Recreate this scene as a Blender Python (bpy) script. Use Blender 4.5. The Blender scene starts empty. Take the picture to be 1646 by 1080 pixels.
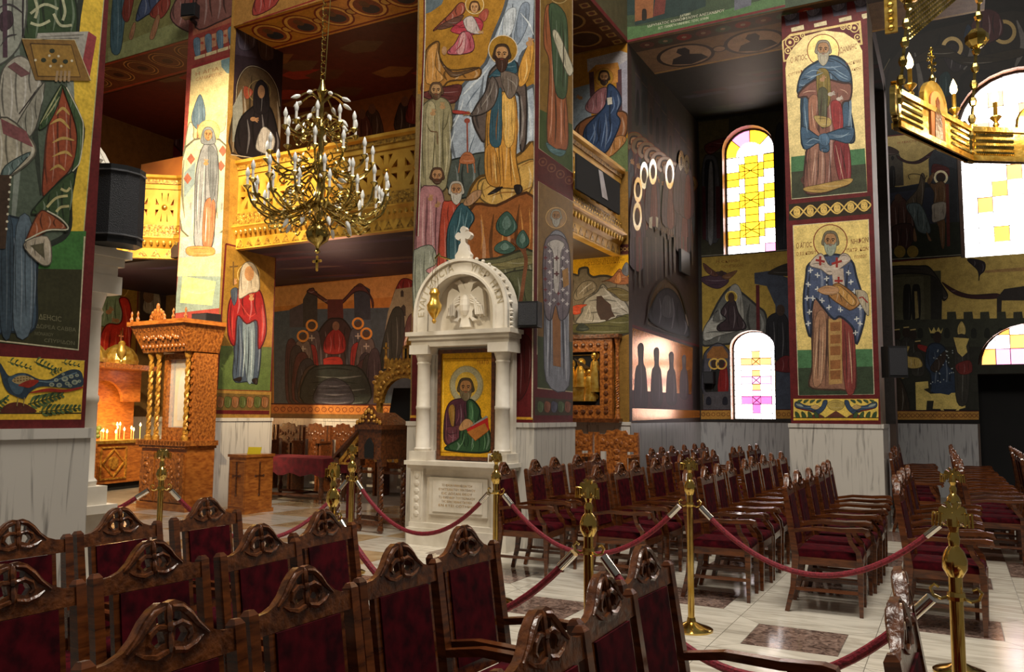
import bpy, bmesh, math, random
from mathutils import Vector, Matrix
from mathutils.geometry import tessellate_polygon
random.seed(7)
scn = bpy.context.scene
COL = scn.collection
PI = math.pi

# ---------------------------------------------------------------- camera
FPX, CAMH = 1328.0, 1.55
PITCH, YAW, ROLL = math.atan2(126, FPX), math.radians(28.1), math.radians(0.45)
ROT = Matrix.Rotation(YAW, 3, 'Z') @ Matrix.Rotation(PI/2+PITCH, 3, 'X') @ Matrix.Rotation(ROLL, 3, 'Z')
CAM = Vector((0, 0, CAMH))
cd = bpy.data.cameras.new('camera')
cd.sensor_width = 36.0
cd.lens = FPX/1646*36.0
cd.clip_start = 0.05
co = bpy.data.objects.new('camera', cd)
co.matrix_world = Matrix.Translation(CAM) @ ROT.to_4x4()
COL.objects.link(co)
scn.camera = co

# ---------------------------------------------------------------- world and exposure
w = bpy.data.worlds.new('world'); scn.world = w; w.use_nodes = True
bg = w.node_tree.nodes['Background']
bg.inputs[0].default_value = (1.0, 0.93, 0.82, 1)
bg.inputs[1].default_value = 0.09
vs = scn.view_settings
vs.view_transform = 'Standard'; vs.look = 'None'; vs.gamma = 1.0
vs.exposure = 0.35
try: vs.use_curve_mapping = False
except Exception: pass

def lamp(name, kind, loc, energy, color, target=None, size=0.2, angle=60, blend=0.5):
    d = bpy.data.lights.new(name, kind); d.energy = energy; d.color = color
    if kind == 'SPOT':
        d.spot_size = math.radians(angle); d.spot_blend = blend; d.shadow_soft_size = size
    elif kind == 'AREA': d.size = size
    else: d.shadow_soft_size = size
    o = bpy.data.objects.new(name, d); o.location = loc
    if target is not None:
        o.rotation_euler = (Vector(target)-Vector(loc)).to_track_quat('-Z', 'Y').to_euler()
    COL.objects.link(o); return o

WARM = (1.0, 0.78, 0.48)
# dome daylight over the crossing, spot lamps on the piers, bulbs in the galleries
lamp('dome_light', 'AREA', (-0.5, 4.0, 13.5), 1500, (1.0, 0.94, 0.84), (-3.2, 8.6, 0), 5.0)
lamp('gallery_spot_lamp', 'SPOT', (-7.6, 4.6, 8.2), 5200, WARM, (-10.9, 9.9, 4.9), 0.15, 44, 0.6)
lamp('nave_spot_lamp', 'SPOT', (-7.4, 3.4, 7.0), 3600, WARM, (-11.8, 9.4, 2.9), 0.15, 36, 0.6)
lamp('shrine_spot_lamp', 'SPOT', (-6.8, 4.6, 5.6), 330, (1.0, 0.86, 0.62), (-5.3, 8.6, 1.6), 0.15, 42, 0.7)
lamp('aisle_lamp', 'POINT', (-10.2, 11.9, 3.2), 42, (1.0, 0.55, 0.4), None, 0.5)
lamp('gallery_lamp', 'POINT', (-10.0, 12.2, 6.3), 26, (1.0, 0.5, 0.25), None, 0.5)
lamp('west_gallery_lamp', 'POINT', (-14.2, 11.6, 6.3), 40, (1.0, 0.5, 0.22), None, 0.5)
lamp('west_aisle_lamp', 'POINT', (-14.2, 10.2, 3.4), 40, WARM, None, 0.4)
lamp('corner_lamp', 'POINT', (-5.2, 11.0, 3.2), 28, WARM, None, 0.4)

# ---------------------------------------------------------------- pixel -> place
def ray(x, y): return ROT @ Vector(((x-823)/FPX, -(y-540)/FPX, -1.0))
def onX(x, y, X): d = ray(x, y); return CAM + d*(X/d.x)
def onY(x, y, Y): d = ray(x, y); return CAM + d*(Y/d.y)
def onZ(x, y, Z=0.0): d = ray(x, y); return CAM + d*((Z-CAMH)/d.z)

def hexc(h, g=1.0):
    h = h.lstrip('#'); r = []
    for i in (0, 2, 4):
        c = int(h[i:i+2], 16)/255.0
        c = c/12.92 if c <= 0.04045 else ((c+0.055)/1.055)**2.4
        r.append(min(1.0, c*g))
    return tuple(r)

# ---------------------------------------------------------------- materials
MATS = {}
def nodes(name):
    m = bpy.data.materials.new(name); m.use_nodes = True; MATS[name] = m
    nt = m.node_tree
    return m, nt, nt.nodes['Principled BSDF']

def noise_mat(name, c1, c2, scale=(4, 4, 4), rough=0.5, metal=0.0, bump=0.0, detail=5, coat=0.0, nscale=1.0, dist=0.0, lo=0.35, hi=0.65, rnd=0.0, sheen=0.0, rvar=0.0):
    m, nt, b = nodes(name)
    L = nt.links.new
    tc = nt.nodes.new('ShaderNodeTexCoord'); mp = nt.nodes.new('ShaderNodeMapping')
    mp.inputs['Scale'].default_value = scale
    L(tc.outputs['Object'], mp.inputs[0])
    n = nt.nodes.new('ShaderNodeTexNoise'); n.inputs['Scale'].default_value = nscale; n.inputs['Detail'].default_value = detail
    n.inputs['Distortion'].default_value = dist
    L(mp.outputs[0], n.inputs['Vector'])
    r = nt.nodes.new('ShaderNodeValToRGB')
    r.color_ramp.elements[0].position = lo; r.color_ramp.elements[1].position = hi
    r.color_ramp.elements[0].color = (*hexc(c1), 1); r.color_ramp.elements[1].color = (*hexc(c2), 1)
    if rnd:
        oi = nt.nodes.new('ShaderNodeObjectInfo'); vm = nt.nodes.new('ShaderNodeVectorMath'); vm.operation = 'SCALE'
        cx = nt.nodes.new('ShaderNodeCombineXYZ')
        for k in range(3): L(oi.outputs['Random'], cx.inputs[k])
        L(cx.outputs[0], vm.inputs[0]); vm.inputs['Scale'].default_value = rnd
        L(vm.outputs[0], mp.inputs['Location'])
    L(n.outputs['Fac'], r.inputs[0]); L(r.outputs[0], b.inputs['Base Color'])
    b.inputs['Roughness'].default_value = rough; b.inputs['Metallic'].default_value = metal
    b.inputs['Coat Weight'].default_value = coat; b.inputs['Coat Roughness'].default_value = 0.12
    b.inputs['Sheen Weight'].default_value = sheen
    if sheen: b.inputs['Sheen Tint'].default_value = (*hexc(c2), 1)
    if bump:
        bn = nt.nodes.new('ShaderNodeBump'); bn.inputs['Strength'].default_value = bump; bn.inputs['Distance'].default_value = 0.02
        L(n.outputs['Fac'], bn.inputs['Height']); L(bn.outputs[0], b.inputs['Normal'])
    if rvar:
        mr = nt.nodes.new('ShaderNodeMapRange'); mr.inputs[3].default_value = rough; mr.inputs[4].default_value = rough+rvar
        L(n.outputs['Fac'], mr.inputs[0]); L(mr.outputs[0], b.inputs['Roughness'])
    return m

def emit_mat(name, col, s, base='#ffffff'):
    m, nt, b = nodes(name)
    b.inputs['Base Color'].default_value = (*hexc(base), 1)
    b.inputs['Emission Color'].default_value = (*hexc(col), 1)
    b.inputs['Emission Strength'].default_value = s
    b.inputs['Roughness'].default_value = 0.2
    return m

noise_mat('marble', '#7f7a74', '#c4beb4', (4, 4, 0.35), 0.28, nscale=2.0, dist=3.0, lo=0.28, hi=0.46, detail=9)
noise_mat('marble_grey', '#605e62', '#a09e9e', (4, 4, 0.35), 0.28, nscale=2.0, dist=3.0, lo=0.28, hi=0.48, detail=9)
noise_mat('marble_tan', '#a89878', '#bcae90', (3, 3, 3), 0.5)
noise_mat('carved_marble', '#c9bfae', '#e6ded0', (3, 3, 3), 0.42, bump=0.06)
noise_mat('floor_marble', '#b9b0a0', '#ded6c6', (1.2, 6.0, 1), 0.10, nscale=1.0, dist=2.2, lo=0.32, hi=0.6, rnd=13.0, rvar=0.08)
noise_mat('floor_breccia', '#4a3a34', '#a58a7c', (1, 1, 1), 0.12, nscale=16, dist=1.5, lo=0.35, hi=0.7, rnd=11.0)
noise_mat('floor_tan', '#a98a62', '#cdb48c', (2, 2, 1), 0.13, nscale=2, rnd=9.0)
noise_mat('floor_joint', '#6a645a', '#7d766b', (5, 5, 5), 0.5)
noise_mat('plaster', '#5a4a30', '#7a6440', (2, 2, 2), 0.6)
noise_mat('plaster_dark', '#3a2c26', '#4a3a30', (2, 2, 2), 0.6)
noise_mat('orange_plaster', '#a8602c', '#c07434', (2, 2, 2), 0.6)
noise_mat('wood', '#3a1b0b', '#6a3818', (3, 3, 18), 0.24, nscale=2.0, dist=0.6, coat=0.35, rnd=7.0)
noise_mat('wood_side', '#3a1b0b', '#6a3818', (3, 18, 18), 0.24, nscale=1.6, dist=0.6, coat=0.35, rnd=7.0)
noise_mat('carved_wood', '#40200e', '#6a3a1a', (30, 30, 30), 0.28, nscale=1.0, bump=0.35, coat=0.3, rnd=7.0)
noise_mat('oak', '#8a4a1c', '#b8702e', (4, 4, 14), 0.32, nscale=2.0, dist=0.5, coat=0.25)
noise_mat('carved_oak', '#6e3a16', '#b06a2c', (26, 26, 26), 0.34, nscale=1.0, bump=0.6, coat=0.2)
noise_mat('gilt_wood', '#8a5a20', '#d8a040', (22, 22, 22), 0.32, metal=0.35, bump=0.5)
noise_mat('gold_paint', '#b88428', '#e0b048', (3, 3, 3), 0.34, metal=0.25)
noise_mat('gold_dark', '#6b4a18', '#c89a3c', (22, 22, 22), 0.35, metal=0.25, bump=0.3)
noise_mat('gold_leaf', '#d09a30', '#f4d070', (12, 12, 12), 0.28, metal=0.85, bump=0.35)
noise_mat('brass', '#b8923c', '#e6c878', (5, 5, 5), 0.14, metal=1.0)
noise_mat('old_brass', '#8c7638', '#d0b870', (9, 9, 9), 0.18, metal=1.0, bump=0.1)
noise_mat('chrome', '#c8c4bc', '#e8e4dc', (5, 5, 5), 0.12, metal=1.0)
noise_mat('velvet', '#260208', '#4a0610', (9, 9, 9), 0.9, nscale=2.0, sheen=0.0, rnd=5.0)
MATS['velvet'].node_tree.nodes['Principled BSDF'].inputs['Specular IOR Level'].default_value = 0.1
noise_mat('rope_velvet', '#5a0a18', '#8c1628', (40, 40, 40), 0.7, nscale=2.0, sheen=0.5, bump=0.3)
noise_mat('cloth', '#48060f', '#6a0c18', (5, 5, 5), 0.8, nscale=2.0, sheen=0.4)
noise_mat('black_plastic', '#101012', '#18181a', (40, 40, 40), 0.45)
noise_mat('grille', '#1a1a1e', '#24242a', (200, 200, 200), 0.6, bump=0.4)
noise_mat('grey_metal', '#707074', '#909094', (8, 8, 8), 0.35, metal=0.6)
noise_mat('lead', '#2a2018', '#3a2a1c', (8, 8, 8), 0.5)
noise_mat('reveal', '#8a5a40', '#b08060', (2, 2, 2), 0.45)
noise_mat('void', '#060505', '#0a0808', (2, 2, 2), 0.9)
noise_mat('white_plastic', '#dcd8d0', '#f0ece4', (3, 3, 3), 0.4)
noise_mat('bulb_glass', '#d8d8d4', '#f4f4f0', (3, 3, 3), 0.12)
noise_mat('yellow_card', '#e8d020', '#f4e040', (3, 3, 3), 0.6)
noise_mat('leaf', '#5a6a20', '#a8a840', (6, 6, 6), 0.6)
noise_mat('wax', '#d8b060', '#f0d898', (3, 3, 3), 0.4)
emit_mat('flame', '#ffc060', 14.0)
emit_mat('lit_bulb', '#ffd890', 9.0)
emit_mat('lit_panel', '#ffd070', 3.2)
emit_mat('glass_white', '#fff6f4', 6.0)
emit_mat('glass_yellow', '#ffbc20', 2.4)
emit_mat('glass_pink', '#ff9ad0', 1.7)
emit_mat('glass_magenta', '#e83cb0', 1.3)
emit_mat('glass_orange', '#ffa040', 1.8)
emit_mat('glass_red', '#c81830', 1.0)
emit_mat('glass_green', '#3a8a40', 0.9)
m, nt, b = nodes('clear_glass')
b.inputs['Base Color'].default_value = (1, 1, 1, 1); b.inputs['Roughness'].default_value = 0.02
b.inputs['Alpha'].default_value = 0.22

# fresco pigment: colour attribute, alpha = gilding
m, nt, b = nodes('fresco_paint')
L = nt.links.new
at = nt.nodes.new('ShaderNodeVertexColor'); at.layer_name = 'Pigment'
tc = nt.nodes.new('ShaderNodeTexCoord')
n1 = nt.nodes.new('ShaderNodeTexNoise'); n1.inputs['Scale'].default_value = 9; n1.inputs['Detail'].default_value = 8
L(tc.outputs['Object'], n1.inputs['Vector'])
n2 = nt.nodes.new('ShaderNodeTexNoise'); n2.inputs['Scale'].default_value = 55; n2.inputs['Detail'].default_value = 3
L(tc.outputs['Object'], n2.inputs['Vector'])
ad = nt.nodes.new('ShaderNodeMath'); ad.operation = 'ADD'
L(n1.outputs['Fac'], ad.inputs[0]); L(n2.outputs['Fac'], ad.inputs[1])
mr = nt.nodes.new('ShaderNodeMapRange'); mr.inputs[1].default_value = 0.55; mr.inputs[2].default_value = 1.45; mr.inputs[3].default_value = 0.55; mr.inputs[4].default_value = 1.35
L(ad.outputs[0], mr.inputs[0])
vm = nt.nodes.new('ShaderNodeVectorMath'); vm.operation = 'SCALE'
L(at.outputs['Color'], vm.inputs[0]); L(mr.outputs[0], vm.inputs['Scale']); L(vm.outputs[0], b.inputs['Base Color'])
b.inputs['Specular IOR Level'].default_value = 0.22
mm = nt.nodes.new('ShaderNodeMath'); mm.operation = 'MULTIPLY'; mm.inputs[1].default_value = 0.6
L(at.outputs['Alpha'], mm.inputs[0]); L(mm.outputs[0], b.inputs['Metallic'])
mr2 = nt.nodes.new('ShaderNodeMapRange'); mr2.inputs[3].default_value = 0.55; mr2.inputs[4].default_value = 0.20
L(at.outputs['Alpha'], mr2.inputs[0]); L(mr2.outputs[0], b.inputs['Roughness'])

# ---------------------------------------------------------------- mesh helpers
STUFF = {'dots','triangle_frieze','egg_moulding','inscription','canopy_carving','crest_carving','openwork','bead_crockets','arch_lettering','carving','relief','carved_relief','rosette_row','blossoms','shelf_carving','arch_carving','frame_carving','top_carving','turret_openings','leading','chain','suspension_chain'}
class MB:
    def __init__(s): s.v = []; s.f = []
    def add(s, vs, fs):
        o = len(s.v); s.v += [tuple(p) for p in vs]; s.f += [tuple(i+o for i in f) for f in fs]; return s
    def box(s, x0, x1, y0, y1, z0, z1):
        return s.add([(x0,y0,z0),(x1,y0,z0),(x1,y1,z0),(x0,y1,z0),(x0,y0,z1),(x1,y0,z1),(x1,y1,z1),(x0,y1,z1)],
            [(0,3,2,1),(4,5,6,7),(0,1,5,4),(1,2,6,5),(2,3,7,6),(3,0,4,7)])
    def frustum(s, c0, h0, c1, h1):   # box tapering from (cx,cy,z) half (hx,hy)
        v = []
        for c, h in ((c0, h0), (c1, h1)):
            v += [(c[0]-h[0],c[1]-h[1],c[2]),(c[0]+h[0],c[1]-h[1],c[2]),(c[0]+h[0],c[1]+h[1],c[2]),(c[0]-h[0],c[1]+h[1],c[2])]
        return s.add(v, [(0,3,2,1),(4,5,6,7),(0,1,5,4),(1,2,6,5),(2,3,7,6),(3,0,4,7)])
    def lathe(s, prof, c=(0,0,0), n=12, axis='z'):
        v = []; f = []
        for r, z in prof:
            for k in range(n):
                a = 2*PI*k/n
                p = (r*math.cos(a), r*math.sin(a), z)
                if axis == 'y': p = (p[0], p[2], p[1])
                if axis == 'x': p = (p[2], p[0], p[1])
                v.append((c[0]+p[0], c[1]+p[1], c[2]+p[2]))
        for i in range(len(prof)-1):
            for k in range(n):
                a, b2 = i*n+k, i*n+(k+1) % n
                f.append((a, b2, b2+n, a+n))
        f.append(tuple(range(n))[::-1]); f.append(tuple((len(prof)-1)*n+k for k in range(n)))
        return s.add(v, f)
    def tube(s, pts, r, n=6, up=None):
        pts = [Vector(p) for p in pts]; m = len(pts); v = []; f = []
        rr = r if isinstance(r, (list, tuple)) else [r]*m
        prev = None
        for i, p in enumerate(pts):
            t = (pts[min(i+1, m-1)]-pts[max(i-1, 0)]).normalized()
            if prev is None:
                a = Vector((0,0,1)) if abs(t.z) < 0.9 else Vector((1,0,0))
                u = t.cross(a).normalized()
            else:
                u = (prev - t*prev.dot(t)).normalized()
            prev = u; w2 = t.cross(u)
            for k in range(n):
                an = 2*PI*k/n
                v.append(p + u*(rr[i]*math.cos(an)) + w2*(rr[i]*math.sin(an)))
        for i in range(m-1):
            for k in range(n):
                a, b2 = i*n+k, i*n+(k+1) % n
                f.append((a, b2, b2+n, a+n))
        f.append(tuple(range(n))[::-1]); f.append(tuple((m-1)*n+k for k in range(n)))
        return s.add(v, f)
    def sweep(s, pts, hw, hh):   # rectangular section (hw along Y, hh in the path's XZ plane), path in XZ
        v = []; f = []; m = len(pts)
        for i, p in enumerate(pts):
            a = pts[max(i-1, 0)]; b2 = pts[min(i+1, m-1)]
            tx, tz = b2[0]-a[0], b2[2]-a[2]; l = math.hypot(tx, tz) or 1
            nx, nz = -tz/l, tx/l
            W = hw[i] if isinstance(hw, list) else hw; Hh = hh[i] if isinstance(hh, list) else hh
            for sy, sn in ((-1,-1),(1,-1),(1,1),(-1,1)):
                v.append((p[0]+nx*Hh*sn, p[1]+W*sy, p[2]+nz*Hh*sn))
        for i in range(m-1):
            for k in range(4):
                a, b2 = i*4+k, i*4+(k+1) % 4
                f.append((a, b2, b2+4, a+4))
        f.append((3,2,1,0)); f.append(tuple((m-1)*4+k for k in range(4)))
        return s.add(v, f)
    def sphere(s, c, r, n=8, m=5):
        r = r if isinstance(r, (tuple, list)) else (r, r, r)
        v = [(c[0], c[1], c[2]-r[2])]; f = []
        for i in range(1, m):
            t = -PI/2+PI*i/m
            for k in range(n):
                a = 2*PI*k/n
                v.append((c[0]+r[0]*math.cos(t)*math.cos(a), c[1]+r[1]*math.cos(t)*math.sin(a), c[2]+r[2]*math.sin(t)))
        v.append((c[0], c[1], c[2]+r[2]))
        for k in range(n): f.append((0, 1+(k+1) % n, 1+k))
        for i in range(m-2):
            for k in range(n):
                a = 1+i*n+k; b2 = 1+i*n+(k+1) % n
                f.append((a, b2, b2+n, a+n))
        t = len(v)-1; o = 1+(m-2)*n
        for k in range(n): f.append((o+k, o+(k+1) % n, t))
        return s.add(v, f)
    def prism(s, loops, d0, d1, plane='xz'):
        """outline + holes extruded between d0 and d1 along the plane's normal"""
        allp = [p for l in loops for p in l]
        tri = tessellate_polygon([[Vector((p[0], p[1], 0)) for p in l] for l in loops])
        def m3(p, d):
            if plane == 'xz': return (p[0], d, p[1])
            if plane == 'yz': return (d, p[0], p[1])
            return (p[0], p[1], d)
        n = len(allp)
        v = [m3(p, d0) for p in allp]+[m3(p, d1) for p in allp]
        f = [tuple(t) for t in tri]+[tuple(i+n for i in reversed(t)) for t in tri]
        o = 0
        for l in loops:
            k = len(l)
            for i in range(k):
                a, b2 = o+i, o+(i+1) % k
                f.append((a, b2, b2+n, a+n))
            o += k
        return s.add(v, f)
    def xform(s, M, start=0):
        s.v = s.v[:start]+[tuple(M @ Vector(p)) for p in s.v[start:]]; return s
    def mesh(s, name, mat, smooth=False):
        me = bpy.data.meshes.new(name); me.from_pydata(s.v, [], s.f)
        bm = bmesh.new(); bm.from_mesh(me); bmesh.ops.recalc_face_normals(bm, faces=bm.faces); bm.to_mesh(me); bm.free()
        me.materials.append(MATS[mat])
        if smooth:
            me.polygons.foreach_set('use_smooth', [True]*len(me.polygons))
            try: me.set_sharp_from_angle(angle=math.radians(40))
            except Exception: pass
        return me
    def build(s, name, mat, parent=None, smooth=False, label=None):
        o = bpy.data.objects.new(name, s.mesh(name, mat, smooth)); COL.objects.link(o)
        if parent: o.parent = parent
        if label: o['label'] = label
        if name in STUFF: o['kind'] = 'stuff'
        return o

def empty(name, loc=(0,0,0), rz=0.0):
    o = bpy.data.objects.new(name, None); o.location = loc; o.rotation_euler = (0, 0, rz)
    o.empty_display_size = 0.1; COL.objects.link(o); return o
def tag(o, label, cat=None, group=None, kind=None):
    o['label'] = label
    if cat: o['category'] = cat
    if group: o['group'] = group
    if kind: o['kind'] = kind
    return o
def thing(name, label, cat, loc=(0,0,0), rz=0.0, group=None, kind=None):
    return tag(empty(name, loc, rz), label, cat, group, kind)
def children(o): return [c for c in COL.objects if c.parent == o]
KIDS = {}
def copy_tree(o, kids, loc, rz, label, group=None):
    """kids: list of (child, [grandchildren])"""
    r = o.copy(); COL.objects.link(r); r.location = loc; r.rotation_euler = (0, 0, rz); r['label'] = label
    if group: r['group'] = group
    for c, g in kids:
        c2 = c.copy(); COL.objects.link(c2); c2.parent = r
        for d in g:
            d2 = d.copy(); COL.objects.link(d2); d2.parent = c2
    return r
def arc(cx, cy, r, a0, a1, n, ry=None):
    ry = ry or r
    return [(cx+r*math.cos(a0+(a1-a0)*i/n), cy+ry*math.sin(a0+(a1-a0)*i/n)) for i in range(n+1)]
def smooth_pts(pts, k=4, closed=True):
    n = len(pts); out = []
    rng = range(n) if closed else range(n-1)
    for i in rng:
        if closed: p0, p1, p2, p3 = pts[i-1], pts[i], pts[(i+1) % n], pts[(i+2) % n]
        else: p0, p1, p2, p3 = pts[max(i-1,0)], pts[i], pts[i+1], pts[min(i+2,n-1)]
        for j in range(k):
            t = j/k
            out.append(tuple(0.5*((2*p1[a])+(-p0[a]+p2[a])*t+(2*p0[a]-5*p1[a]+4*p2[a]-p3[a])*t*t+(-p0[a]+3*p1[a]-3*p2[a]+p3[a])*t**3) for a in range(len(p1))))
    if not closed: out.append(tuple(pts[-1]))
    return out
_txt = {}
def text_tris(s):
    if s in _txt: return _txt[s]
    c = bpy.data.curves.new('t', 'FONT'); c.body = s; c.resolution_u = 2
    o = bpy.data.objects.new('t', c); COL.objects.link(o)
    dg = bpy.context.evaluated_depsgraph_get(); me = o.evaluated_get(dg).to_mesh()
    me.calc_loop_triangles()
    vs = [(v.co.x, v.co.y) for v in me.vertices]; ts = [tuple(t.vertices) for t in me.loop_triangles]
    o.evaluated_get(dg).to_mesh_clear()
    bpy.data.objects.remove(o); bpy.data.curves.remove(c)
    xs = [p[0] for p in vs] or [0, 1]; ys = [p[1] for p in vs] or [0, 1]
    r = (vs, ts, min(xs), max(xs), min(ys), max(ys)); _txt[s] = r
    return r

# ---------------------------------------------------------------- fresco painter
def tint(h, k):
    h = h.lstrip('#'); r = []
    for i in (0, 2, 4):
        c = int(h[i:i+2], 16); r.append(max(0, min(255, int(c*k if k < 1 else c+(255-c)*(k-1)*.55))))
    return '#%02x%02x%02x' % tuple(r)
def scan(poly, c, ax):
    """longest inside interval of a polygon along the line coord[ax] = c"""
    hit = []
    for i in range(len(poly)):
        a, b2 = poly[i], poly[(i+1) % len(poly)]
        if (a[ax] > c) != (b2[ax] > c):
            t = (c-a[ax])/(b2[ax]-a[ax]); hit.append(a[1-ax]+(b2[1-ax]-a[1-ax])*t)
    hit.sort(); best = None
    for i in range(0, len(hit)-1, 2):
        if best is None or hit[i+1]-hit[i] > best[1]-best[0]: best = (hit[i], hit[i+1])
    return best
class Fresco:
    """flat painted decoration lying on one real wall plane (axis, value, outward sign)"""
    def __init__(s, parent, axis, val, sgn, gain=1.0, holes=(), clip=None):
        s.parent, s.axis, s.val, s.sgn, s.gain, s.holes = parent, axis, val, sgn, gain, list(holes)
        s.clip = clip     # (a0,a1,b0,b1) in plane coordinates
        s.c = (0, 0, 1); s.items = []; s.n = 0; s.auto = True
    def crop(s, x0, y0, k): s.c = (x0, y0, k); return s
    def pt(s, x, y):
        X, Y = s.c[0]+x/s.c[2], s.c[1]+y/s.c[2]
        if s.axis == 'X': p = onX(X, Y, s.val); return (p.y, p.z)
        if s.axis == 'Y': p = onY(X, Y, s.val); return (p.x, p.z)
        p = onZ(X, Y, s.val); return (p.x, p.y)
    def wp(s, col, pts, gold=0.0, tris=None):
        if tris is None:
            tris = tessellate_polygon([[Vector((p[0], p[1], 0)) for p in pts]])
        bb = (min(p[0] for p in pts), max(p[0] for p in pts), min(p[1] for p in pts), max(p[1] for p in pts))
        lay = 0
        for ob, ol in s.items_bb():
            if ol >= lay and not (bb[1] < ob[0] or bb[0] > ob[1] or bb[3] < ob[2] or bb[2] > ob[3]): lay = ol+1
        s.items.append((col, pts, tris, lay, bb, gold))
    def items_bb(s): return [(i[4], i[3]) for i in s.items]
    def p(s, col, pts, gold=0.0): s.wp(col, [s.pt(*q) for q in pts], gold)
    def b(s, col, pts, gold=0.0, k=4, fold=True):
        q = smooth_pts(pts, k); s.p(col, q, gold)
        if not s.auto: return
        xs = [p[0] for p in q]; ys = [p[1] for p in q]; w, h = max(xs)-min(xs), max(ys)-min(ys)
        px = min(w, h)/s.c[2]                      # size in photograph pixels
        if px < 4: return
        lw = max(0.55*s.c[2], min(w, h)*.035)
        s.l(tint(col, .5), lw, q+[q[0]], False, gold)
        if px < 9 or not fold: return
        vert = h >= w*.8
        n = max(2, min(6, int(px/7)))
        for i in range(n):
            t = (i+.7)/(n+.4)
            if vert: iv = scan(q, min(xs)+w*t, 0)
            else: iv = scan(q, min(ys)+h*t, 1)
            if not iv: continue
            a, e = iv; L2 = e-a
            a, e = a+L2*(.10+.08*(i % 2)), e-L2*(.08+.1*((i+1) % 2))
            c = (min(xs)+w*t) if vert else (min(ys)+h*t); d = (w if vert else h)*.04*(1 if i % 2 else -1)
            pp = [(c, a), (c+d, (a+e)/2), (c-d*.3, e)]
            if not vert: pp = [(y, x) for x, y in pp]
            s.l(tint(col, 1.45) if i % 2 else tint(col, .62), lw*1.25, pp, True, gold, True)
    def el(s, col, cx, cy, rx, ry=None, gold=0.0, n=20):
        ry = ry or rx; s.p(col, arc(cx, cy, rx, 0, 2*PI*(1-1/n), n-1, ry), gold)
    def r(s, col, x0, y0, x1, y1, gold=0.0): s.p(col, [(x0,y0),(x1,y0),(x1,y1),(x0,y1)], gold)
    def l(s, col, w, pts, sm=False, gold=0.0, taper=False):
        if sm: pts = smooth_pts(pts, 5, False)
        A = []; B = []; m = len(pts)
        for i, q in enumerate(pts):
            a = pts[max(i-1,0)]; c = pts[min(i+1,m-1)]
            tx, ty = c[0]-a[0], c[1]-a[1]; d = math.hypot(tx, ty) or 1
            h = w/2*(math.sin(PI*(i+0.35)/(m+0.7-1+0.35)) if taper else 1)
            h = max(h, w*0.12)
            A.append((q[0]-ty/d*h, q[1]+tx/d*h)); B.append((q[0]+ty/d*h, q[1]-tx/d*h))
        P3 = [s.pt(*q) for q in A+B]; n = m
        tr = []
        for i in range(m-1): tr += [(i, i+1, n+i+1), (i, n+i+1, n+i)]
        s.wp(col, P3, gold, tr)
    def ls(s, col, w, segs, taper=True):
        for g in segs: s.l(col, w, [(g[i], g[i+1]) for i in range(0, len(g), 2)], len(g) > 4, 0, taper)
    def ring(s, col, cx, cy, r, w, ry=None, gold=0.0, n=26):
        ry = ry or r; k = ry/r
        o = arc(cx, cy, r+w/2, 0, 2*PI, n, (r+w/2)*k); i2 = arc(cx, cy, r-w/2, 0, 2*PI, n, (r-w/2)*k)
        P3 = [s.pt(*q) for q in o+i2]; m = n+1; tr = []
        for i in range(n): tr += [(i, i+1, m+i+1), (i, m+i+1, m+i)]
        s.wp(col, P3, gold, tr)
    def t(s, col, txt, x0, y0, x1, y1, h):
        vs2, ts, xa, xb, ya, yb = text_tris(txt)
        if not ts: return
        pts = []
        for q in vs2:
            u = (q[0]-xa)/max(xb-xa, 1e-6); v = (q[1]-ya)/max(yb-ya, 1e-6)
            pts.append(s.pt(x0+(x1-x0)*u, y0+(y1-y0)*u-h*v))
        s.wp(col, pts, 0, ts)
    # --- figures
    def halo(s, cx, cy, r, fill='#d8b860', edge='#7a3a1c', w=None, gold=0.5):
        s.el(fill, cx, cy, r, r, gold); s.ring(edge, cx, cy, r, w or r*0.07)
    def face(s, cx, cy, r, hair='#4a3420', beard=None, skin='#b88a5c', long=1.3, veil=None):
        if veil: s.b(veil, [(cx-r*1.15, cy+r*1.5),(cx-r*1.05, cy-r*.3),(cx-r*.5, cy-r*1.25),(cx+r*.5, cy-r*1.25),(cx+r*1.05, cy-r*.3),(cx+r*1.15, cy+r*1.5)])
        else: s.b(hair, [(cx-r*.86, cy+r*.5),(cx-r*.9, cy-r*.3),(cx-r*.5, cy-r*1.08),(cx+r*.5, cy-r*1.08),(cx+r*.9, cy-r*.3),(cx+r*.86, cy+r*.5)])
        s.b(skin, [(cx, cy+r*1.05),(cx-r*.55, cy+r*.6),(cx-r*.68, cy-r*.2),(cx-r*.4, cy-r*.8),(cx+r*.4, cy-r*.8),(cx+r*.68, cy-r*.2),(cx+r*.55, cy+r*.6)])
        if beard: s.b(beard, [(cx-r*.72, cy+r*.1),(cx-r*.4, cy+r*.42),(cx, cy+r*.36),(cx+r*.4, cy+r*.42),(cx+r*.72, cy+r*.1),(cx+r*.55, cy+r*long*.8),(cx, cy+r*long*1.15),(cx-r*.55, cy+r*long*.8)])
        d = '#3c2616'
        for sg in (-1, 1):
            s.l(d, r*.12, [(cx+sg*r*.5, cy-r*.2),(cx+sg*r*.3, cy-r*.28),(cx+sg*r*.12, cy-r*.2)])
            s.el(d, cx+sg*r*.3, cy-r*.04, r*.12, r*.09, n=8)
        s.l('#8a5c38', r*.14, [(cx+r*.02, cy-r*.15),(cx+r*.06, cy+r*.25)])
        s.l('#7a3a2a', r*.1, [(cx-r*.16, cy+r*.5),(cx+r*.16, cy+r*.5)])
    def hand(s, x, y, r, skin='#b88a5c', ang=0.0):
        s.el(skin, x, y, r, r*.75, n=10)
        for k in range(3):
            a = ang+(k-1)*.4
            s.l(skin, r*.4, [(x, y),(x+r*1.8*math.cos(a), y+r*1.8*math.sin(a))])
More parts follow.
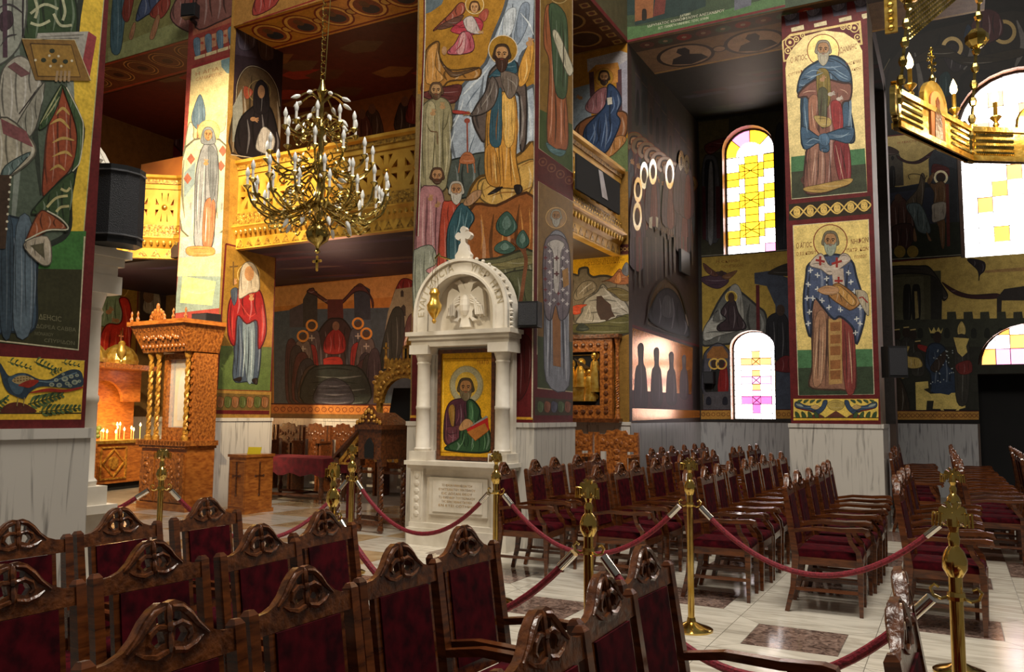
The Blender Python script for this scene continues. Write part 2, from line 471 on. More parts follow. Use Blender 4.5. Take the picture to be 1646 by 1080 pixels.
    def cross(s, col, x, y, r, w=None, sk=0.0):
        w = w or r*.5
        s.l(col, w, [(x-r, y-sk*r),(x+r, y+sk*r)]); s.l(col, w, [(x, y-r),(x, y+r)])
    def saint(s, cx, y0, y1, robe='#6a4030', cloak='#3a4a60', halo='#c8a050', hair='#50402c', beard=None, veil=None, lit='#a88868', wd=1.0, hedge='#7a3a1c', skin='#a87c54', feet='#3a2618'):
        """standing saint, head top y0 to feet y1 (crop pixels)"""
        h = y1-y0; r = h*.065; hy = y0+r*1.1; W = h*.17*wd; dk = '#241a18'
        s.halo(cx, hy, r*1.75, halo, hedge)
        s.b(robe, [(cx-W*.55, y0+h*.3),(cx-W*.72, y1-h*.03),(cx-W*.3, y1-h*.015),(cx+W*.3, y1-h*.015),(cx+W*.72, y1-h*.03),(cx+W*.55, y0+h*.3)])
        for sg in (-1, 1): s.b(feet, [(cx+sg*W*.15, y1-h*.02),(cx+sg*W*.6, y1),(cx+sg*W*.7, y1-h*.012),(cx+sg*W*.35, y1-h*.04)])
        s.b(cloak, [(cx-W*.35, y0+h*.145),(cx-W*.95, y0+h*.21),(cx-W*1.05, y0+h*.42),(cx-W*.98, y0+h*.72),(cx-W*.7, y0+h*.74),(cx-W*.3, y0+h*.5),(cx+W*.2, y0+h*.56),(cx+W*.72, y0+h*.8),(cx+W*1.0, y0+h*.72),(cx+W*1.05, y0+h*.42),(cx+W*.95, y0+h*.21),(cx+W*.35, y0+h*.145)])
        s.b(robe, [(cx-W*.25, y0+h*.15),(cx-W*.2, y0+h*.34),(cx, y0+h*.42),(cx+W*.2, y0+h*.34),(cx+W*.25, y0+h*.15)])
        for k in range(7):
            x = cx+W*(-.5+k/6.0)
            s.l(lit if k % 2 else dk, h*.007, [(x*.9+cx*.1, y0+h*(.5+.04*(k % 3))),(x, y1-h*.05)], False, 0, True)
        for k in range(5):
            sg = -1 if k % 2 else 1
            s.l(lit if k < 3 else dk, h*.007, [(cx+sg*W*.35, y0+h*(.2+.06*k)),(cx+sg*W*.75, y0+h*(.28+.06*k)),(cx+sg*W*.9, y0+h*(.36+.06*k))], True, 0, True)
        s.face(cx, hy+r*.1, r, hair, beard, skin, 1.4, veil)
        s.hand(cx-W*.25, y0+h*.33, r*.4, skin, -1.9); s.hand(cx+W*.3, y0+h*.36, r*.4, skin, -2.4)
    def vine(s, col, x0, y0, x1, y1, n, amp, w):
        pts = []
        for i in range(n*6+1):
            t = i/(n*6.0); pts.append((x0+(x1-x0)*t, y0+(y1-y0)*t+amp*math.sin(t*n*PI)))
        s.l(col, w, pts)
        for i in range(n):
            t = (i+.5)/n; sg = -1 if i % 2 else 1
            cx, cy = x0+(x1-x0)*t, y0+(y1-y0)*t+sg*amp*.15
            s.ring(col, cx, cy, amp*.5, w, n=12)
            s.el(col, cx, cy, amp*.25, amp*.25, n=8)
    def medallion(s, cx, cy, rx, ry, bgc, edge, dark='#2a2018'):
        s.el(edge, cx, cy, rx, ry); s.el(bgc, cx, cy, rx*.86, ry*.86)
        s.b(dark, [(cx-rx*.62, cy+ry*.55),(cx-rx*.35, cy+ry*.05),(cx+rx*.35, cy+ry*.02),(cx+rx*.66, cy+ry*.5),(cx, cy+ry*.72)])
        s.el(dark, cx, cy-ry*.22, rx*.24, ry*.34)
    def build(s, name='fresco'):
        V = []; F = []; C = []
        def sub(tri):
            polys = [tri]
            if s.clip:
                a0, a1, b0, b1 = s.clip
                for nx, ny, d in ((1,0,a0),(-1,0,-a1),(0,1,b0),(0,-1,-b1)):
                    polys = [q for q in (hclip(q, nx, ny, d) for q in polys) if len(q) > 2]
            for H in s.holes:
                out = []; m = len(H)
                area = sum(H[i][0]*H[(i+1) % m][1]-H[(i+1) % m][0]*H[i][1] for i in range(m))
                HH = H if area > 0 else H[::-1]
                for q in polys:
                    cur = q
                    for i in range(m):
                        (ax, ay), (bx, by) = HH[i], HH[(i+1) % m]
                        nx, ny = (by-ay), -(bx-ax)      # outward normal of a ccw polygon
                        d = nx*ax+ny*ay
                        o = hclip(cur, nx, ny, d)
                        if len(o) > 2: out.append(o)
                        cur = hclip(cur, -nx, -ny, -d)
                        if len(cur) < 3: break
                polys = out
            return polys
        for col, pts, tris, lay, bb, gold in s.items:
            off = s.sgn*(0.003+0.00015*lay); c = hexc(col, s.gain)
            cut = [H for H in s.holes]
            for t in tris:
                tri = [pts[t[0]], pts[t[1]], pts[t[2]]]
                ar = (tri[1][0]-tri[0][0])*(tri[2][1]-tri[0][1])-(tri[2][0]-tri[0][0])*(tri[1][1]-tri[0][1])
                if abs(ar) < 1e-9: continue
                if ar < 0: tri = tri[::-1]
                for q in (sub(tri) if (s.holes or s.clip) else [tri]):
                    o = len(V)
                    for a, e in q:
                        if s.axis == 'X': V.append((s.val+off, a, e))
                        elif s.axis == 'Y': V.append((a, s.val+off, e))
                        else: V.append((a, e, s.val+off))
                    idx = tuple(range(o, o+len(q)))
                    flip = (s.axis == 'X' and s.sgn < 0) or (s.axis == 'Y' and s.sgn > 0) or (s.axis == 'Z' and s.sgn < 0)
                    F.append(idx[::-1] if flip else idx)
                    C.append((c[0], c[1], c[2], gold))
        me = bpy.data.meshes.new(name); me.from_pydata(V, [], F)
        at = me.color_attributes.new('Pigment', 'FLOAT_COLOR', 'CORNER')
        buf = []
        for poly, c in zip(me.polygons, C): buf += list(c)*len(poly.vertices)
        at.data.foreach_set('color', buf)
        me.materials.append(MATS['fresco_paint'])
        o = bpy.data.objects.new(name, me); COL.objects.link(o); o.parent = s.parent
        o.matrix_parent_inverse = Matrix.Translation(s.parent.location).inverted()
        return o
def hclip(q, nx, ny, d):
    out = []; m = len(q)
    for i in range(m):
        a, b2 = q[i], q[(i+1) % m]
        da, db = nx*a[0]+ny*a[1]-d, nx*b2[0]+ny*b2[1]-d
        if da >= 0: out.append(a)
        if (da >= 0) != (db >= 0):
            t = da/(da-db); out.append((a[0]+(b2[0]-a[0])*t, a[1]+(b2[1]-a[1])*t))
    return out
# ================================================================= the setting
PX0, PX1, PY0, PY1 = -6.07, -4.33, 8.65, 9.78      # central pier
SW = 1.13                                           # the aisle side lies a little farther out
QX0, QX1, QY0, QY1 = -11.75, -10.7, 9.72, 10.97    # left pier
NY0, NY1 = 1.83, 3.0                               # near pier (same X as the central one)
RX0, RX1, RY0, RY1 = -2.02, -0.87, 12.1, 13.0      # right pier
AY = 11.89                                          # aisle back wall
TX = -4.33                                          # transept side wall
BY = 15.85                                          # back wall of the transept
EY = 18.4                                           # back wall right of the right pier
WY = 13.44
WX = -16.6                                          # end wall of the aisle
BZ = 7.4                                            # beam soffits
GZ0, GZ1 = 3.99, 5.34                               # side gallery fascia bottom / rail top
HZ0, HZ1, HB = 4.31, 5.83, 8.16                     # aisle gallery fascia, rail top, beam soffit
GY = 10.02                                          # aisle gallery front

# floor: bed plus slabs
floor = MB().box(-16, 4.0, -2, 20.5, -0.12, -0.004).build('floor', 'floor_joint')
tag(floor, 'polished cream marble floor with inset dark breccia squares', 'floor', kind='structure')
_slabs = {}
def slab(key, pts, mat, loc):
    if key not in _slabs: _slabs[key] = MB().prism([pts], -0.02, 0.0, 'xy').mesh('slab', mat)
    o = bpy.data.objects.new('slab', _slabs[key]); o.location = loc; COL.objects.link(o); o.parent = floor
C = 0.98; g = 0.0025; h = C/2-g; q = 0.31
full = [(-h,-h),(h,-h),(h,h),(-h,h)]
inner = [(-q,-q),(q,-q),(q,q),(-q,q)]
q2 = q+2*g
def trap(k):
    a = [(-h+g,-h),(h-g,-h),(q2-g,-q2),(-q2+g,-q2)]
    c, s = [(1,0),(0,1),(-1,0),(0,-1)][k]
    return [(x*c-y*s, x*s+y*c) for x, y in a]
for i in range(-9, 5):
    for j in range(-5, 11):
        x, y = -3.0+i*C, 6.2+j*C
        if y < 1.0 or y > 15.4 or x > 1.6 or x < -12: continue
        if x < -4.3 and (y > 11.5): continue
        near = (x > -5.2 and y < 9.2)
        if (i+j) % 2 == 0:
            if near:
                for k in range(4): slab('trap%d' % k, trap(k), 'floor_marble', (x, y, 0))
                slab('inset', inner, 'floor_breccia', (x, y, 0))
            elif x < -5.3: slab('tan', full, 'floor_tan', (x, y, 0))
            else: slab('dark', full, 'floor_breccia', (x, y, 0))
        else: slab('full', full, 'floor_marble', (x, y, 0))

def pillar(x0, x1, y0, y1, top, label, dado='marble'):
    o = MB().box(x0, x1, y0, y1, 0, top).build('pillar', 'plaster'); tag(o, label, 'pillar', kind='structure')
    t = 0.025
    MB().box(x0-t, x1+t, y0-t, y1+t, 0.0, 1.40).build('dado', dado, o)
    MB().box(x0-t-0.012, x1+t+0.012, y0-t-0.012, y1+t+0.012, 1.40, 1.455).build('dado_cap', dado, o)
    return o
P1o = pillar(PX0, PX1, PY0, PY1, 9.2, 'wide frescoed pier behind the white marble icon shrine')
P0o = pillar(PX0, PX1, NY0, NY1, 9.2, 'nearest frescoed pier at the left edge with a green-robed bishop')
P2o = pillar(QX0, QX1, QY0, QY1, 9.5, 'brightly lit frescoed pier behind the carved wooden icon stand')
P3o = pillar(RX0, RX1, RY0, RY1, 9.2, 'right frescoed pier with two standing saints on gold')

def wall(name, label, mat, fn, cat='wall'):
    m = MB(); fn(m); return tag(m.build(name, mat), label, cat, kind='structure')
# aisle back wall (its right end is the pier with Christ and the gilt icon), with a small stained window
WA0, WA1 = -12.9, -11.83
def awin(): return [(-12.42,1.75),(-11.86,1.75),(-11.86,2.85),(-11.93,3.1),(-12.14,3.3),(-12.35,3.1),(-12.42,2.85)]
hA = [(x*SW, 1.55+(z-1.55)*SW) for x, z in awin()]
wall_aisle = wall('wall_aisle', 'frescoed aisle wall under and over the gallery', 'plaster',
    lambda m: m.prism([[(-17.0,0),(-5.9,0),(-5.9,8.4),(-17.0,8.4)], hA], WY, WY+0.35, 'xz'))
MB().box(-16.6, -5.9, WY-0.025, WY, 0, 1.38).build('dado', 'marble', wall_aisle)
MB().box(-16.6, -5.9, WY-0.037, WY, 1.38, 1.43).build('dado_cap', 'marble', wall_aisle)
wall_christ = wall('wall_pier', 'wall pier painted with the seated Christ and a rocky cave', 'plaster',
    lambda m: m.box(-6.3, TX, AY, AY+0.35, 0, BZ+0.2))
MB().box(-6.3, TX+0.02, AY-0.025, AY, 0, 1.40).build('dado', 'marble', wall_christ)
MB().box(-6.3, TX+0.03, AY-0.037, AY, 1.40, 1.45).build('dado_cap', 'marble', wall_christ)
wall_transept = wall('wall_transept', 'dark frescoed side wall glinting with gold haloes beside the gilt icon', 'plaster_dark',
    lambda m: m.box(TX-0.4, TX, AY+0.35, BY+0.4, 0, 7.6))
MB().box(TX, TX+0.02, AY-0.02, BY, 0, 1.43).build('dado', 'marble_grey', wall_transept)
# transept back wall with two arched windows
def archwin(x0, x1, zb, zs, zt, n=14):
    cx, r = (x0+x1)/2, (x1-x0)/2
    return [(x0, zb), (x1, zb)]+arc(cx, zs, r, 0, PI, n, zt-zs)
def kk(v): return v*BY/16.4
W1 = archwin(kk(-3.96), kk(-2.95), 4.66, 6.72, 7.16)
W2 = archwin(kk(-3.87), kk(-3.02), 1.49, 2.85, 3.17)
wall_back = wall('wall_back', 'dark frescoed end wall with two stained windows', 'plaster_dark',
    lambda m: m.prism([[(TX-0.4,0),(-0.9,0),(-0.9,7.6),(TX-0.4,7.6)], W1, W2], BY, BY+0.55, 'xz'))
MB().box(TX, -1.0, BY-0.02, BY, 0, 1.43).build('dado', 'marble_grey', wall_back)
# wall right of the right pier: tall window, lunette, doorway
ke = EY/19.0
W3 = archwin(0.24*ke, 2.55*ke, 4.7, 7.35, 8.4)
W4 = arc(1.42*ke, 2.58, 0.96*ke, 0, PI, 16, 0.78)
DOOR = [(0.44*ke, 0), (2.4*ke, 0), (2.4*ke, 2.4), (0.44*ke, 2.4)]
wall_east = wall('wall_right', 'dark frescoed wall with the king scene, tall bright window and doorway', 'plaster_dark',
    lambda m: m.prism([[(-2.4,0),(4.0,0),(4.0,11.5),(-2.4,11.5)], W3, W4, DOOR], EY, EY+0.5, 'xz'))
MB().box(-2.4, 0.40*ke, EY-0.02, EY, 0, 1.43).build('dado', 'marble_grey', wall_east)
wall('wall_return', 'short dark wall joining the two end walls behind the right pier', 'plaster_dark',
    lambda m: m.box(-2.4, -1.9, BY+0.0, EY+0.5, 0, 11.5))
door = tag(MB().box(0.42*ke, 2.42*ke, EY+0.5, EY+0.55, 0, 2.42).build('door_1', 'void'), 'dark doorway under the half-round stained glass', 'door', kind='structure')
wall_west = wall('wall_west', 'end wall of the aisle with a saint in green and red', 'plaster',
    lambda m: m.box(WX-0.4, WX, 4.0, WY+0.3, 0, 8.4))
MB().box(WX, WX+0.02, 4.0, WY, 0, 1.43).build('dado', 'marble', wall_west)

# ceilings, beams, gallery floors
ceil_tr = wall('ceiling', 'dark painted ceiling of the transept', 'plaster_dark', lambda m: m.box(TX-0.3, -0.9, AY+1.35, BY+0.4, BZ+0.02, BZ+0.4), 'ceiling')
beam_tr = wall('trim_1', 'painted cross beam with two portrait medallions under it', 'plaster_dark', lambda m: m.box(TX, 0.6, AY, AY+1.37, BZ, 9.4), 'beam')
beam_n = wall('trim_2', 'painted beam from the lit pier to the central pier with gold medallions', 'plaster', lambda m: m.box(QX1, -5.2, PY0*SW, PY0*SW+1.0, HB, 13.0), 'beam')
beam_w = wall('trim_3', 'painted beam left of the lit pier with dark medallions', 'plaster', lambda m: m.box(-16.6, QX0, QY0+0.02, QY0+1.02, HB, 13.0), 'beam')
wall('trim_6', 'short painted beam over the lit pier', 'plaster', lambda m: m.box(QX0, QX1, QY0+0.02, QY0+0.9, 9.5, 13.0), 'beam')
beam_e = wall('trim_4', 'painted beam above the small side gallery', 'plaster', lambda m: m.box(TX-0.9, TX, PY1, AY, BZ, 9.4), 'beam')
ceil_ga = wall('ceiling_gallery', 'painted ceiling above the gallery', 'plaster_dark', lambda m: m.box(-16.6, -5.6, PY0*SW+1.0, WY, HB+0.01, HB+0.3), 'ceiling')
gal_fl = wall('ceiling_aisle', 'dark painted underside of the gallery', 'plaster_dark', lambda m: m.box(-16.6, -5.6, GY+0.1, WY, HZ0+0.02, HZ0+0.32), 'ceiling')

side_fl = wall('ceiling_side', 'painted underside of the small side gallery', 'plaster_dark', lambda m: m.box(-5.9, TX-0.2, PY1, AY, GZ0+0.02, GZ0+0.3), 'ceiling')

# ================================================================= windows (panes glow themselves in place of daylight from outside)
def pane_obj(win, pts, Y, mat):
    return MB().prism([pts], Y, Y+0.012, 'xz').build('pane', mat, win)
def inset_poly(pts, d):
    cx = sum(p[0] for p in pts)/len(pts); cz = sum(p[1] for p in pts)/len(pts)
    return [(cx+(p[0]-cx)*(1-d/max(abs(p[0]-cx)+abs(p[1]-cz), .02)), cz+(p[1]-cz)*(1-d/max(abs(p[0]-cx)+abs(p[1]-cz), .02))) for p in pts]
def window(name, label, loop, Y, reveal='reveal'):
    cx = sum(p[0] for p in loop)/len(loop)
    m = MB(); n = len(loop)
    inn = [(cx+(p[0]-cx)*0.93, p[1]*0.985+0.015*(loop[0][1]+0.6)) for p in loop]
    m.prism([loop, inn], Y+0.20, Y+0.28, 'xz')
    o = m.build(name, 'lead'); tag(o, label, 'window', kind='structure')
    # coloured plaster reveal lining the opening
    r = MB(); v = []; f = []
    lp = [(cx+(p[0]-cx)*0.995, p[1]) for p in loop]
    for p in lp: v += [(p[0], Y-0.004, p[1]), (p[0], Y+0.5, p[1])]
    for i in range(n):
        a, b2 = 2*i, 2*((i+1) % n); f.append((a, b2, b2+1, a+1))
    r.add(v, f).build('reveal', reveal, o)
    return o, inn
def bars(win, segs, Y, w=0.012):
    m = MB()
    for (a, b2) in segs: m.tube([(a[0], Y, a[1]), (b2[0], Y, b2[1])], w, 4)
    m.build('leading', 'lead', win)
def clip_loop(pts, loop):
    q = [tuple(p) for p in pts]; m = len(loop)
    ar = sum(loop[i][0]*loop[(i+1) % m][1]-loop[(i+1) % m][0]*loop[i][1] for i in range(m))
    H = loop if ar > 0 else loop[::-1]
    for i in range(m):
        (ax, ay), (bx, by) = H[i], H[(i+1) % m]
        nx, ny = -(by-ay), (bx-ax)
        q = hclip(q, nx, ny, nx*ax+ny*ay)
        if len(q) < 3: return []
    return q
def fill_panes(win, inn, Y, cells):
    for pts, mat in cells:
        q = clip_loop(pts, inn)
        if len(q) > 2: pane_obj(win, q, Y, mat)
def grid_window(win, inn, Y, cols, rows, colour, arch_z=None):
    x0 = min(p[0] for p in inn); x1 = max(p[0] for p in inn); z0 = min(p[1] for p in inn); z1 = max(p[1] for p in inn)
    segs = []; cells = []; G = 0.006
    xs = [x0+(x1-x0)*c for c in cols]; zt = arch_z or z1
    zs = [z0+(zt-z0)*r2 for r2 in rows]
    for i in range(len(xs)-1):
        for j in range(len(zs)-1):
            cells.append(([(xs[i]+G,zs[j]+G),(xs[i+1]-G,zs[j]+G),(xs[i+1]-G,zs[j+1]-G),(xs[i]+G,zs[j+1]-G)], colour(i, j)))
    for x in xs[1:-1]: segs.append(((x, z0), (x, zt)))
    for z in zs[1:]: segs.append(((x0, z), (x1, z)))
    return cells, segs, (x0, x1, z0, z1, zt)
# upper transept window: yellow lattice
win1, i1 = window('window_1', 'upper arched stained window of yellow and white panes', W1, BY)
def col1(i, j):
    if j == 0: return 'glass_white' if i != 4 else 'glass_pink'
    k = (j-1) % 4
    if i == 2: return 'glass_yellow'
    if i in (1, 3): return 'glass_yellow' if k in (1, 2) else 'glass_white'
    if i == 0: return 'glass_yellow' if k < 2 else 'glass_white'
    return 'glass_white' if k < 2 else 'glass_yellow'
zs1 = [0, .1]+[.1+.9*k/12 for k in range(1, 13)]
c1, s1, e1 = grid_window(win1, i1, BY+.24, [0, .26, .38, .66, .78, 1], zs1, col1, 6.62)
cxm = (e1[0]+e1[1])/2
for k in range(4):
    a0, a1 = PI*k/4, PI*(k+1)/4
    ro, ri = 0.7, 0.27
    q4 = arc(cxm, 6.63, ro, a0+.02, a1-.02, 3)+arc(cxm, 6.63, ri, a1-.02, a0+.02, 3)
    c1.append((q4, ['glass_white','glass_yellow','glass_pink','glass_yellow'][k]))
    s1.append(((cxm+ri*math.cos(a0), 6.63+ri*math.sin(a0)), (cxm+.5*math.cos(a0), 6.63+.5*math.sin(a0))))
c1.append((arc(cxm, 6.63, .26, 0, PI, 8), 'glass_white'))
fill_panes(win1, i1, BY+.24, c1)
for k in range(3):
    zc = 4.66+(6.62-4.66)*(.1+.9*(k*4+2)/12); hx, hz = .17, .11
    s1 += [((cxm-hx, zc-hz), (cxm+hx, zc+hz)), ((cxm-hx, zc+hz), (cxm+hx, zc-hz))]
bars(win1, s1, BY+.232, .007)
# lower transept window: pink crosses on white
win2, i2 = window('window_2', 'lower arched stained window with pink crosses on white glass', W2, BY)
def col2(i, j):
    if i == 2 and 0 < j < 10: return ['glass_magenta','glass_magenta','glass_magenta','glass_pink','glass_orange','glass_pink','glass_orange','glass_white','glass_orange','glass_orange'][j]
    if i in (1, 3) and j in (2, 5, 8): return 'glass_magenta' if j == 2 else ('glass_pink' if j == 5 else 'glass_orange')
    return 'glass_white'
c2, s2, e2 = grid_window(win2, i2, BY+.24, [0, .16, .43, .63, .90, 1.0], [0, .065, .17, .26, .33, .40, .49, .56, .62, .70, .78, 1], col2)
fill_panes(win2, i2, BY+.24, c2)
s2 = s2[3:]
cx2 = e2[0]+(e2[1]-e2[0])*.53
for fz in (.215, .445, .66):
    zc = e2[2]+(e2[3]-e2[2])*fz
    s2 += [((cx2-.08, zc-.07), (cx2+.08, zc+.07)), ((cx2-.08, zc+.07), (cx2+.08, zc-.07))]
bars(win2, s2, BY+.232, .006)
# tall right window, blown out white with a few yellow panes
win3, i3 = window('window_3', 'tall bright arched window behind the gilt ring chandelier', W3, EY)
def col3(i, j):
    if i in (2, 5) and j % 3 == 1: return 'glass_yellow'
    if (i, j) in ((1, 3), (1, 8), (3, 5), (4, 9), (6, 3)): return 'glass_orange'
    return 'glass_white'
c3, s3, e3 = grid_window(win3, i3, EY+.24, [k/8 for k in range(9)], [k/12 for k in range(13)], col3)
fill_panes(win3, i3, EY+.24, c3)
bars(win3, s3[::2], EY+.232, .006)
# lunette above the door
win4, i4 = window('window_4', 'half-round stained glass lunette above the dark doorway', W4, EY)
def col4(i, j): return 'glass_orange' if (i+j) % 3 == 0 else ('glass_pink' if j == 0 else 'glass_white')
c4, s4, e4 = grid_window(win4, i4, EY+.24, [k/7 for k in range(8)], [0, .4, .75, 1], col4)
fill_panes(win4, i4, EY+.24, c4)
bars(win4, s4, EY+.232, .007)
# small aisle window
win5, i5 = window('window_5', 'small pointed stained window at the end of the synod fresco', hA, WY, 'orange_plaster')
def col5(i, j): return ['glass_white','glass_red','glass_pink','glass_green'][(i*3+j*2) % 4] if (i+j) % 3 else 'glass_red'
c5, s5, e5 = grid_window(win5, i5, WY+.24, [0, .25, .5, .75, 1], [k/8 for k in range(9)], col5)
fill_panes(win5, i5, WY+.24, c5)
bars(win5, s5, WY+.232, .01)

# ================================================================= galleries
def gallery(label, p0, p1, GZ0=None, GZ1=None):
    GZ0, GZ1 = (GZ0 or HZ0), (GZ1 or HZ1)
    d = Vector((p1[0]-p0[0], p1[1]-p0[1], 0)); L = d.length
    t = thing('gallery_balustrade', label, 'balustrade', (p0[0], p0[1], 0), math.atan2(d.y, d.x))
    H = GZ1-GZ0; z = lambda f: GZ0+H*f
    def band(name, f0, f1, y0, mat): return MB().box(0, L, y0, 0.12, z(f0), z(f1)).build(name, mat, t)
    fr = band('cornice_band', 0, .12, 0.0, 'gold_paint')
    m = MB(); nT = max(2, int(L/.2))
    for k in range(nT):
        x = L*(k+.5)/nT; w2 = L/nT*.4
        m.prism([[(x-w2, z(.02)), (x+w2, z(.02)), (x, z(.105))]], -0.006, 0.0, 'xz')
    m.build('triangle_frieze', 'gold_dark', fr)
    v = MB(); pr = [(0.0, z(.12)), (-.02, z(.14)), (-.10, z(.22)), (-.12, z(.235)), (-.12, z(.25)), (.12, z(.25)), (.12, z(.12))]
    v.prism([pr], 0, L, 'yz').build('cornice_cove', 'gold_paint', t)
    e = MB()
    for k in range(int(L/.11)): e.sphere((.055+.11*k, -.068, z(.185)), (.032, .022, .058), 6, 4)
    e.build('egg_moulding', 'gold_leaf', t)
    band('fillet', .25, .29, -.09, 'gold_dark')
    db = band('dotted_band', .29, .40, -.03, 'gold_dark')
    e = MB()
    for k in range(int(L/.09)):
        for r2 in (.325, .365): e.sphere((.045+.09*k+(.045 if r2 > .35 else 0), -.03, z(r2)), (.02, .008, .016), 5, 3)
    e.build('dots', 'gold_leaf', db)
    n = max(1, round(L/.60)); wd = L/n; ph = z(.84)-z(.40)
    for k in range(n):
        cx, cz = wd*(k+.5), (z(.40)+z(.84))/2; a, b2 = wd/2, ph/2; s = 0.045
        outer = [(cx-a, cz-b2), (cx+a, cz-b2), (cx+a, cz+b2), (cx-a, cz+b2)]
        holes = []
        ai, bi = a-.07, b2-.07
        for sx in (-1, 1):
            for sz in (-1, 1):
                holes.append([(cx+sx*s, cz+sz*(s*2.2)), (cx+sx*s, cz+sz*bi), (cx+sx*(ai-s*2.0), cz+sz*bi)])
                holes.append([(cx+sx*(s*2.2), cz+sz*s), (cx+sx*ai, cz+sz*s), (cx+sx*ai, cz+sz*(bi-s*2.0))])
        p = MB().prism([outer]+holes, 0.0, 0.07, 'xz').build('lattice_panel', 'gold_paint', t)
        MB().sphere((cx, 0.0, cz), (.055, .045, .055), 10, 6).build('boss', 'gold_leaf', p, True)
    MB().box(0, L, .085, .10, z(.40), z(.84)).build('backing', 'orange_plaster', t)
    band('rail_fillet', .84, .90, -.02, 'gold_paint'); band('rail_frieze', .90, .95, -.04, 'gold_dark')
    m = MB(); m.prism([[(-.04, z(.95)), (-.09, z(.97)), (-.10, z(1.0)), (.16, z(1.0)), (.16, z(.95))]], 0, L, 'yz').build('top_rail', 'gold_paint', t)
    return t
gallery('gilt gallery balustrade behind the brass chandelier', (QX1, GY), (-6.15, GY))
gb = gallery('short gilt balustrade of the side gallery beside the seated Christ', (TX-0.12, PY1+.03), (TX-0.12, AY-.04), 3.99, 5.34)
for a, b2, lb in (((-13.1, 9.63), (-12.37, 10.17), 'far end section of the curved gilt balustrade left of the lit pier'),
                  ((-14.1, 9.04), (-13.1, 9.63), 'section of the curved gilt balustrade behind the large black speaker'),
                  ((-12.37, 10.17), (QX0, 10.28), 'section of the curved gilt balustrade touching the lit pier')):
    gallery(lb, a, b2)
MB_pul = MB().box(-14.0, -12.65, 10.6, 10.66, HZ0+0.3, HZ1+0.58).build('gallery_screen', 'orange_plaster')
tag(MB_pul, 'plain orange panel standing behind the curved balustrade', 'panel')
tag(MB().prism([[(-14.6, 8.8), (-13.05, 9.68), (-12.33, 10.23), (QX0, 10.34), (QX0, 13.3), (-16.5, 13.3), (-16.5, 8.8)]], HZ0+0.16, HZ0+0.3, 'xy').build('ceiling_west', 'plaster'), 'underside of the curved gallery', 'ceiling', kind='structure')
# ================================================================= frescoes
RED = '#5c1c1c'; DRED = '#3c1214'
def robefolds(f, col, w, segs): f.ls(col, w, segs)

# ---- right pier, front: two standing saints
f = Fresco(P3o, 'Y', RY0, -1, 1.0, clip=(RX0, RX1, 1.44, 9.2))
f.wp(RED, [(RX0,1.44),(RX1,1.44),(RX1,9.2),(RX0,9.2)])
f.crop(1240, 0, 3.0)
for x, dy in ((60, 10), (170, -10), (290, -35), (400, -55)):
    f.p('#4c4654', [(x-20, dy-40), (x+70, dy-55), (x+75, dy+105), (x+10, dy+115)])
    f.b('#6c6674', [(x, dy+20), (x+40, dy+10), (x+65, dy+60), (x+30, dy+90), (x, dy+70)])
    f.p('#cdbf98', [(x+35, dy+125), (x+95, dy+110), (x+98, dy+132), (x+38, dy+148)])
    f.p('#cdbf98', [(x+10, dy+15), (x+60, dy+5), (x+62, dy+22), (x+12, dy+34)])
    f.b('#8a4038', [(x+30, dy+25), (x+75, dy+20), (x+70, dy+45), (x+40, dy+48)])
f.p(RED, [(45,165),(440,85),(448,110),(50,195)])
f.p('#d2b878', [(58,300),(50,200),(90,165),(430,100),(440,215)])
f.p('#5c2226', [(64,290),(58,200),(95,176),(420,112),(430,205)])
for x, y, r in ((90, 205, 22), (120, 190, 12), (400, 135, 20), (375, 130, 12), (80, 245, 14), (415, 180, 14), (150, 172, 10), (345, 132, 10)):
    f.ring('#d2b878', x, y, r, 5); f.el('#d2b878', x, y, r*.4, n=8)
gold1 = '#dcc68a'
f.p(gold1, [(97,960),(68,330),(75,285),(105,230),(160,175),(255,148),(350,158),(415,200),(438,245),(440,300),(462,925)], .25)
f.p('#47704a', [(95,757),(450,715),(455,795),(96,835)]); f.p('#3c4030', [(96,830),(455,790),(462,925),(98,960)])
f.l('#c8bfa0', 3, [(98,960),(462,925)])
f.halo(250, 243, 77, '#dcc27a', '#7a2c20', 4)
f.b('#42586c', [(215,300),(290,270),(345,290),(378,340),(388,430),(372,480),(400,640),(385,690),(300,650),(250,640),(155,715),(145,560),(150,470),(125,440),(150,350)])
f.b('#7e5448', [(150,430),(230,380),(340,400),(385,410),(380,480),(345,495),(340,560),(350,690),(380,870),(320,905),(235,935),(160,920),(165,760),(180,660),(180,480),(130,470)])
f.b('#8e3434', [(290,490),(335,500),(345,620),(310,640),(290,560)]); f.b('#7a2e30', [(300,690),(370,690),(382,870),(330,880)])
f.b('#9a6a54', [(180,480),(225,470),(215,600),(235,655),(190,650)]); f.b('#8c6454', [(190,700),(250,700),(255,890),(180,910)])
f.b('#3e566c', [(145,610),(230,660),(250,650),(390,610),(378,690),(285,672),(280,720),(265,735),(235,725),(225,690),(160,720)])
f.b('#4e6880', [(230,655),(265,645),(282,680),(262,705),(232,690)])
f.b('#4a6076', [(225,300),(290,285),(365,330),(384,390),(330,390),(265,345),(180,400),(130,420),(155,345)])
f.b('#7c6a34', [(220,345),(275,345),(285,480),(250,540),(225,480)]); f.b('#52503a', [(225,440),(270,440),(262,600),(235,600)])
f.b('#a89058', [(205,560),(280,570),(285,605),(240,612)])
f.ls('#8aa0b0', 4, [(165,360,200,340,240,345),(170,385,215,365,250,350),(290,320,330,350,372,375),(300,345,340,372,370,385),(160,500,165,580,175,640),(380,520,385,580,385,620),(170,690,200,670,235,680),(300,660,340,660,375,640)])
f.ls('#c09a84', 4, [(195,500,200,560,210,620),(215,720,205,800,195,890),(245,720,245,800,240,900),(150,450,180,440,215,440),(330,430,355,440,370,455),(310,700,330,790,350,880)])
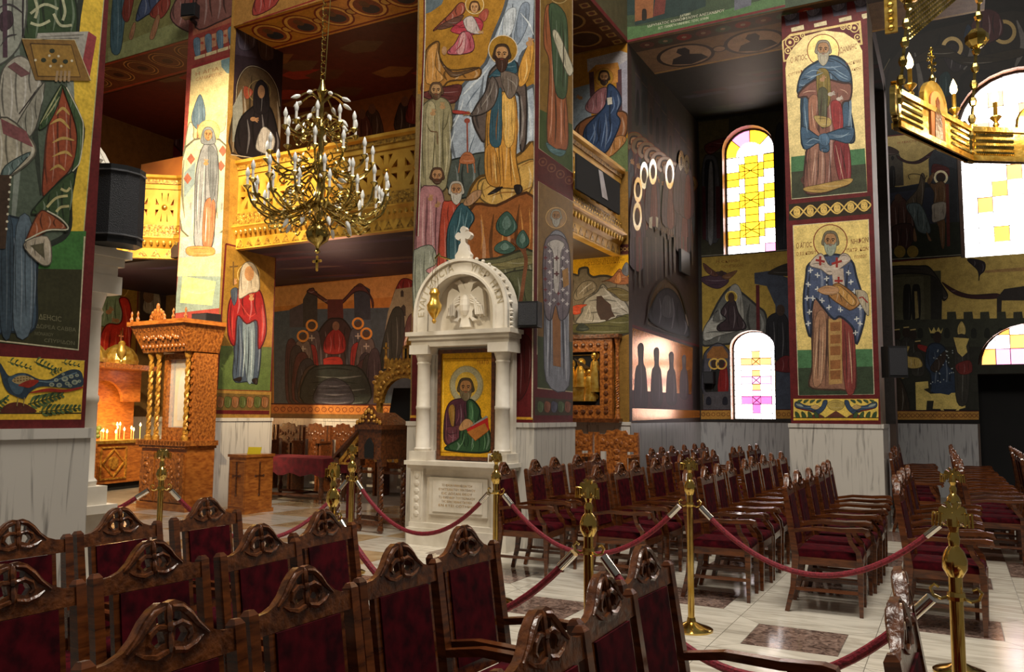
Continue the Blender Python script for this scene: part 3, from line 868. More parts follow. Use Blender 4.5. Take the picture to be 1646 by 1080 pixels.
f.ls('#3a2420', 4, [(230,720,225,820,215,910),(280,730,285,820,290,900),(330,690,350,780,365,870),(270,500,268,560,262,640),(160,720,170,800,165,900),(245,440,240,520,235,590)])
f.b('#a8884c', [(160,905),(230,890),(380,860),(380,885),(320,908),(240,930),(165,922)])
f.face(250, 240, 40, '#8c8070', '#a49c88', '#a8805c', 1.7)
f.hand(245, 385, 13, '#a8805c', -1.0); f.hand(285, 455, 13, '#b0a498', -.3); f.hand(325, 478, 12, '#b0a498', -.4)
f.t('#7a3020', 'Ο ΑΓΙΟC', 92, 305, 172, 285, 26); f.t('#7a3020', 'ΙΩΑΝΝΗC', 326, 260, 412, 235, 28)
f.t('#8a5030', 'ΤΗC ΚΛΙΜ', 358, 318, 430, 300, 14); f.t('#8a5030', 'ΑΚΟC', 385, 345, 432, 332, 13); f.t('#8a5030', 'CΥΓΓΡΑΦ', 82, 370, 150, 350, 14)
# vine band between the saints
f.p('#2e2418', [(84,1000),(84,985),(478,945),(483,1030),(84,1065)])
f.vine('#d2b060', 90, 1026, 480, 988, 6, 26, 7); f.vine('#d2b060', 90, 1026, 480, 988, 6, -26, 7)
# lower saint
f.crop(1240, 320, 2.7)
f.p('#e0c67a', [(93,115),(420,88),(440,655),(112,660)], .25)
f.p('#47704a', [(112,655),(440,650),(443,728),(114,735)]); f.p('#34402e', [(114,733),(443,726),(446,846),(118,852)])
f.l('#c8bfa0', 3, [(94,115),(118,852),(446,847),(421,88),(94,115)])
f.halo(256, 184, 73, '#e0c67a', '#7a2c20', 4)
f.b('#86604c', [(190,430),(350,440),(358,600),(366,820),(300,826),(240,826),(165,812),(178,720),(176,560)])
f.b('#9a7258', [(190,520),(235,500),(235,700),(215,800),(180,790)]); f.b('#7c3a34', [(305,520),(355,540),(365,815),(320,820)])
f.p('#a88450', [(248,520),(305,520),(308,800),(250,805)])
for yy in (535, 590, 640, 700, 745): f.p('#8a5a34', [(255,yy),(300,yy-3),(300,yy+36),(256,yy+38)])
f.b('#46506a', [(165,280),(260,240),(345,265),(370,340),(400,440),(404,520),(370,630),(355,560),(300,510),(270,520),(225,470),(190,430),(175,480),(170,600),(145,520),(140,430),(150,340)])
for i, (x, y) in enumerate(((170,310),(200,330),(240,345),(160,370),(200,390),(240,380),(155,430),(180,430),(165,490),(335,320),(345,360),(330,400),(360,400),(385,470),(370,520),(385,540),(365,580),(220,440),(250,470),(300,480),(160,540))):
    f.cross('#c0c0bc', x, y, 11, 5, .2 if i % 2 else -.2)
f.b('#b8a898', [(165,285),(215,235),(256,290),(310,235),(345,262),(300,300),(255,330),(215,305)])
f.p('#b0a090', [(262,310),(312,300),(318,380),(270,385)])
f.cross('#8a2c28', 212, 268, 20, 10, .2); f.cross('#8a2c28', 284, 275, 22, 10, -.3); f.cross('#8a2c28', 292, 355, 18, 9)
f.b('#9a6c3c', [(262,380),(300,368),(385,440),(350,480),(318,470),(250,420)]); f.b('#b08448', [(275,385),(300,378),(365,440),(345,460)])
f.b('#a49880', [(365,395),(415,410),(422,505),(395,470),(375,430)]); f.l('#8a3028', 6, [(380,430),(395,425),(418,450)])
f.b('#a8805c', [(200,395),(240,375),(290,385),(285,410),(235,415)])
f.ls('#caa888', 4, [(200,560,195,660,185,780),(225,540,222,660,215,800),(335,580,345,700,350,800)])
f.ls('#3a2420', 4, [(210,520,205,640,200,780),(318,540,325,680,325,800),(240,500,240,640,235,810)])
f.face(256, 182, 38, '#6c6450', '#8c9484', '#a07850', 1.5)
f.t('#6a2c1c', 'Ο ΑΓΙΟC', 108, 215, 175, 208, 24); f.t('#6a2c1c', 'ΝΗΦΩΝ', 345, 198, 420, 188, 24)
f.t('#8a5030', 'Ο ΕΞ ΚΟΝΙΤ', 108, 245, 195, 238, 14); f.t('#8a5030', 'ΠΑΤΡ. ΚΩΝ', 328, 232, 420, 222, 16); f.t('#8a5030', 'ΠΟΛΕΩC', 360, 258, 414, 252, 12)
f.p(RED, [(96,852),(462,848),(465,868),(96,872)])
# peacock frieze
def peacocks(f, q, blue='#35455c'):
    """q(u,v): u 0..1 across, v 0..1 up"""
    def P(col, pts): f.b(col, [q(*p) for p in pts])
    f.p('#dcbc58', [q(0,0),q(1,0),q(1,1),q(0,1)]); f.p('#34301c', [q(0,.1),q(1,.1),q(1,.14),q(0,.14)])
    f.p('#dcb040', [q(0,0),q(1,0),q(1,.1),q(0,.1)])
    f.p('#5c3428', [q(.38,.14),q(.62,.14),q(.5,.45)])
    f.b('#b09850', [q(.44,.5),q(.56,.5),q(.6,.8),q(.5,.95),q(.4,.8)])
    for s in (-1, 1):
        X = lambda u: .5+s*(u-.5) if s > 0 else .5-(u-.5)
        P('#5c3428', [(X(.64),.12),(X(.72),.3),(X(.84),.12)])
        P(blue, [(X(.60),.9),(X(.63),.55),(X(.70),.3),(X(.76),.35),(X(.86),.5),(X(.97),.6),(X(.985),.8),(X(.95),.87),(X(.86),.7),(X(.76),.66),(X(.68),.62),(X(.645),.92)])
        P('#b89a60', [(X(.69),.6),(X(.74),.72),(X(.80),.62),(X(.74),.5)]); P('#8a2c20', [(X(.74),.42),(X(.86),.5),(X(.97),.58),(X(.86),.46)])
        P('#8c9488', [(X(.88),.62),(X(.95),.66),(X(.97),.78),(X(.91),.74)])
        for k in range(4):
            u = .7+k*.075; P('#3c5030', [(X(u),.14),(X(u+.02),.34),(X(u+.055),.4),(X(u+.045),.14)])
            P('#46583a', [(X(u-.03),.96),(X(u),.84),(X(u+.03),.8),(X(u+.02),.93)])
f.crop(0, 0, 1)
def q3(u, v):
    return (1275.5+(1412-1275.5)*u, 675.5-(675.5-641)*v)
peacocks(f, q3)
f.build()

# ---- near pier, right face: bishop with a gospel book
f = Fresco(P0o, 'X', PX1, 1, 1.0, clip=(NY0, NY1, 1.44, 9.2))
f.wp(RED, [(NY0,1.44),(NY1,1.44),(NY1,9.2),(NY0,9.2)])
f.crop(0, 0, 2.7)
f.p('#d8b440', [(-700,-900),(490,-900),(449,0),(362,1005),(-700,990)], .2)
f.l('#a8a878', 4, [(449,0),(362,1005)])
f.crop(0, 380, 2.348)
f.p('#3c6a34', [(-700,-20),(324,-20),(312,130),(-700,110)]); f.p('#33321e', [(-700,105),(314,125),(294,428),(-700,340)])
f.l('#b8b090', 6, [(318,0),(294,428),(-300,360)])
f.t('#7a7458', 'ΔΕΗCΙC', 145, 312, 230, 322, 20); f.t('#6c6850', 'ΔΩΡΕΑ CΑΒΒΑ', 135, 345, 285, 360, 15); f.t('#6c6850', 'ΜΟΝΑΧΟΥ', 130, 372, 200, 378, 13); f.t('#6c6850', 'CΠΥΡΙΔΩΝ', 165, 398, 280, 410, 14)
f.crop(0, 0, 2.7)
# robe: white and green phelonion with ochre lining
f.b('#4c5648', [(-300,-200),(300,-200),(330,140),(300,400),(355,560),(320,740),(300,860),(290,1010),(180,1080),(20,1200),(-300,1200)], k=5)
f.crop(0, 380, 2.348)
f.b('#3a4a58', [(-60,-40),(130,-40),(135,180),(130,345),(40,360),(-60,330)]); f.b('#54626c', [(60,-40),(120,-40),(118,340),(50,345)])
f.b('#33404a', [(0,-40),(45,-40),(42,350),(0,340)])
f.crop(0, 0, 2.7)
f.b('#2f4226', [(110,-60),(300,-60),(330,140),(240,150),(110,190)]); f.b('#8a8c80', [(-80,-60),(100,-60),(95,170),(0,280),(-80,250)])
f.ls('#a8a888', 12, [(130,60,190,20,250,40),(130,100,170,110,215,90),(230,60,260,110,310,110),(150,0,160,40,150,80),(270,0,280,50,270,90)], False)
f.b('#3a2a30', [(0,60),(45,50),(55,100),(30,130),(0,130)]); f.l('#46303a', 20, [(18,-40),(20,250)])
f.l('#241c20', 8, [(98,-40),(96,160)]); f.ls('#3a3436', 8, [(-20,40,40,20,100,60),(0,200,30,160,70,150)])
f.b('#a09a8c', [(0,330),(60,250),(120,260),(180,360),(150,400),(60,560),(0,520)]); f.b('#8a8678', [(60,560),(170,380),(190,380),(150,560),(80,620)])
f.p('#6a4848', [(30,290),(60,270),(130,320),(90,335)]); f.l('#2c2424', 5, [(80,495),(150,400)])
f.b('#a09884', [(0,510),(120,590),(145,680),(0,780),(-60,700)]); f.p('#7a4a4a', [(0,515),(110,570),(140,640),(10,580)])
f.b('#5a6a66', [(20,720),(130,660),(60,740),(0,790)])
f.b('#8a4228', [(265,370),(320,440),(355,560),(310,720),(250,790),(185,850),(190,700),(205,560),(240,440)])
f.ls('#b09050', 13, [(215,540,260,520,300,560),(225,620,270,600,320,610),(225,680,280,660,310,680),(215,740,250,720,280,740),(240,500,270,470,300,500)])
f.b('#34482a', [(165,560),(195,480),(265,365),(250,450),(205,540)]); f.ls('#9a9a70', 7, [(170,540,210,470,262,375),(190,520,225,470,255,420)])
f.b('#3c5030', [(268,370),(330,470),(357,560),(345,690),(310,745),(330,640),(325,540)]); f.l('#b8b49c', 5, [(285,380),(345,500),(358,560),(345,690),(310,745),(135,915)], True)
f.b('#34462a', [(135,915),(310,745),(305,870),(290,1000),(250,980),(190,930)]); f.ls('#a8a070', 11, [(200,900,240,860,290,850),(240,920,260,900,296,895),(260,820,285,830,300,815)], False)
f.b('#8a4a2c', [(110,1040),(160,930),(200,920),(285,990),(200,1000),(110,1075)]); f.l('#b8b49c', 6, [(105,1045),(200,1000),(290,995),(260,950),(200,915)], True)
f.halo(-10, -430, 190, '#d8b440', '#7a3a1c', 9, .2); f.b('#7c7e72', [(-260,-180),(-150,-270),(-10,-300),(140,-270),(280,-180),(200,-100),(-10,-60),(-200,-100)]); f.face(-10, -420, 100, '#7c7460', '#a09a88', '#a07850', 1.7)
# gospel book
f.p('#8a8478', [(160,150),(380,137),(415,160),(330,190),(150,180)]); f.p('#8c3a3c', [(383,138),(416,162),(385,345),(345,330),(355,170)])
f.p('#9a968c', [(160,145),(380,137),(345,320),(330,250),(320,175),(160,168)])
f.p('#7c5c2c', [(90,168),(320,172),(392,352),(150,348)]); f.p('#8e6c30', [(128,190),(305,196),(345,335),(160,332)]); f.l('#4a3418', 5, [(128,190),(305,196),(345,335),(160,332),(128,190)])
f.l('#c0b088', 3, [(92,170),(320,174),(390,350)])
for x, y in ((222,222),(185,262),(232,265),(280,268)): f.el('#2c3020', x, y, 12, 10, n=8)
for x, y in ((210,243),(250,245),(150,262),(308,265),(215,288),(262,288)): f.el('#c8bca0', x, y, 6, 6, n=6)
for k in range(4): f.l('#9a8060', 11, [(240+k*18, 355),(246+k*17, 308)])
f.ls('#6a6860', 3, [(170,160,360,150),(180,172,340,165)])
# dark vertical stole with pearls
f.p('#3c2c20', [(-40,760),(45,760),(20,1080),(-40,1080)])
for k in range(8): f.el('#c0b8a0', 42-k*2.5, 770+k*32, 6, 6, n=6)
f.crop(0, 380, 2.348)
f.b('#a89c88', [(85,30),(175,0),(190,95),(150,105)]); f.p('#55503c', [(110,35),(160,25),(165,85)])
f.p(RED, [(-400,330),(0,412),(296,432),(300,470),(-400,440)])
f.l('#b0a888', 4, [(-300,430),(0,456),(318,470)])
f.crop(0, 520, 5.4); f.auto = False
f.p('#d8b23c', [(-900,225),(0,285),(728,322),(700,775),(-900,790)]); f.p('#2c2a18', [(-900,775),(700,772),(698,784),(-900,790)]); f.p('#d8ac34', [(-900,788),(698,784),(697,832),(-900,838)])
f.p(RED, [(-900,838),(697,832),(694,930),(-900,945)])
def fern(x0, y0, x1, y1, n, L, c1='#33452c', c2='#55683c'):
    for k in range(n):
        t = (k+.5)/n; x, y = x0+(x1-x0)*t, y0+(y1-y0)*t; l2 = L*(1-.6*t)
        for sg in (-1, 1): f.l(c1 if k % 2 else c2, L*.30, [(x, y), (x+l2*.45, y+sg*l2*.55-l2*.15), (x+l2*.9, y+sg*l2*.75-l2*.2)], True, 0, True)
    f.l(c1, L*.12, [(x0, y0), (x1, y1)])
f.b('#54281e', [(-20,775),(20,725),(80,690),(160,683),(250,715),(300,772)])
fern(235, 700, 540, 615, 9, 75); fern(330, 765, 690, 735, 9, 70); fern(-60, 740, 60, 640, 5, 60)
fern(60, 330, 270, 395, 5, 45); fern(290, 330, 480, 410, 6, 50); fern(530, 335, 690, 370, 4, 36); fern(420,430,530,395,4,38)
f.b('#2c3a46', [(-40,330),(0,350),(30,400),(75,455),(150,430),(230,435),(330,482),(430,482),(530,428),(620,398),(690,412),(716,480),(708,540),(650,562),(520,556),(400,546),(320,552),(250,598),(212,650),(180,650),(120,628),(60,592),(20,520),(0,440)])
f.b('#445866', [(60,480),(140,445),(220,450),(180,600),(110,600)]); f.l('#5c7078', 9, [(330,500),(440,505),(560,460),(660,425)], True)
f.b('#a89060', [(95,495),(150,455),(230,455),(290,488),(220,515),(150,525)]); f.b('#8c2a1c', [(150,535),(240,492),(318,490),(320,512),(250,556),(190,548)])
for k in range(12): f.el('#6c5430', 120+(k % 6)*26, 478+(k//6)*22-(k % 6)*3, 9, 6, n=7)
f.b('#8c2a1c', [(240,604),(400,562),(560,572),(700,548),(704,562),(560,596),(400,592)])
random.seed(9)
for x, y, r2 in ((440,530,24),(480,490,20),(505,535,26),(555,480,30),(575,520,22),(610,460,22),(640,510,28),(660,450,18),(680,500,16),(600,540,18),(540,440,14)): f.el('#8c917c', x, y, r2, r2*.8, n=9); f.el('#5c6a66', x, y, r2*.5, r2*.4, n=7)
f.l('#8a7848', 8, [(150,640),(138,715)]); f.l('#8a7848', 8, [(205,640),(195,715)])
f.auto = True
f.build()

# ---- central pier, front: saint striking the rock, angel above, kneeling men
f = Fresco(P1o, 'Y', PY0, -1, 1.0, clip=(PX0, PX1, 1.44, 9.2))
f.wp('#7a6440', [(PX0,1.44),(PX1,1.44),(PX1,9.2),(PX0,9.2)])
f.crop(640, 0, 2.843)
f.p('#a8782c', [(120,-1200),(640,-1200),(630,420),(90,430)], .3)
f.p('#5a6468', [(120,-20),(215,-20),(200,20),(150,55),(122,65)])
f.b('#9aa2aa', [(525,-60),(620,-60),(625,80),(615,200),(560,260),(540,430),(600,400),(625,420),(625,700),(440,720),(380,760),(230,760),(215,600),(260,520),(290,400),(400,290),(430,180),(480,60)])
f.b('#7a8490', [(560,30),(600,20),(590,120),(550,200),(530,180)]); f.b('#b4b8ba', [(490,60),(540,40),(520,150),(480,170)])
f.ls('#c4c8c8', 7, [(480,80,450,180,420,260),(400,330,340,390,290,440),(420,300,380,350,330,390),(300,450,280,520,250,580),(560,60,600,110,620,160),(590,420,600,520,610,640),(260,600,240,660,240,720)])
f.ls('#606a74', 6, [(500,150,470,220,440,280),(380,390,340,440,310,490),(350,620,330,680,320,740),(595,450,590,560,580,660)])
f.b('#9a6a30', [(130,230),(185,190),(190,260),(240,320),(370,310),(360,360),(240,370),(200,400),(110,420),(120,340)])
f.b('#5a4028', [(190,270),(250,330),(370,310),(300,340),(240,350)]); f.b('#b88444', [(135,240),(180,200),(170,300),(210,360),(130,380)])
f.b('#5c2c28', [(110,430),(200,400),(290,390),(260,470),(160,460)])
f.b('#4a5048', [(200,760),(290,720),(420,700),(430,800),(320,900),(240,880)])
f.b('#a87a38', [(360,820),(440,790),(560,700),(630,690),(628,1300),(330,1300),(310,960)]); f.b('#c49a50', [(370,830),(450,800),(600,730),(625,760),(600,880),(470,940),(380,910)])
f.ls('#8a5c28', 6, [(390,870,450,840,520,850),(420,900,480,880,590,880),(520,920,560,880,620,850),(560,760,600,740,625,735),(400,960,420,1080,410,1200),(500,980,510,1100,490,1220)])
f.b('#8e5428', [(330,960),(450,940),(620,900),(625,1300),(300,1300)])
f.ls('#c08848', 6, [(380,980,390,1060,380,1140),(470,980,480,1060,470,1160),(560,960,570,1060,560,1160),(600,950,605,1040,600,1140)])
# angel
f.b('#8a4634', [(160,140),(240,60),(280,15),(305,20),(300,60),(250,90),(200,120)]); f.b('#5c3c30', [(180,125),(250,85),(300,70),(270,110),(200,135)])
f.b('#9a4a3a', [(370,70),(400,40),(415,55),(400,95),(370,100)])
f.halo(350, 22, 42, '#c09040', '#d8c090', 3)
f.b('#a83a44', [(300,90),(360,80),(390,110),(370,150),(310,160),(240,140)]); f.b('#b8a8a0', [(300,90),(340,75),(370,130),(375,155),(330,150),(310,130)])
f.b('#a8545c', [(290,150),(330,150),(350,210),(330,240),(260,250),(225,240),(260,200)]); f.b('#c08c88', [(290,155),(310,160),(300,240),(270,240)])
f.ls('#8a2c34', 5, [(320,165,330,200,330,230),(300,170,285,210,260,235),(250,110,280,120,300,110)])
f.el('#a8805c', 212, 232, 12, 20, n=10); f.face(350, 35, 26, '#50341c', None); f.hand(375, 148, 9, '#b08860', 0)
# main saint
f.b('#5a4c44', [(420,330),(480,280),(545,290),(552,380),(585,400),(585,640),(560,680),(555,440),(500,440),(470,440),(440,480),(400,640),(370,620),(340,540),(360,480),(400,420)])
f.b('#c08a3c', [(575,250),(605,190),(622,200),(612,290),(590,370),(555,395),(550,330)])
f.b('#c0883a', [(415,470),(475,420),(535,440),(545,600),(540,720),(560,850),(500,860),(430,850),(400,800),(400,640)]); f.b('#d4a454', [(475,440),(530,450),(530,640),(490,660)])
f.b('#b47c34', [(400,680),(440,670),(470,840),(420,845),(398,790)]); f.b('#34505a', [(430,480),(470,400),(475,500),(470,660),(420,650)])
f.b('#2e4c56', [(415,350),(520,270),(545,330),(500,340),(455,350)]); f.b('#6a5c50', [(470,330),(550,350),(535,430),(500,445)])
f.b('#5c5048', [(350,500),(400,420),(430,350),(460,400),(440,480),(390,520),(330,530)])
f.ls('#e0bc78', 5, [(490,470,495,560,490,640),(515,690,525,770,540,840),(440,700,445,780,450,840),(585,270,590,320,575,370)])
f.ls('#7a4c1c', 5, [(475,670,480,760,485,850),(510,660,515,760,520,850),(420,680,425,760,430,830),(540,460,545,580,540,680),(460,500,450,580,450,640)])
f.ls('#8a8074', 5, [(440,370,420,430,380,490),(500,360,530,380,540,400),(560,450,570,540,570,640)])
f.b('#241c18', [(410,890),(450,860),(480,855),(450,880)]); f.b('#241c18', [(530,850),(560,845),(570,870),(545,890)])
f.halo(480, 228, 66, '#a87c30', '#c8b8a0', 4)
f.face(475, 250, 42, '#3c2a1c', '#3c2418', '#a87c50', 1.7); f.hand(600, 200, 16, '#a87c50', -1.2); f.hand(320, 518, 13, '#a87c50', 3.1)
# hanging censer/lamp
f.l('#8a4434', 7, [(316,545),(318,700)]); f.el('#8a4434', 316, 552, 14, 12, n=8); f.b('#a0603c', [(300,700),(335,700),(350,745),(282,745)])
for x in (283, 316, 348): f.l('#a0603c', 5, [(x, 745),(x+(-6 if x < 300 else 4), 790)])
f.b('#9a3a30', [(250,505),(300,508),(330,520),(260,520)])
# grey-robed monk
f.b('#8c8260', [(110,490),(180,445),(235,470),(250,560),(235,640),(245,720),(230,800),(210,870),(110,880),(105,600)]); f.b('#a49874', [(130,500),(170,480),(165,600),(180,830),(130,850)])
f.ls('#5c5438', 5, [(170,600,165,700,155,840),(205,600,205,700,200,820),(130,560,150,600,180,600),(235,500,225,560,205,600)]); f.ls('#b8ac88', 5, [(190,620,190,720,185,820),(220,620,225,720,215,800)])
f.l('#6a5038', 6, [(150,600),(180,605),(182,660)]); f.face(175, 415, 34, '#5c4430', '#5c4430', '#a88258', 1.1); f.hand(160, 520, 13, '#a88258', -1.3); f.hand(205, 490, 13, '#a88258', -1.6)
# two kneeling men
f.b('#a87474', [(95,900),(150,850),(200,870),(215,960),(205,1080),(200,1300),(80,1300)]); f.ls('#c49a94', 6, [(120,900,115,1000,110,1120),(150,890,150,1000,150,1100)]); f.ls('#6c4044', 5, [(180,900,175,1000,170,1100),(135,900,135,1000,125,1100)])
f.b('#a84430', [(200,960),(230,920),(285,930),(260,1000),(220,1100),(230,1300),(180,1300)]); f.b('#34545a', [(240,1010),(290,930),(330,960),(350,1000),(320,1060),(300,1200),(240,1300),(225,1100)])
f.b('#a8805c', [(300,930),(340,880),(380,870),(375,900),(330,940)]); f.ls('#6c8c90', 6, [(290,950,280,1020,260,1090),(320,970,310,1020,300,1080)])
f.face(180, 805, 34, '#503828', '#503828', '#a87c54', 1.0); f.face(268, 870, 36, '#b0a898', '#b8b0a0', '#a87c54', 1.6); f.hand(150, 910, 12, '#a87c54', -1.4); f.hand(180, 940, 12, '#a87c54', -1.0)
# lower landscape (crop F)
f.crop(640, 340, 2.0)
f.b('#8a8c7c', [(62,120),(110,110),(125,165),(90,190),(110,220),(55,330),(50,150)]); f.p('#6c6c5c', [(55,330),(110,220),(120,300),(60,480)])
f.b('#58563a', [(230,170),(320,150),(438,130),(436,300),(360,330),(300,280),(200,260)]); f.b('#46472e', [(300,220),(438,190),(436,300),(340,300)]); f.b('#6c6440', [(250,170),(330,165),(430,140),(430,170),(300,190)])
f.l('#6a4028', 12, [(395,290),(405,220),(412,150),(390,110),(365,90)], True); f.l('#6a4028', 8, [(412,160),(408,120),(400,95)], True)
for x, y, rx, ry in ((350,40,32,40),(345,115,32,22),(402,90,20,30)):
    f.b('#3a5448', [(x, y-ry),(x+rx*.8, y-ry*.3),(x+rx, y+ry*.4),(x, y+ry),(x-rx, y+ry*.5),(x-rx*.9, y-ry*.3)]); f.b('#5c7468', [(x, y-ry*.7),(x+rx*.5, y),(x-rx*.1, y+ry*.5),(x-rx*.5, y)])
f.p('#5a1618', [(366,300),(440,290),(434,668),(376,662)]); f.b('#46100f', [(375,400),(430,420),(420,560),(380,600)])
f.p('#5a1a1c', [(48,340),(75,340),(70,680),(44,680)])
f.p('#c49030', [(40,655),(436,661),(436,669),(40,663)]); f.p('#5a1618', [(40,664),(436,670),(436,684),(40,680)])
f.crop(640, 0, 2.843)
f.l('#5c1c1c', 8, [(124,-600),(122,150),(88,1080)]); f.l('#c8c0ac', 4, [(128,-600),(126,150),(93,1080)])
f.crop(0, 0, 1); f.l('#c4b8a0', 2.2, [(862.5,-300),(861,100),(856,672)])
f.build()

# ---- central pier, right face: prophet above, bishop below
f = Fresco(P1o, 'X', PX1, 1, 1.0, clip=(PY0, PY1, 1.44, 9.2))
f.wp('#54181a', [(PY0,1.44),(PY1,1.44),(PY1,9.2),(PY0,9.2)])
f.crop(640, 0, 2.843)
f.p('#7a5c2c', [(652,-500),(795,-500),(797,790),(642,678)], .25); f.p('#3c4a28', [(646,500),(797,570),(797,790),(642,678)])
f.l('#a89a80', 3, [(652,-400),(642,678),(797,790),(795,-400)])
f.halo(735, -30, 45, '#7a5c2c', '#a89060')
f.b('#8a5030', [(672,40),(700,40),(720,200),(765,440),(775,660),(740,680),(680,640),(690,300),(665,200)]); f.b('#3c4c34', [(690,20),(760,60),(775,200),(770,420),(740,450),(715,400),(700,200)])
f.b('#b0a890', [(705,160),(730,150),(795,300),(798,330),(770,335)]); f.ls('#c0886c', 5, [(700,440,700,540,690,630),(740,470,745,570,745,660)]); f.ls('#2c2418', 5, [(720,440,720,560,715,660),(750,100,755,240,750,400)])
f.b('#4a6a6c', [(675,650),(720,680),(765,690),(740,715),(690,690)])
f.p('#4a1c1a', [(640,685),(800,795),(803,912),(636,815)])
for k in range(4): f.ring('#6c4430', 660+k*40, 740+k*28, 18, 5, n=10); f.el('#6c4430', 660+k*40, 740+k*28, 7, n=8)
f.p('#6e5226', [(640,828),(803,925),(806,1650),(634,1620)], .25); f.l('#a89a80', 3, [(634,1620),(640,828),(803,925),(806,1645)])
f.crop(640, 340, 2.0)
f.p('#3a4428', [(447,400),(560,420),(560,580),(447,566)]); f.l('#b0a080', 3, [(446,567),(562,580)])
f.halo(507, 20, 33, '#7a5c2c', '#b8945c')
f.b('#7a7c84', [(475,100),(505,60),(540,90),(552,200),(545,330),(548,560),(475,545),(468,330),(466,180)])
f.b('#7a3a40', [(465,130),(490,100),(495,170),(480,260),(466,260)]); f.b('#7a3a40', [(525,110),(545,150),(550,300),(530,280)])
f.p('#8a5c34', [(494,230),(520,230),(522,500),(497,495)])
f.b('#6c6268', [(468,110),(505,75),(545,105),(553,220),(548,320),(520,350),(505,300),(490,350),(468,310)])
for k in range(36):
    xx, yy = 472+(k % 6)*14, 115+(k//6)*34+(k % 2)*12
    f.cross('#c4beba' if k % 3 else '#6a2428', xx, yy, 6, 3.4)
f.b('#b4aca4', [(478,105),(505,90),(534,105),(522,135),(515,250),(500,250),(497,135)]); f.cross('#54282a', 508, 150, 8, 5); f.cross('#54282a', 508, 200, 8, 5)
f.p('#9a7038', [(526,190),(545,180),(548,235),(530,245)])
f.ls('#b0b0b4', 4, [(482,350,480,440,478,530),(534,350,537,440,540,545)]); f.ls('#3a3a42', 4, [(490,300,488,420,486,530),(528,300,530,420,532,540)])
f.face(507, 15, 19, '#8c8878', '#9c988c', '#906c48', 1.6)
f.p('#3c3424', [(440,596),(560,606),(560,655),(438,655)])
for k in range(5): f.b(['#4a5a3a','#7a4a34','#4a4a58'][k % 3], [(450+k*22,610),(468+k*22,618),(462+k*22,645),(448+k*22,640)])
f.build()

# ---- left pier, front (strongly lit): holy woman before a white town
f = Fresco(P2o, 'Y', QY0, -1, 1.0, clip=(QX0, QX1, 1.44, 9.5))
f.wp('#8a3c34', [(QX0,1.44),(QX1,1.44),(QX1,9.5),(QX0,9.5)])
f.crop(0, 0, 2.7)
f.p('#9a5a44', [(835,-200),(1045,-200),(1040,85),(838,155)]); f.b('#7a5048', [(850,-50),(950,-80),(1030,40),(940,100),(850,120)])
for k in range(4):
    x = 845+k*50; y = 175-k*16
    f.b('#5c7080', [(x-5,y),(x+22,y-8),(x+25,y+60),(x+5,y+70)]); f.p('#b08060', [(x+25,y-10),(x+45,y-16),(x+45,y+40),(x+25,y+48)]); f.el('#a04838', x+33, y+12, 8, 6, n=8)
    f.p('#c8b488', [(x,y+72),(x+46,y+58),(x+46,y+72),(x,y+86)])
f.p('#8a3030', [(835,285),(1025,228),(1025,240),(835,297)])
f.p('#d8c490', [(832,300),(1017,242),(975,1200),(770,1200)], .15)
f.p('#6c8488', [(1017,242),(960,262),(962,290),(985,318),(1013,322)])
f.t('#b07850', 'Η ΑΓΙΑ', 850, 330, 950, 305, 16); f.t('#b07850', 'CΑΜΑΡΕΙΤΙC', 850, 352, 965, 325, 14)
f.b('#5c7080', [(870,410),(892,480),(885,540),(855,560),(832,520),(845,460)]); f.l('#8a6048', 7, [(860,540),(858,610)])
f.b('#d8cca8', [(815,560),(830,530),(842,560),(842,600),(880,610),(900,640),(800,720)]); f.b('#d8cca8', [(940,590),(975,560),(985,490),(1000,500),(995,640),(950,660)])
f.b('#c8c0a0', [(805,640),(990,640),(970,1000),(790,1000)]); f.p('#8a9a9c', [(800,750),(850,700),(845,800),(800,860)])
for x, y in ((830,690),(815,775),(968,655),(960,720)): f.p('#a0604c', [(x-18,y),(x,y-25),(x+18,y),(x,y+25)])
for k in range(4): f.p('#8a8c88', [(825+k*45,880),(833+k*45,878),(832+k*45,910),(824+k*45,912)])
f.p('#9aa4a0', [(788,1030),(965,1010),(960,1100),(780,1120)])
f.halo(907, 570, 48, '#d8c48c', '#c0a060', 3)
f.b('#8a8c90', [(875,650),(905,615),(940,640),(950,740),(945,850),(935,950),(920,1070),(850,1075),(845,950),(850,760)]); f.b('#a06a4c', [(890,880),(935,880),(920,1065),(880,1060)]); f.b('#707478', [(905,640),(945,680),(935,830),(915,860)])
f.ls('#c4c4bc', 4, [(870,700,862,820,855,960),(890,680,885,800,880,860),(900,900,895,980,892,1050)]); f.ls('#5c5c60', 4, [(925,700,925,800,915,900),(880,800,872,900,865,1000)])
f.face(905, 585, 25, '#6a6c70', None, '#b08458', 1.2, '#7c8084'); f.hand(895, 710, 11, '#b08458', -1.5)
f.crop(0, 380, 2.348)
f.p('#7c8c84', [(672,150),(838,150),(830,270),(660,290)]); f.p('#e0cf80', [(690,150),(815,170),(800,260),(680,250)])
f.b('#b88048', [(710,40),(800,40),(805,70),(715,72)]); f.l('#e8d890', 4, [(690,200),(750,215),(810,200)], True)
f.p('#6c3a2c', [(600,660),(800,660),(795,690),(600,690)])
f.p('#c89c48', [(560,690),(800,690),(800,800),(560,800)])
f.build()

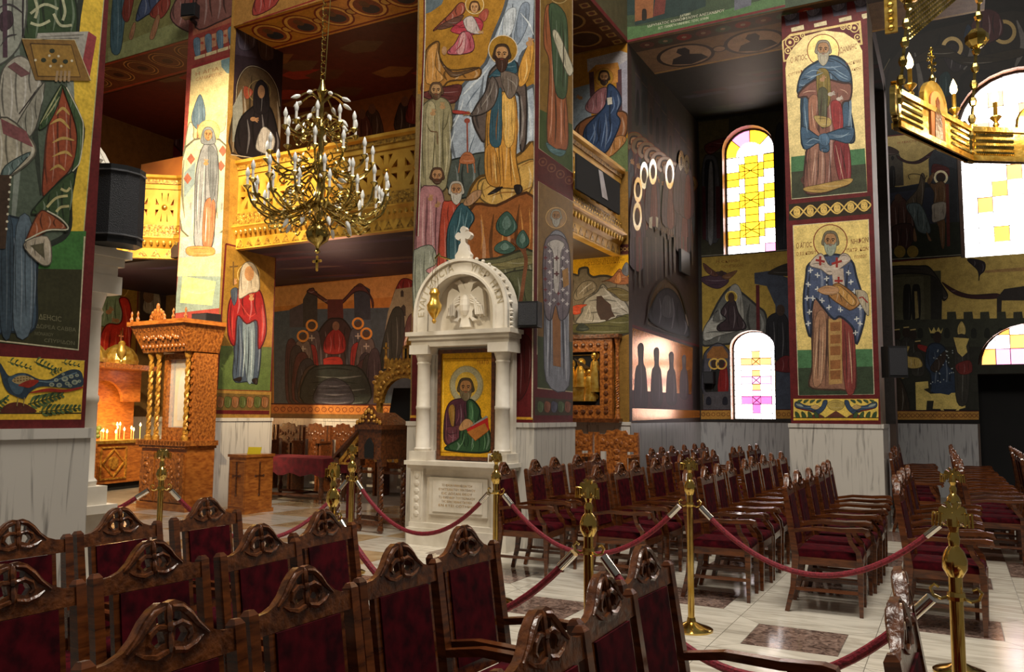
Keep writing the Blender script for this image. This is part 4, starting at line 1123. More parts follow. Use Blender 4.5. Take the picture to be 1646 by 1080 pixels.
# ---- left pier, right face: dark monk above, woman martyr in red below
f = Fresco(P2o, 'X', QX1, 1, 1.0, clip=(QY0, QY1, 1.44, 9.5))
f.wp('#8a6830', [(QY0,1.44),(QY1,1.44),(QY1,9.5),(QY0,9.5)])
f.crop(370, 0, 2.4545)
f.p('#2c2024', [(25,85),(225,185),(205,640),(2,612),(18,210)]); f.p('#3c3038', [(28,85),(110,125),(105,230),(20,215)])
f.b('#4a424c', [(40,110),(90,120),(100,180),(60,200),(30,180)]); f.b('#4a3830', [(110,140),(160,160),(170,230),(120,230)])
f.b('#4c3c28', [(22,400),(30,320),(60,270),(100,262),(150,290),(185,350),(195,420),(195,620),(5,600)])
f.l('#8a7c68', 2.5, [(10,600),(22,400),(30,320),(60,270),(100,262),(150,290),(185,350),(195,420)], True)
f.p('#6c6c64', [(10,420),(45,350),(50,440),(20,560),(8,560)]); f.b('#7a3a28', [(55,340),(90,360),(70,390),(55,380)])
f.ring('#6a5a38', 115, 360, 44, 3)
f.b('#161214', [(90,420),(120,400),(160,430),(185,520),(190,622),(30,605),(35,480)]); f.b('#161214', [(95,440),(95,350),(120,315),(148,350),(150,440)])
f.el('#7a5a40', 122, 362, 14, 26); f.b('#9a948c', [(100,575),(130,500),(175,545),(160,605),(120,600)]); f.hand(90, 470, 12, '#7a5a40', .2)
f.l('#a89a84', 3, [(2,610),(205,640)])
f.p('#a07830', [(0,625),(48,640),(48,980),(-8,965)])
f.crop(0, 380, 2.348)
f.p('#8c6828', [(852,30),(1040,75),(1035,420),(828,415)], .25); f.p('#4c5c30', [(826,412),(1032,418),(1022,582),(818,576)])
f.l('#541818', 7, [(852,28),(818,578),(1022,584),(1042,74),(852,28)])
f.halo(938, 145, 42, '#8c6828', '#b89858', 3)
f.b('#3c4858', [(880,300),(975,300),(985,420),(970,545),(930,548),(880,540),(885,420)]); f.b('#6c7c84', [(915,320),(960,330),(955,530),(930,535)])
f.b('#8a1c1c', [(890,205),(935,190),(980,205),(1000,280),(1003,370),(975,425),(970,320),(930,330),(895,300),(885,410),(860,370),(862,260)])
f.b('#3c4450', [(870,205),(895,195),(893,240),(880,260)]); f.b('#b0a490', [(900,210),(910,120),(940,95),(970,125),(978,200),(940,215),(905,235)])
f.el('#a87c54', 940, 140, 18, 28); f.hand(885, 175, 9, '#a87c54', -1.5); f.hand(948, 235, 10, '#a87c54', -1.6)
f.l('#5c4424', 5, [(880,185),(880,95)]); f.l('#5c4424', 5, [(865,115),(897,112)])
f.ls('#b04034', 4, [(905,250,940,300,965,290),(880,280,875,340,880,390),(985,270,990,330,985,380)]); f.ls('#9aa8ac', 4, [(925,350,922,440,915,530),(950,350,950,440,945,530)]); f.ls('#20242c', 4, [(900,330,898,430,890,530),(938,340,938,440,932,540)])
f.b('#201814', [(880,540),(910,530),(905,548)]); f.b('#201814', [(950,540),(970,535),(970,558),(958,555)])
f.p('#5c4824', [(812,590),(1018,598),(1016,655),(808,655)])
for k in range(7): f.b(['#7a5030','#4a5028'][k % 2], [(822+k*28,605),(845+k*28,612),(838+k*28,645),(820+k*28,640)])
f.p('#541818', [(806,655),(1016,657),(1016,672),(804,670)])
f.build()

# ---- aisle wall: synod fresco, and on its right end Christ enthroned and the cave
f = Fresco(wall_aisle, 'Y', WY, -1, 1.0, holes=[hA], clip=(-16.6, -5.9, 1.44, 8.16))
f.wp('#7a5c34', [(-16.6,1.44),(-5.9,1.44),(-5.9,8.16),(-16.6,8.16)])
f.crop(420, 420, 2.4545)
f.p('#a87030', [(50,100),(640,40),(640,560),(45,560)]); f.p('#b48448', [(50,105),(640,45),(640,130),(50,180)])
f.p('#46525c', [(50,200),(130,190),(640,180),(640,560),(50,560)])
f.p('#3c3834', [(165,150),(190,105),(222,120),(222,260),(160,260)]); f.p('#343840', [(365,100),(395,90),(430,110),(432,230),(368,230)]); f.b('#54302c', [(180,120),(205,105),(220,125),(300,165),(370,100),(400,92),(440,150),(440,185),(425,130),(372,120),(300,180),(235,150),(215,135)])
f.p('#4a4448', [(112,190),(165,165),(165,260),(112,260)]); f.p('#3e4a50', [(432,190),(500,185),(500,560),(432,560)])
f.b('#70201c', [(515,160),(545,80),(575,68),(605,85),(605,100),(540,150)]); f.p('#8a8468', [(530,110),(605,100),(610,320),(480,330),(500,200)])
f.p('#343028', [(552,180),(562,170),(570,180),(570,215),(552,218)]); f.p('#343028', [(550,120),(556,112),(562,120),(562,140),(550,140)])
f.b('#2c3026', [(480,320),(520,190),(560,200),(560,330),(520,420),(470,420)]); f.b('#5c3a34', [(560,320),(580,220),(620,220),(620,400),(560,400)])
f.p('#542824', [(262,150),(322,150),(325,240),(262,240)]); f.b('#3a2826', [(220,300),(260,235),(295,225),(330,235),(365,300),(365,420),(220,420)])
f.b('#8a2420', [(255,300),(295,265),(330,300),(325,360),(250,360)]); f.b('#9a2c24', [(245,385),(310,378),(318,415),(255,420)]); f.el('#7a5a44', 295, 255, 14, 18)
for i, (x, y) in enumerate(((200,258),(165,300),(382,250),(415,290))):
    f.b(['#54484a','#6c6058','#4a4a50','#5c5450'][i], [(x-30,y+30),(x,y+15),(x+30,y+30),(x+40,y+180),(x-45,y+180)])
    f.b(['#8a2c28','#4c2c30','#8a2c28','#3c3438'][i], [(x-25,y+90),(x+15,y+80),(x+25,y+200),(x-25,y+210)])
    f.cross('#a8a090', x, y+45, 12, 5); f.el('#503c2c', x, y+5, 14, 20); f.ring('#d0903c', x, y-5, 20, 8)
for k in range(5): f.b(['#4a3030','#3c3434','#54302c','#383438','#4a3a30'][k], [(100+k*18,330+k*25),(140+k*22,330+k*22),(150+k*22,540),(100+k*12,545)])
for k in range(4): f.b(['#3c3034','#483030','#34302e','#40363a'][k], [(360+k*22,430-k*20),(400+k*22,420-k*20),(410+k*22,550),(350+k*22,550)])
f.b('#2f3430', [(190,430),(295,410),(400,430),(420,560),(170,560)]); f.b('#34323a', [(215,560),(225,490),(285,460),(345,490),(360,560)])
for k in range(5): f.l('#46444c', 3, [(222, 555-k*16),(352, 555-k*16)])
f.l(DRED, 6, [(50,98),(640,40)]); f.p('#b87438', [(40,562),(640,572),(640,608),(40,600)]); f.l(DRED, 5, [(40,562),(640,570)])
for k in range(22): f.ring('#7a3c20', 60+k*27, 583+k*.25, 9, 3, n=8)
fa = f
f = Fresco(wall_christ, 'Y', AY, -1, 1.0, clip=(-6.3, TX, 1.44, BZ))
f.wp('#8c6830', [(-6.3,1.44),(TX,1.44),(TX,BZ),(-6.3,BZ)])
f.crop(900, 0, 2.571)
f.p('#a07024', [(40,235),(290,178),(290,720),(40,720)], .25); f.p('#7c8890', [(40,370),(130,345),(130,480),(40,560)]); f.p('#5c6a44', [(180,640),(295,560),(293,712),(215,705)])
f.p('#9a9494', [(112,245),(250,210),(288,222),(288,270),(245,280),(240,260),(150,268),(115,300)]); f.p('#8a8690', [(245,270),(290,240),(290,520),(262,530)])
f.p('#4a3034', [(120,300),(140,295),(145,400),(125,400)]); f.p('#4a3034', [(232,290),(255,285),(258,470),(238,480)]); f.p('#b07838', [(150,270),(240,258),(240,340),(150,360)])
f.b('#7a4c2c', [(60,560),(110,490),(260,460),(280,520),(260,580),(190,650),(170,620)]); f.b('#9a6a3c', [(180,650),(200,590),(250,560),(275,580),(220,640)])
f.halo(183, 320, 38, '#b08434', '#8a5a24')
f.b('#8a5a5c', [(130,400),(170,365),(200,370),(195,440),(150,470),(105,450)]); f.b('#2c3c58', [(200,350),(235,370),(255,420),(235,470),(250,500),(230,560),(190,630),(150,610),(100,590),(105,530),(150,480),(190,430)])
f.ls('#5c7090', 5, [(150,500,140,550,120,590),(190,490,180,560,170,610),(220,400,225,440,210,470),(215,510,210,560,190,600)]); f.ls('#161e30', 5, [(170,500,165,560,150,600),(200,480,210,530,200,570)])
f.face(183, 320, 25, '#33241a', '#33241a', '#9a7048', 1.2); f.hand(85, 405, 10, '#9a7048', 3.6); f.p('#b8b0a0', [(195,405),(215,402),(217,430),(198,434)])
f.p('#8c6830', [(40,715),(295,708),(292,950),(40,950)])
f.crop(910, 400, 7.717)
f.p('#46201a', [(60,-40),(830,-60),(820,60),(60,120)])
for k in range(4): f.ring('#a8844c', 630+k*50, 10-k*3, 20, 7, n=10)
f.p('#d09c1c', [(60,140),(790,75),(790,520),(60,520)], .3)
f.t('#7a5010', 'ΤΟ CΠΗΛΑΙΟΝ ΤΗC ΑΠΟΚΑ', 270, 155, 690, 118, 26); f.t('#7a5010', 'ΛΥΨΕΩC ΕΝ ΠΑΤΜΩ', 225, 185, 720, 145, 24); f.t('#7a5010', 'ΕΝΘΑ ΕΓΡΑΦΗ', 280, 208, 665, 178, 22)
f.b('#6a6050', [(60,370),(150,330),(170,250),(265,235),(280,310),(340,350),(430,335),(560,350),(790,480),(790,1040),(60,1040)], k=3)
f.b('#8a5434', [(440,410),(560,360),(660,250),(700,290),(770,350),(775,430),(640,440),(520,400)]); f.b('#5c5c60', [(690,270),(740,170),(775,200),(775,320),(730,330)]); f.b('#a86c3c', [(600,400),(660,290),(690,380),(650,430)])
f.b('#8c8880', [(230,640),(380,540),(450,440),(520,500),(600,590),(700,620),(780,740),(770,830),(640,830),(600,900),(420,920),(180,930),(120,900),(200,780)]); f.b('#7a7060', [(100,560),(200,420),(330,400),(380,500),(240,600),(120,640)])
f.ls('#aaa49a', 14, [(160,560,240,480,320,420),(280,700,300,800,280,880),(460,470,520,540,570,600),(620,640,680,700,740,760),(240,850,260,780,300,700)]); f.ls('#5a544a', 12, [(200,580,280,520,360,480),(330,780,340,860,320,910),(650,720,720,760,770,800)])
f.b('#5c5030', [(500,500),(640,480),(780,540),(780,640),(690,640),(600,560)])
f.p('#33201a', [(380,590),(440,580),(480,630),(555,690),(570,770),(610,840),(560,850),(505,900),(480,880),(430,880),(395,810),(375,740)])
f.b('#b04020', [(90,710),(260,690),(190,740),(180,800),(90,810)]); f.b('#4c4a28', [(90,940),(400,920),(640,850),(790,820),(790,1040),(90,1040)]); f.b('#28302a', [(140,960),(200,920),(290,990),(220,1020),(130,1010)])
f.l('#d8d0b8', 9, [(788,78),(786,1040)]); f.l(RED, 14, [(804,70),(802,1060)])
f.build()
f = fa
# paintings inside the galleries
f.crop(0, 0, 2.7)
f.p('#6a3a1c', [(455,340),(830,430),(830,720),(455,700)]); f.b('#3a2c28', [(460,540),(520,390),(560,460),(580,620),(500,620)]); f.b('#4a3038', [(690,540),(770,450),(810,560),(810,700),(700,640)])
f.b('#5c1820', [(520,610),(600,540),(640,500),(690,540),(740,610),(800,700),(520,640)]); f.el('#8a5c3c', 640, 495, 22, 34); f.halo(635, 575, 28, '#8a6030', '#c08840', 6); f.el('#6a4630', 634, 575, 13, 18); f.b('#5c1820', [(615,520),(612,470),(640,455),(670,475),(665,520),(655,480),(625,480)])
f.crop(370, 0, 2.4545)
f.p('#6c4420', [(400,330),(780,300),(780,520),(400,540)]); f.p('#5c2018', [(200,180),(800,60),(800,310),(200,460)])
for x, y, c in ((560,430,'#3a2c24'),(690,400,'#2c2420'),(735,370,'#5c2420'),(520,450,'#4a2c24')):
    f.b(c, [(x-40,y+110),(x-25,y+20),(x,y),(x+28,y+20),(x+42,y+110)]); f.el('#5c4030', x, y, 15, 20)
f.build()

# ---- transept side wall: rows of saints, gilded haloes
f = Fresco(wall_transept, 'X', TX, 1, 1.0, clip=(AY, BY, 1.44, 7.4))
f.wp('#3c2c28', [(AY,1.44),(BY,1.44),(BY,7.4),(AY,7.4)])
f.crop(900, 0, 2.571)
f.p('#37332a', [(295,185),(560,480),(560,1040),(295,1040)])
for k in range(9):
    x = 310+k*27; y0 = 260+k*38
    f.p(['#3c3436','#2c3030','#45352c'][k % 3], [(x,y0),(x+22,y0+26),(x+22,y0+260),(x,y0+250)]); f.b('#1c1a18', [(x+6,y0+140),(x+11,y0+110),(x+17,y0+146),(x+17,y0+215),(x+6,y0+208)])
    f.l('#5a4a3a', 3, [(x,y0+40),(x+22,y0+66)])
for k in range(10):
    x = 306+k*25; f.saint(x, 560+k*20, 900+k*14, ['#5a3a34','#4a4a50','#5c4630'][k % 3], ['#36404a','#54282a','#3e4636'][k % 3], '#6a5430', '#2c221a', '#3a2e24' if k % 2 else None, None, '#7a6a5a', .42)
for x, y, rx, ry, c in ((345,725,14,45,'#c8d0c0'),(380,710,13,42,'#d0c8a8'),(318,785,14,42,'#c8b078'),(315,895,15,48,'#c0b898'),(448,720,15,50,'#d8d8d0'),(505,830,9,38,'#a07a48'),(495,665,8,30,'#8a7c60'),(517,680,8,28,'#8a7c60')):
    f.b('#4a3c44', [(x-30, y+200),(x-24, y+40),(x, y+10),(x+24, y+50),(x+28, y+210)]); f.b('#6a3a36', [(x-10, y+210),(x-4, y+60),(x+14, y+60),(x+18, y+210)])
    f.ring(c, x, y, rx, 7, ry, .9); f.el('#4a3a2c', x, y+4, rx*.55, ry*.55)
for x, y in ((345,420),(318,480)): f.el('#20201c', x, y, 10, 42)
f.p('#c0b8a0', [(365,900),(378,895),(376,945),(363,940)]); f.p('#c0b8a0', [(392,895),(402,900),(400,940),(393,938)])
for k in range(14): f.l('#54483e' if k % 2 else '#2c2422', 6, [(305+k*18, 980),(308+k*18, 1200-k*8)])
f.crop(900, 400, 2.842)
f.b('#5c4630', [(395,330),(410,220),(450,150),(490,140),(540,190),(575,300),(590,400),(540,400),(400,350)]); f.b('#2f2a30', [(410,330),(425,240),(460,190),(500,185),(540,230),(570,330),(575,400)]); f.b('#4a464a', [(460,300),(470,220),(500,220),(510,310)])
f.p('#5c1a1c', [(330,345),(635,440),(635,450),(330,358)])
f.p('#c07c44', [(330,360),(608,452),(600,670),(330,655)], 1.0)
f.p('#4a2a2c', [(330,645),(605,665),(610,735),(330,725)])
for x, t, s in ((368,430,1.0),(440,450,.88),(508,470,.8),(566,485,.66)):
    f.b('#3c282a', [(x-12*s,t+50*s),(x-13*s,t+15*s),(x,t),(x+13*s,t+15*s),(x+12*s,t+90*s),(x+24*s,t+130*s),(x+28*s,t+290*s),(x-26*s,t+285*s),(x-24*s,t+130*s),(x-10*s,t+95*s)])
    f.el('#4a3a30', x, t+38*s, 8*s, 24*s)
f.p('#b87438', [(330,728),(640,738),(640,770),(330,785)], 1.0); f.p('#241a18', [(606,440),(645,452),(645,735),(606,735)])
f.build()

# ---- transept back wall
f = Fresco(wall_back, 'Y', BY, -1, 1.0, holes=[W1, W2], clip=(TX, -0.9, 1.44, 7.42))
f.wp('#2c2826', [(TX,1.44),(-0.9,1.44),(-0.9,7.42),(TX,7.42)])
f.crop(900, 0, 2.571)
f.p('#3c3a2c', [(572,500),(940,455),(945,1035),(585,1058)]); f.p('#5a5030', [(572,505),(700,490),(690,620),(600,640),(580,720)])
f.b('#4a4a50', [(590,900),(590,680),(620,640),(655,690),(660,980),(595,985)]); f.b('#1c1e24', [(598,700),(620,660),(640,700),(635,960),(615,970)]); f.p('#4a2028', [(588,770),(602,770),(604,990),(590,990)]); f.p('#4a2028', [(645,770),(662,770),(664,985),(648,985)])
f.b('#7a7c80', [(612,980),(616,700),(632,700),(634,980)]); f.b('#5c2420', [(600,600),(680,570),(760,560),(680,600),(620,640)])
f.b('#262830', [(890,560),(930,560),(940,1000),(900,1000)]); f.l('#8a8474', 3, [(585,1058),(945,1032)]); f.l(DRED, 7, [(583,1068),(950,1042)])
f.crop(900, 400, 2.842)
f.p('#a88c40', [(648,40),(1060,8),(1065,735),(655,735)], .3); f.t('#7a4a1c', 'Η CΚΗΝΗ', 715, 65, 820, 60, 13); f.t('#7a4a1c', 'ΤΗC ΜΕΤΑΝΟΙΑC', 735, 88, 840, 80, 12)
f.b('#46303c', [(648,130),(690,120),(720,105),(760,110),(770,150),(730,180),(690,175),(650,150)]); f.b('#5c3a30', [(655,65),(690,90),(725,120),(700,125),(665,100)]); f.b('#6c4a30', [(740,125),(800,100),(808,105),(770,140)]); f.el('#3a2820', 738, 112, 13, 13)
f.b('#5c5c58', [(655,400),(720,250),(780,175),(830,200),(900,260),(940,300),(935,400),(800,430),(700,440),(655,440)]); f.b('#9a9890', [(660,360),(720,280),(700,330),(800,320),(850,350),(830,370),(720,400),(660,420)]); f.b('#8a8880', [(770,200),(800,160),(830,200),(840,330),(790,310)])
f.halo(783, 220, 26, '#a88c40', '#d8bc60', 4); f.b('#33262a', [(735,290),(770,240),(800,240),(815,290),(850,350),(830,370),(730,375),(722,350),(760,320)]); f.el('#3c2a20', 783, 222, 15, 22)
f.p('#3c4250', [(888,110),(960,100),(1060,140),(1060,740),(985,740),(985,260),(945,170),(890,160)]); f.p('#541c20', [(895,165),(912,165),(914,370),(898,370)]); f.b('#2c2620', [(950,110),(1000,80),(1060,66),(1060,120),(980,118)])
f.b('#1c1c22', [(945,330),(1000,290),(1040,320),(1050,420),(1040,520),(960,480)]); f.el('#3a2c24', 1008, 280, 20, 26); f.b('#5c1c20', [(970,540),(1020,490),(1060,500),(1060,560),(1000,560)])
f.b('#4a4850', [(655,520),(665,470),(720,430),(770,460),(782,520),(782,660),(655,660)]); f.p('#8a5c30', [(672,480),(700,445),(745,445),(768,480),(768,500),(672,500)])
f.b('#20201f', [(665,650),(690,560),(720,530),(740,600),(740,650)]); f.b('#7a1c1c', [(722,650),(735,540),(760,530),(770,650)])
for x in (705, 738): f.ring('#c8a04c', x, 525, 23, 7); f.el('#3a2a22', x, 525, 14, 18)
f.p('#4a464a', [(655,655),(785,650),(785,735),(655,735)])
for x in (680, 755): f.b('#20202a', [(x-10,710),(x-10,685),(x,675),(x+10,685),(x+10,710)])
f.p('#a87a38', [(645,738),(1070,736),(1070,775),(645,778)]); f.l(DRED, 4, [(645,736),(1070,734)])
for k in range(18): f.ring('#6c3c1c', 655+k*23, 756, 8, 3, n=8)
f.build()

# ---- right wall: flagellation above, king enthroned below
f = Fresco(wall_east, 'Y', EY, -1, 1.0, holes=[W3, W4, DOOR], clip=(-2.4, 4.0, 1.44, 11.5))
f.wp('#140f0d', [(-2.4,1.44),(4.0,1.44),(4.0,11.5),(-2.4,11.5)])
f.crop(1400, 0, 3.6)
f.b('#1c1611', [(20,780),(40,480),(110,340),(250,200),(480,130),(900,60),(900,400),(560,420),(500,560),(300,780)])
f.l('#5a503c', 4, [(20,780),(30,560),(60,440),(110,340)], True)
f.b('#241c1e', [(420,330),(460,250),(520,280),(560,360),(480,420)]); f.ring('#5c4a24', 470, 275, 52, 22, gold=.5); f.ring('#5c4a24', 770, 185, 60, 22, gold=.5)
f.b('#3a1a1c', [(560,200),(640,60),(740,80),(760,200),(640,260)]); f.b('#1c2838', [(540,240),(560,140),(600,200),(620,280)]); f.b('#241c12', [(200,380),(400,260),(560,330),(860,280),(860,330),(560,380),(420,330)])
f.b('#142a2c', [(400,440),(450,420),(470,520),(440,560),(400,540)])
f.crop(1400, 180, 4.32)
f.p('#b09a60', [(38,178),(640,120),(640,520),(60,520)], .2); f.l(RED, 8, [(36,176),(640,118)]); f.t('#8a3028', 'Η ΜΑCΤΙΓΩCΙC', 185, 222, 400, 198, 14)
f.p('#4a443c', [(45,290),(185,265),(222,350),(228,510),(60,525)]); f.b('#3c2c28', [(48,280),(110,238),(180,262),(185,290),(50,310)]); f.b('#1c1a1c', [(132,520),(132,400),(150,375),(166,400),(166,515)]); f.b('#1c1a1c', [(140,320),(150,305),(160,320),(150,335)])
f.b('#3a2024', [(180,300),(250,340),(330,335),(440,262),(450,275),(400,320),(330,358),(250,355),(190,325)])
f.p('#343840', [(400,330),(440,260),(640,340),(650,995),(420,995)]); f.b('#541f1e', [(420,400),(440,360),(540,390),(535,450),(430,430)]); f.p('#262a30', [(545,380),(600,400),(600,930),(545,930)])
f.p('#2c3040', [(60,545),(430,480),(440,900),(80,900)]); f.p('#20242c', [(60,545),(430,490),(430,520),(62,575)]); f.p('#22281c', [(78,800),(640,760),(645,990),(80,1025)])
f.b('#4a2e28', [(120,780),(140,640),(200,590),(260,640),(300,760),(280,900),(150,930)]); f.b('#3c2422', [(150,800),(280,780),(290,900),(230,960),(140,940)]); f.el('#4a3428', 190, 600, 26, 32)
f.b('#54483a', [(240,640),(320,540),(350,430),(375,460),(360,620),(330,690)]); f.b('#5c6c70', [(245,650),(340,640),(400,760),(410,840),(330,830),(290,740)]); f.l('#20180f', 5, [(270,470),(260,440),(300,430),(350,440),(370,470),(390,440)], True)
for x in (200, 290): f.el('#8a7434', x, 970, 40, 42)
f.b('#7a5c40', [(300,800),(320,890),(295,890)]); f.b('#7a5c40', [(385,830),(420,890),(400,890)])
f.ring('#d0c4a0', 485, 455, 42, 15, gold=.5); f.el('#33241c', 485, 460, 28, 32); f.b('#6a4c30', [(395,490),(440,500),(490,480),(520,520),(518,640),(440,640),(440,560)]); f.b('#6a4c30', [(445,740),(510,740),(510,930),(490,935),(470,800)])
f.b('#a49c90', [(430,640),(520,630),(515,730),(490,750),(430,765),(425,700)]); f.p('#5c2420', [(518,500),(540,500),(550,930),(528,935)]); f.b('#6a4c30', [(390,480),(430,420),(440,440),(410,500)])
f.l('#a8a490', 4, [(80,1028),(645,990)]); f.l(RED, 10, [(80,1042),(660,1004)])
# king scene
f.crop(1240, 320, 2.7)
f.p('#bca258', [(485,278),(1150,220),(1150,560),(490,560)], .25)
f.p('#4a4834', [(512,320),(735,310),(740,560),(515,560)]); f.b('#37322c', [(490,305),(640,290),(690,300),(745,380),(765,420),(745,440),(735,390),(690,330),(520,330),(522,400),(500,425)]); f.p('#5c5a44', [(525,340),(660,335),(665,525),(530,525)])
f.b('#1c1a18', [(574,520),(574,390),(590,370),(605,390),(605,520)]); f.b('#1c1a18', [(612,520),(612,390),(628,370),(645,390),(645,520)]); f.p('#9a8a58', [(620,400),(632,400),(640,515),(625,520)]); f.p('#262420', [(690,330),(742,370),(738,560),(692,560)])
f.b('#3c1e20', [(740,360),(800,395),(870,415),(980,410),(985,430),(870,432),(790,410)]); f.p('#2c2624', [(978,430),(1010,390),(1150,370),(1150,440),(1000,440),(995,560),(978,560)])
for k in range(6): f.p('#3a3a2c', [(762+k*72,490),(800+k*72,488),(804+k*72,520),(762+k*72,522)])
f.p('#34362a', [(500,525),(1150,515),(1150,660),(500,660)])
for k in range(9): f.b('#1c1e18', [(520+k*58,600),(520+k*58,570),(530+k*58,560),(540+k*58,570),(540+k*58,600)])
f.b('#241a22', [(850,265),(880,260),(925,275),(925,310),(905,330),(900,355),(895,310)]); f.p('#a88450', [(925,310),(1100,295),(1100,312),(925,320)])
f.p('#26261e', [(500,640),(1150,640),(1150,915),(505,915)])
for x, y in ((545,590),(585,580),(615,590),(635,640)):
    f.el('#2c2018', x, y, 17, 22); f.b('#33302a', [(x-25,y+120),(x-18,y+30),(x+18,y+30),(x+28,y+120)]); f.l('#c8b070', 5, [(x-12,y-22),(x+12,y-25)])
f.b('#c0a45c', [(575,650),(600,640),(590,680),(640,690),(655,725),(610,735),(575,715)]); f.b('#b89c58', [(560,740),(580,735),(578,775),(562,775)]); f.b('#8a2420', [(640,630),(700,650),(690,670),(640,650)])
f.p('#c8b468', [(682,555),(695,575),(705,555),(715,575),(725,555),(735,575),(745,558),(738,582),(690,582)]); f.el('#2a1c16', 720, 600, 18, 26)
f.b('#26344a', [(680,640),(720,625),(755,650),(765,720),(810,770),(818,830),(770,850),(700,840),(690,760),(668,720)]); f.b('#33261f', [(690,730),(750,660),(758,690),(720,750)])
random.seed(3)
for k in range(40): f.el('#a8b0b0', 690+random.random()*110, 650+random.random()*180, 3, 3, n=5)
f.p('#d0b868', [(625,795),(680,790),(682,820),(660,825),(690,845),(800,840),(820,740),(838,735),(842,905),(815,912),(700,910),(705,875),(675,875),(672,915),(628,915)]); f.ring('#d0b868', 775, 890, 42, 10); f.p('#26344a', [(690,835),(770,850),(795,830),(790,790),(700,800)])
f.el('#2a1e18', 825, 575, 18, 24); f.b('#c8b068', [(808,560),(825,530),(842,560),(838,590),(812,590)]); f.b('#33302a', [(795,720),(800,600),(850,600),(862,720),(850,880),(805,880)]); f.p('#d0b868', [(790,600),(858,605),(845,640),(850,665),(828,685),(808,665)]); f.b('#6a2420', [(800,720),(860,700),(870,750),(820,760)])
f.b('#33281c', [(600,915),(560,780),(510,800),(505,915)])
f.p('#a87a38', [(480,920),(900,922),(900,957),(480,957)]); f.l(DRED, 4, [(480,918),(900,920)])
for k in range(22): f.ring('#6c3c1c', 500+k*19, 939, 8, 3, n=8)
f.build()

# ---- west wall saint
f = Fresco(wall_west, 'X', WX, 1, 1.0, clip=(4.0, WY, 1.44, 8.16))
f.wp('#5c4626', [(4.0,1.44),(WY,1.44),(WY,8.16),(4.0,8.16)])
f.crop(0, 380, 2.348)
f.p('#8a6a28', [(330,130),(520,152),(505,600),(300,600)], .2); f.l('#5c2018', 4, [(330,128),(522,150),(508,600)])
f.halo(440, 190, 45, '#8a6a28', '#b89850', 3)
f.b('#7c9470', [(385,245),(420,222),(460,235),(455,330),(400,340),(370,330),(365,290)]); f.b('#c03020', [(450,235),(485,240),(498,320),(490,430),(480,600),(360,600),(370,420),(400,335),(450,330),(462,290)])
f.ls('#e05838', 5, [(470,260,478,330,470,400),(400,360,390,430,380,520),(440,360,430,440,425,540)]); f.ls('#7a1c14', 5, [(420,350,410,430,400,520),(465,350,460,440,455,540)])
f.face(435, 195, 25, '#a89070', None, '#a87c54'); f.hand(410, 285, 12, '#a87c54', -.9); f.hand(440, 318, 11, '#a87c54', 3.3)
f.p('#33281e', [(528,160),(700,180),(700,330),(528,320)]); f.b('#8a8068', [(540,280),(560,210),(600,215),(600,290)]); f.el('#6a5038', 560, 225, 20, 26); f.p('#a09880', [(530,165),(575,170),(575,195),(530,200)])
f.build()

# ---- beams
BNY = PY0*SW
f = Fresco(beam_n, 'Y', BNY, -1, 1.0, clip=(QX1, -5.2, HB, 10.2))
f.wp('#a8783c', [(QX1,HB),(-5.2,HB),(-5.2,10.2),(QX1,10.2)])
f.crop(370, 0, 2.4545); f.b('#a04038', [(90,60),(120,-40),(200,-60),(180,20)]); f.b('#8a5c3c', [(220,-30),(260,-60),(300,-40),(280,0)]); f.l('#8a3028', 6, [(52,94),(400,-22)])
f.build()
f = Fresco(beam_n, 'Z', HB, -1, 1.0, clip=(QX1, -5.2, BNY, BNY+1.0))
f.wp('#c08c34', [(QX1,BNY),(-5.2,BNY),(-5.2,BNY+1.0),(QX1,BNY+1.0)], .3)
for k in range(6):
    x = QX1+.4+k*.7
    def eli(col, cx, cy, rx, ry, g=0): f.wp(col, arc(cx, cy, rx, 0, 2*PI*.95, 19, ry), g)
    eli('#7a2c1c', x, BNY+.5, .32, .37); eli('#d8b058', x, BNY+.5, .29, .33, .3); eli('#8a4a2c', x, BNY+.5, .23, .28); eli('#2c3440', x, BNY+.58, .15, .14); eli('#6a4a30', x, BNY+.4, .08, .11)
    eli('#7a2c1c', x+.35, BNY+.5, .1, .11); eli('#d8b058', x+.35, BNY+.5, .07, .08)
for yy in (.05, .9): f.wp('#7a2c1c', [(QX1,BNY+yy),(-5.2,BNY+yy),(-5.2,BNY+yy+.05),(QX1,BNY+yy+.05)])
f.build()
f = Fresco(beam_w, 'Y', QY0+.02, -1, 1.0, clip=(-16.6, QX0, HB, 10.2))
f.wp('#7c7848', [(-16.6,HB),(QX0,HB),(QX0,10.2),(-16.6,10.2)])
f.crop(0, 0, 2.7)
f.p('#8a8c5c', [(470,210),(860,60),(860,180),(470,300)]); f.b('#46606a', [(480,200),(500,-60),(560,-60),(540,110),(520,230)]); f.b('#7a3428', [(530,60),(560,-60),(590,-60),(560,90)]); f.b('#46506c', [(590,90),(640,-40),(740,-40),(700,60),(650,60)]); f.b('#8a3c30', [(650,60),(720,-20),(740,20),(700,80)])
f.b('#9a6c4c', [(650,160),(680,70),(695,80),(670,165)]); f.b('#9a6c4c', [(560,160),(580,100),(590,110),(575,170)]); f.b('#8a5c54', [(740,60),(800,-40),(900,-40),(860,130),(780,120)]); f.b('#8a3c3c', [(840,130),(860,60),(1000,30),(1020,80),(900,120)])
f.l('#c8c4b0', 6, [(470,318),(840,183)]); f.build()
f = Fresco(beam_w, 'Z', HB, -1, 1.0, clip=(-16.6, QX0, QY0+.02, QY0+1.02))
f.wp('#5c3420', [(-16.6,QY0),(QX0,QY0),(QX0,QY0+1.02),(-16.6,QY0+1.02)])
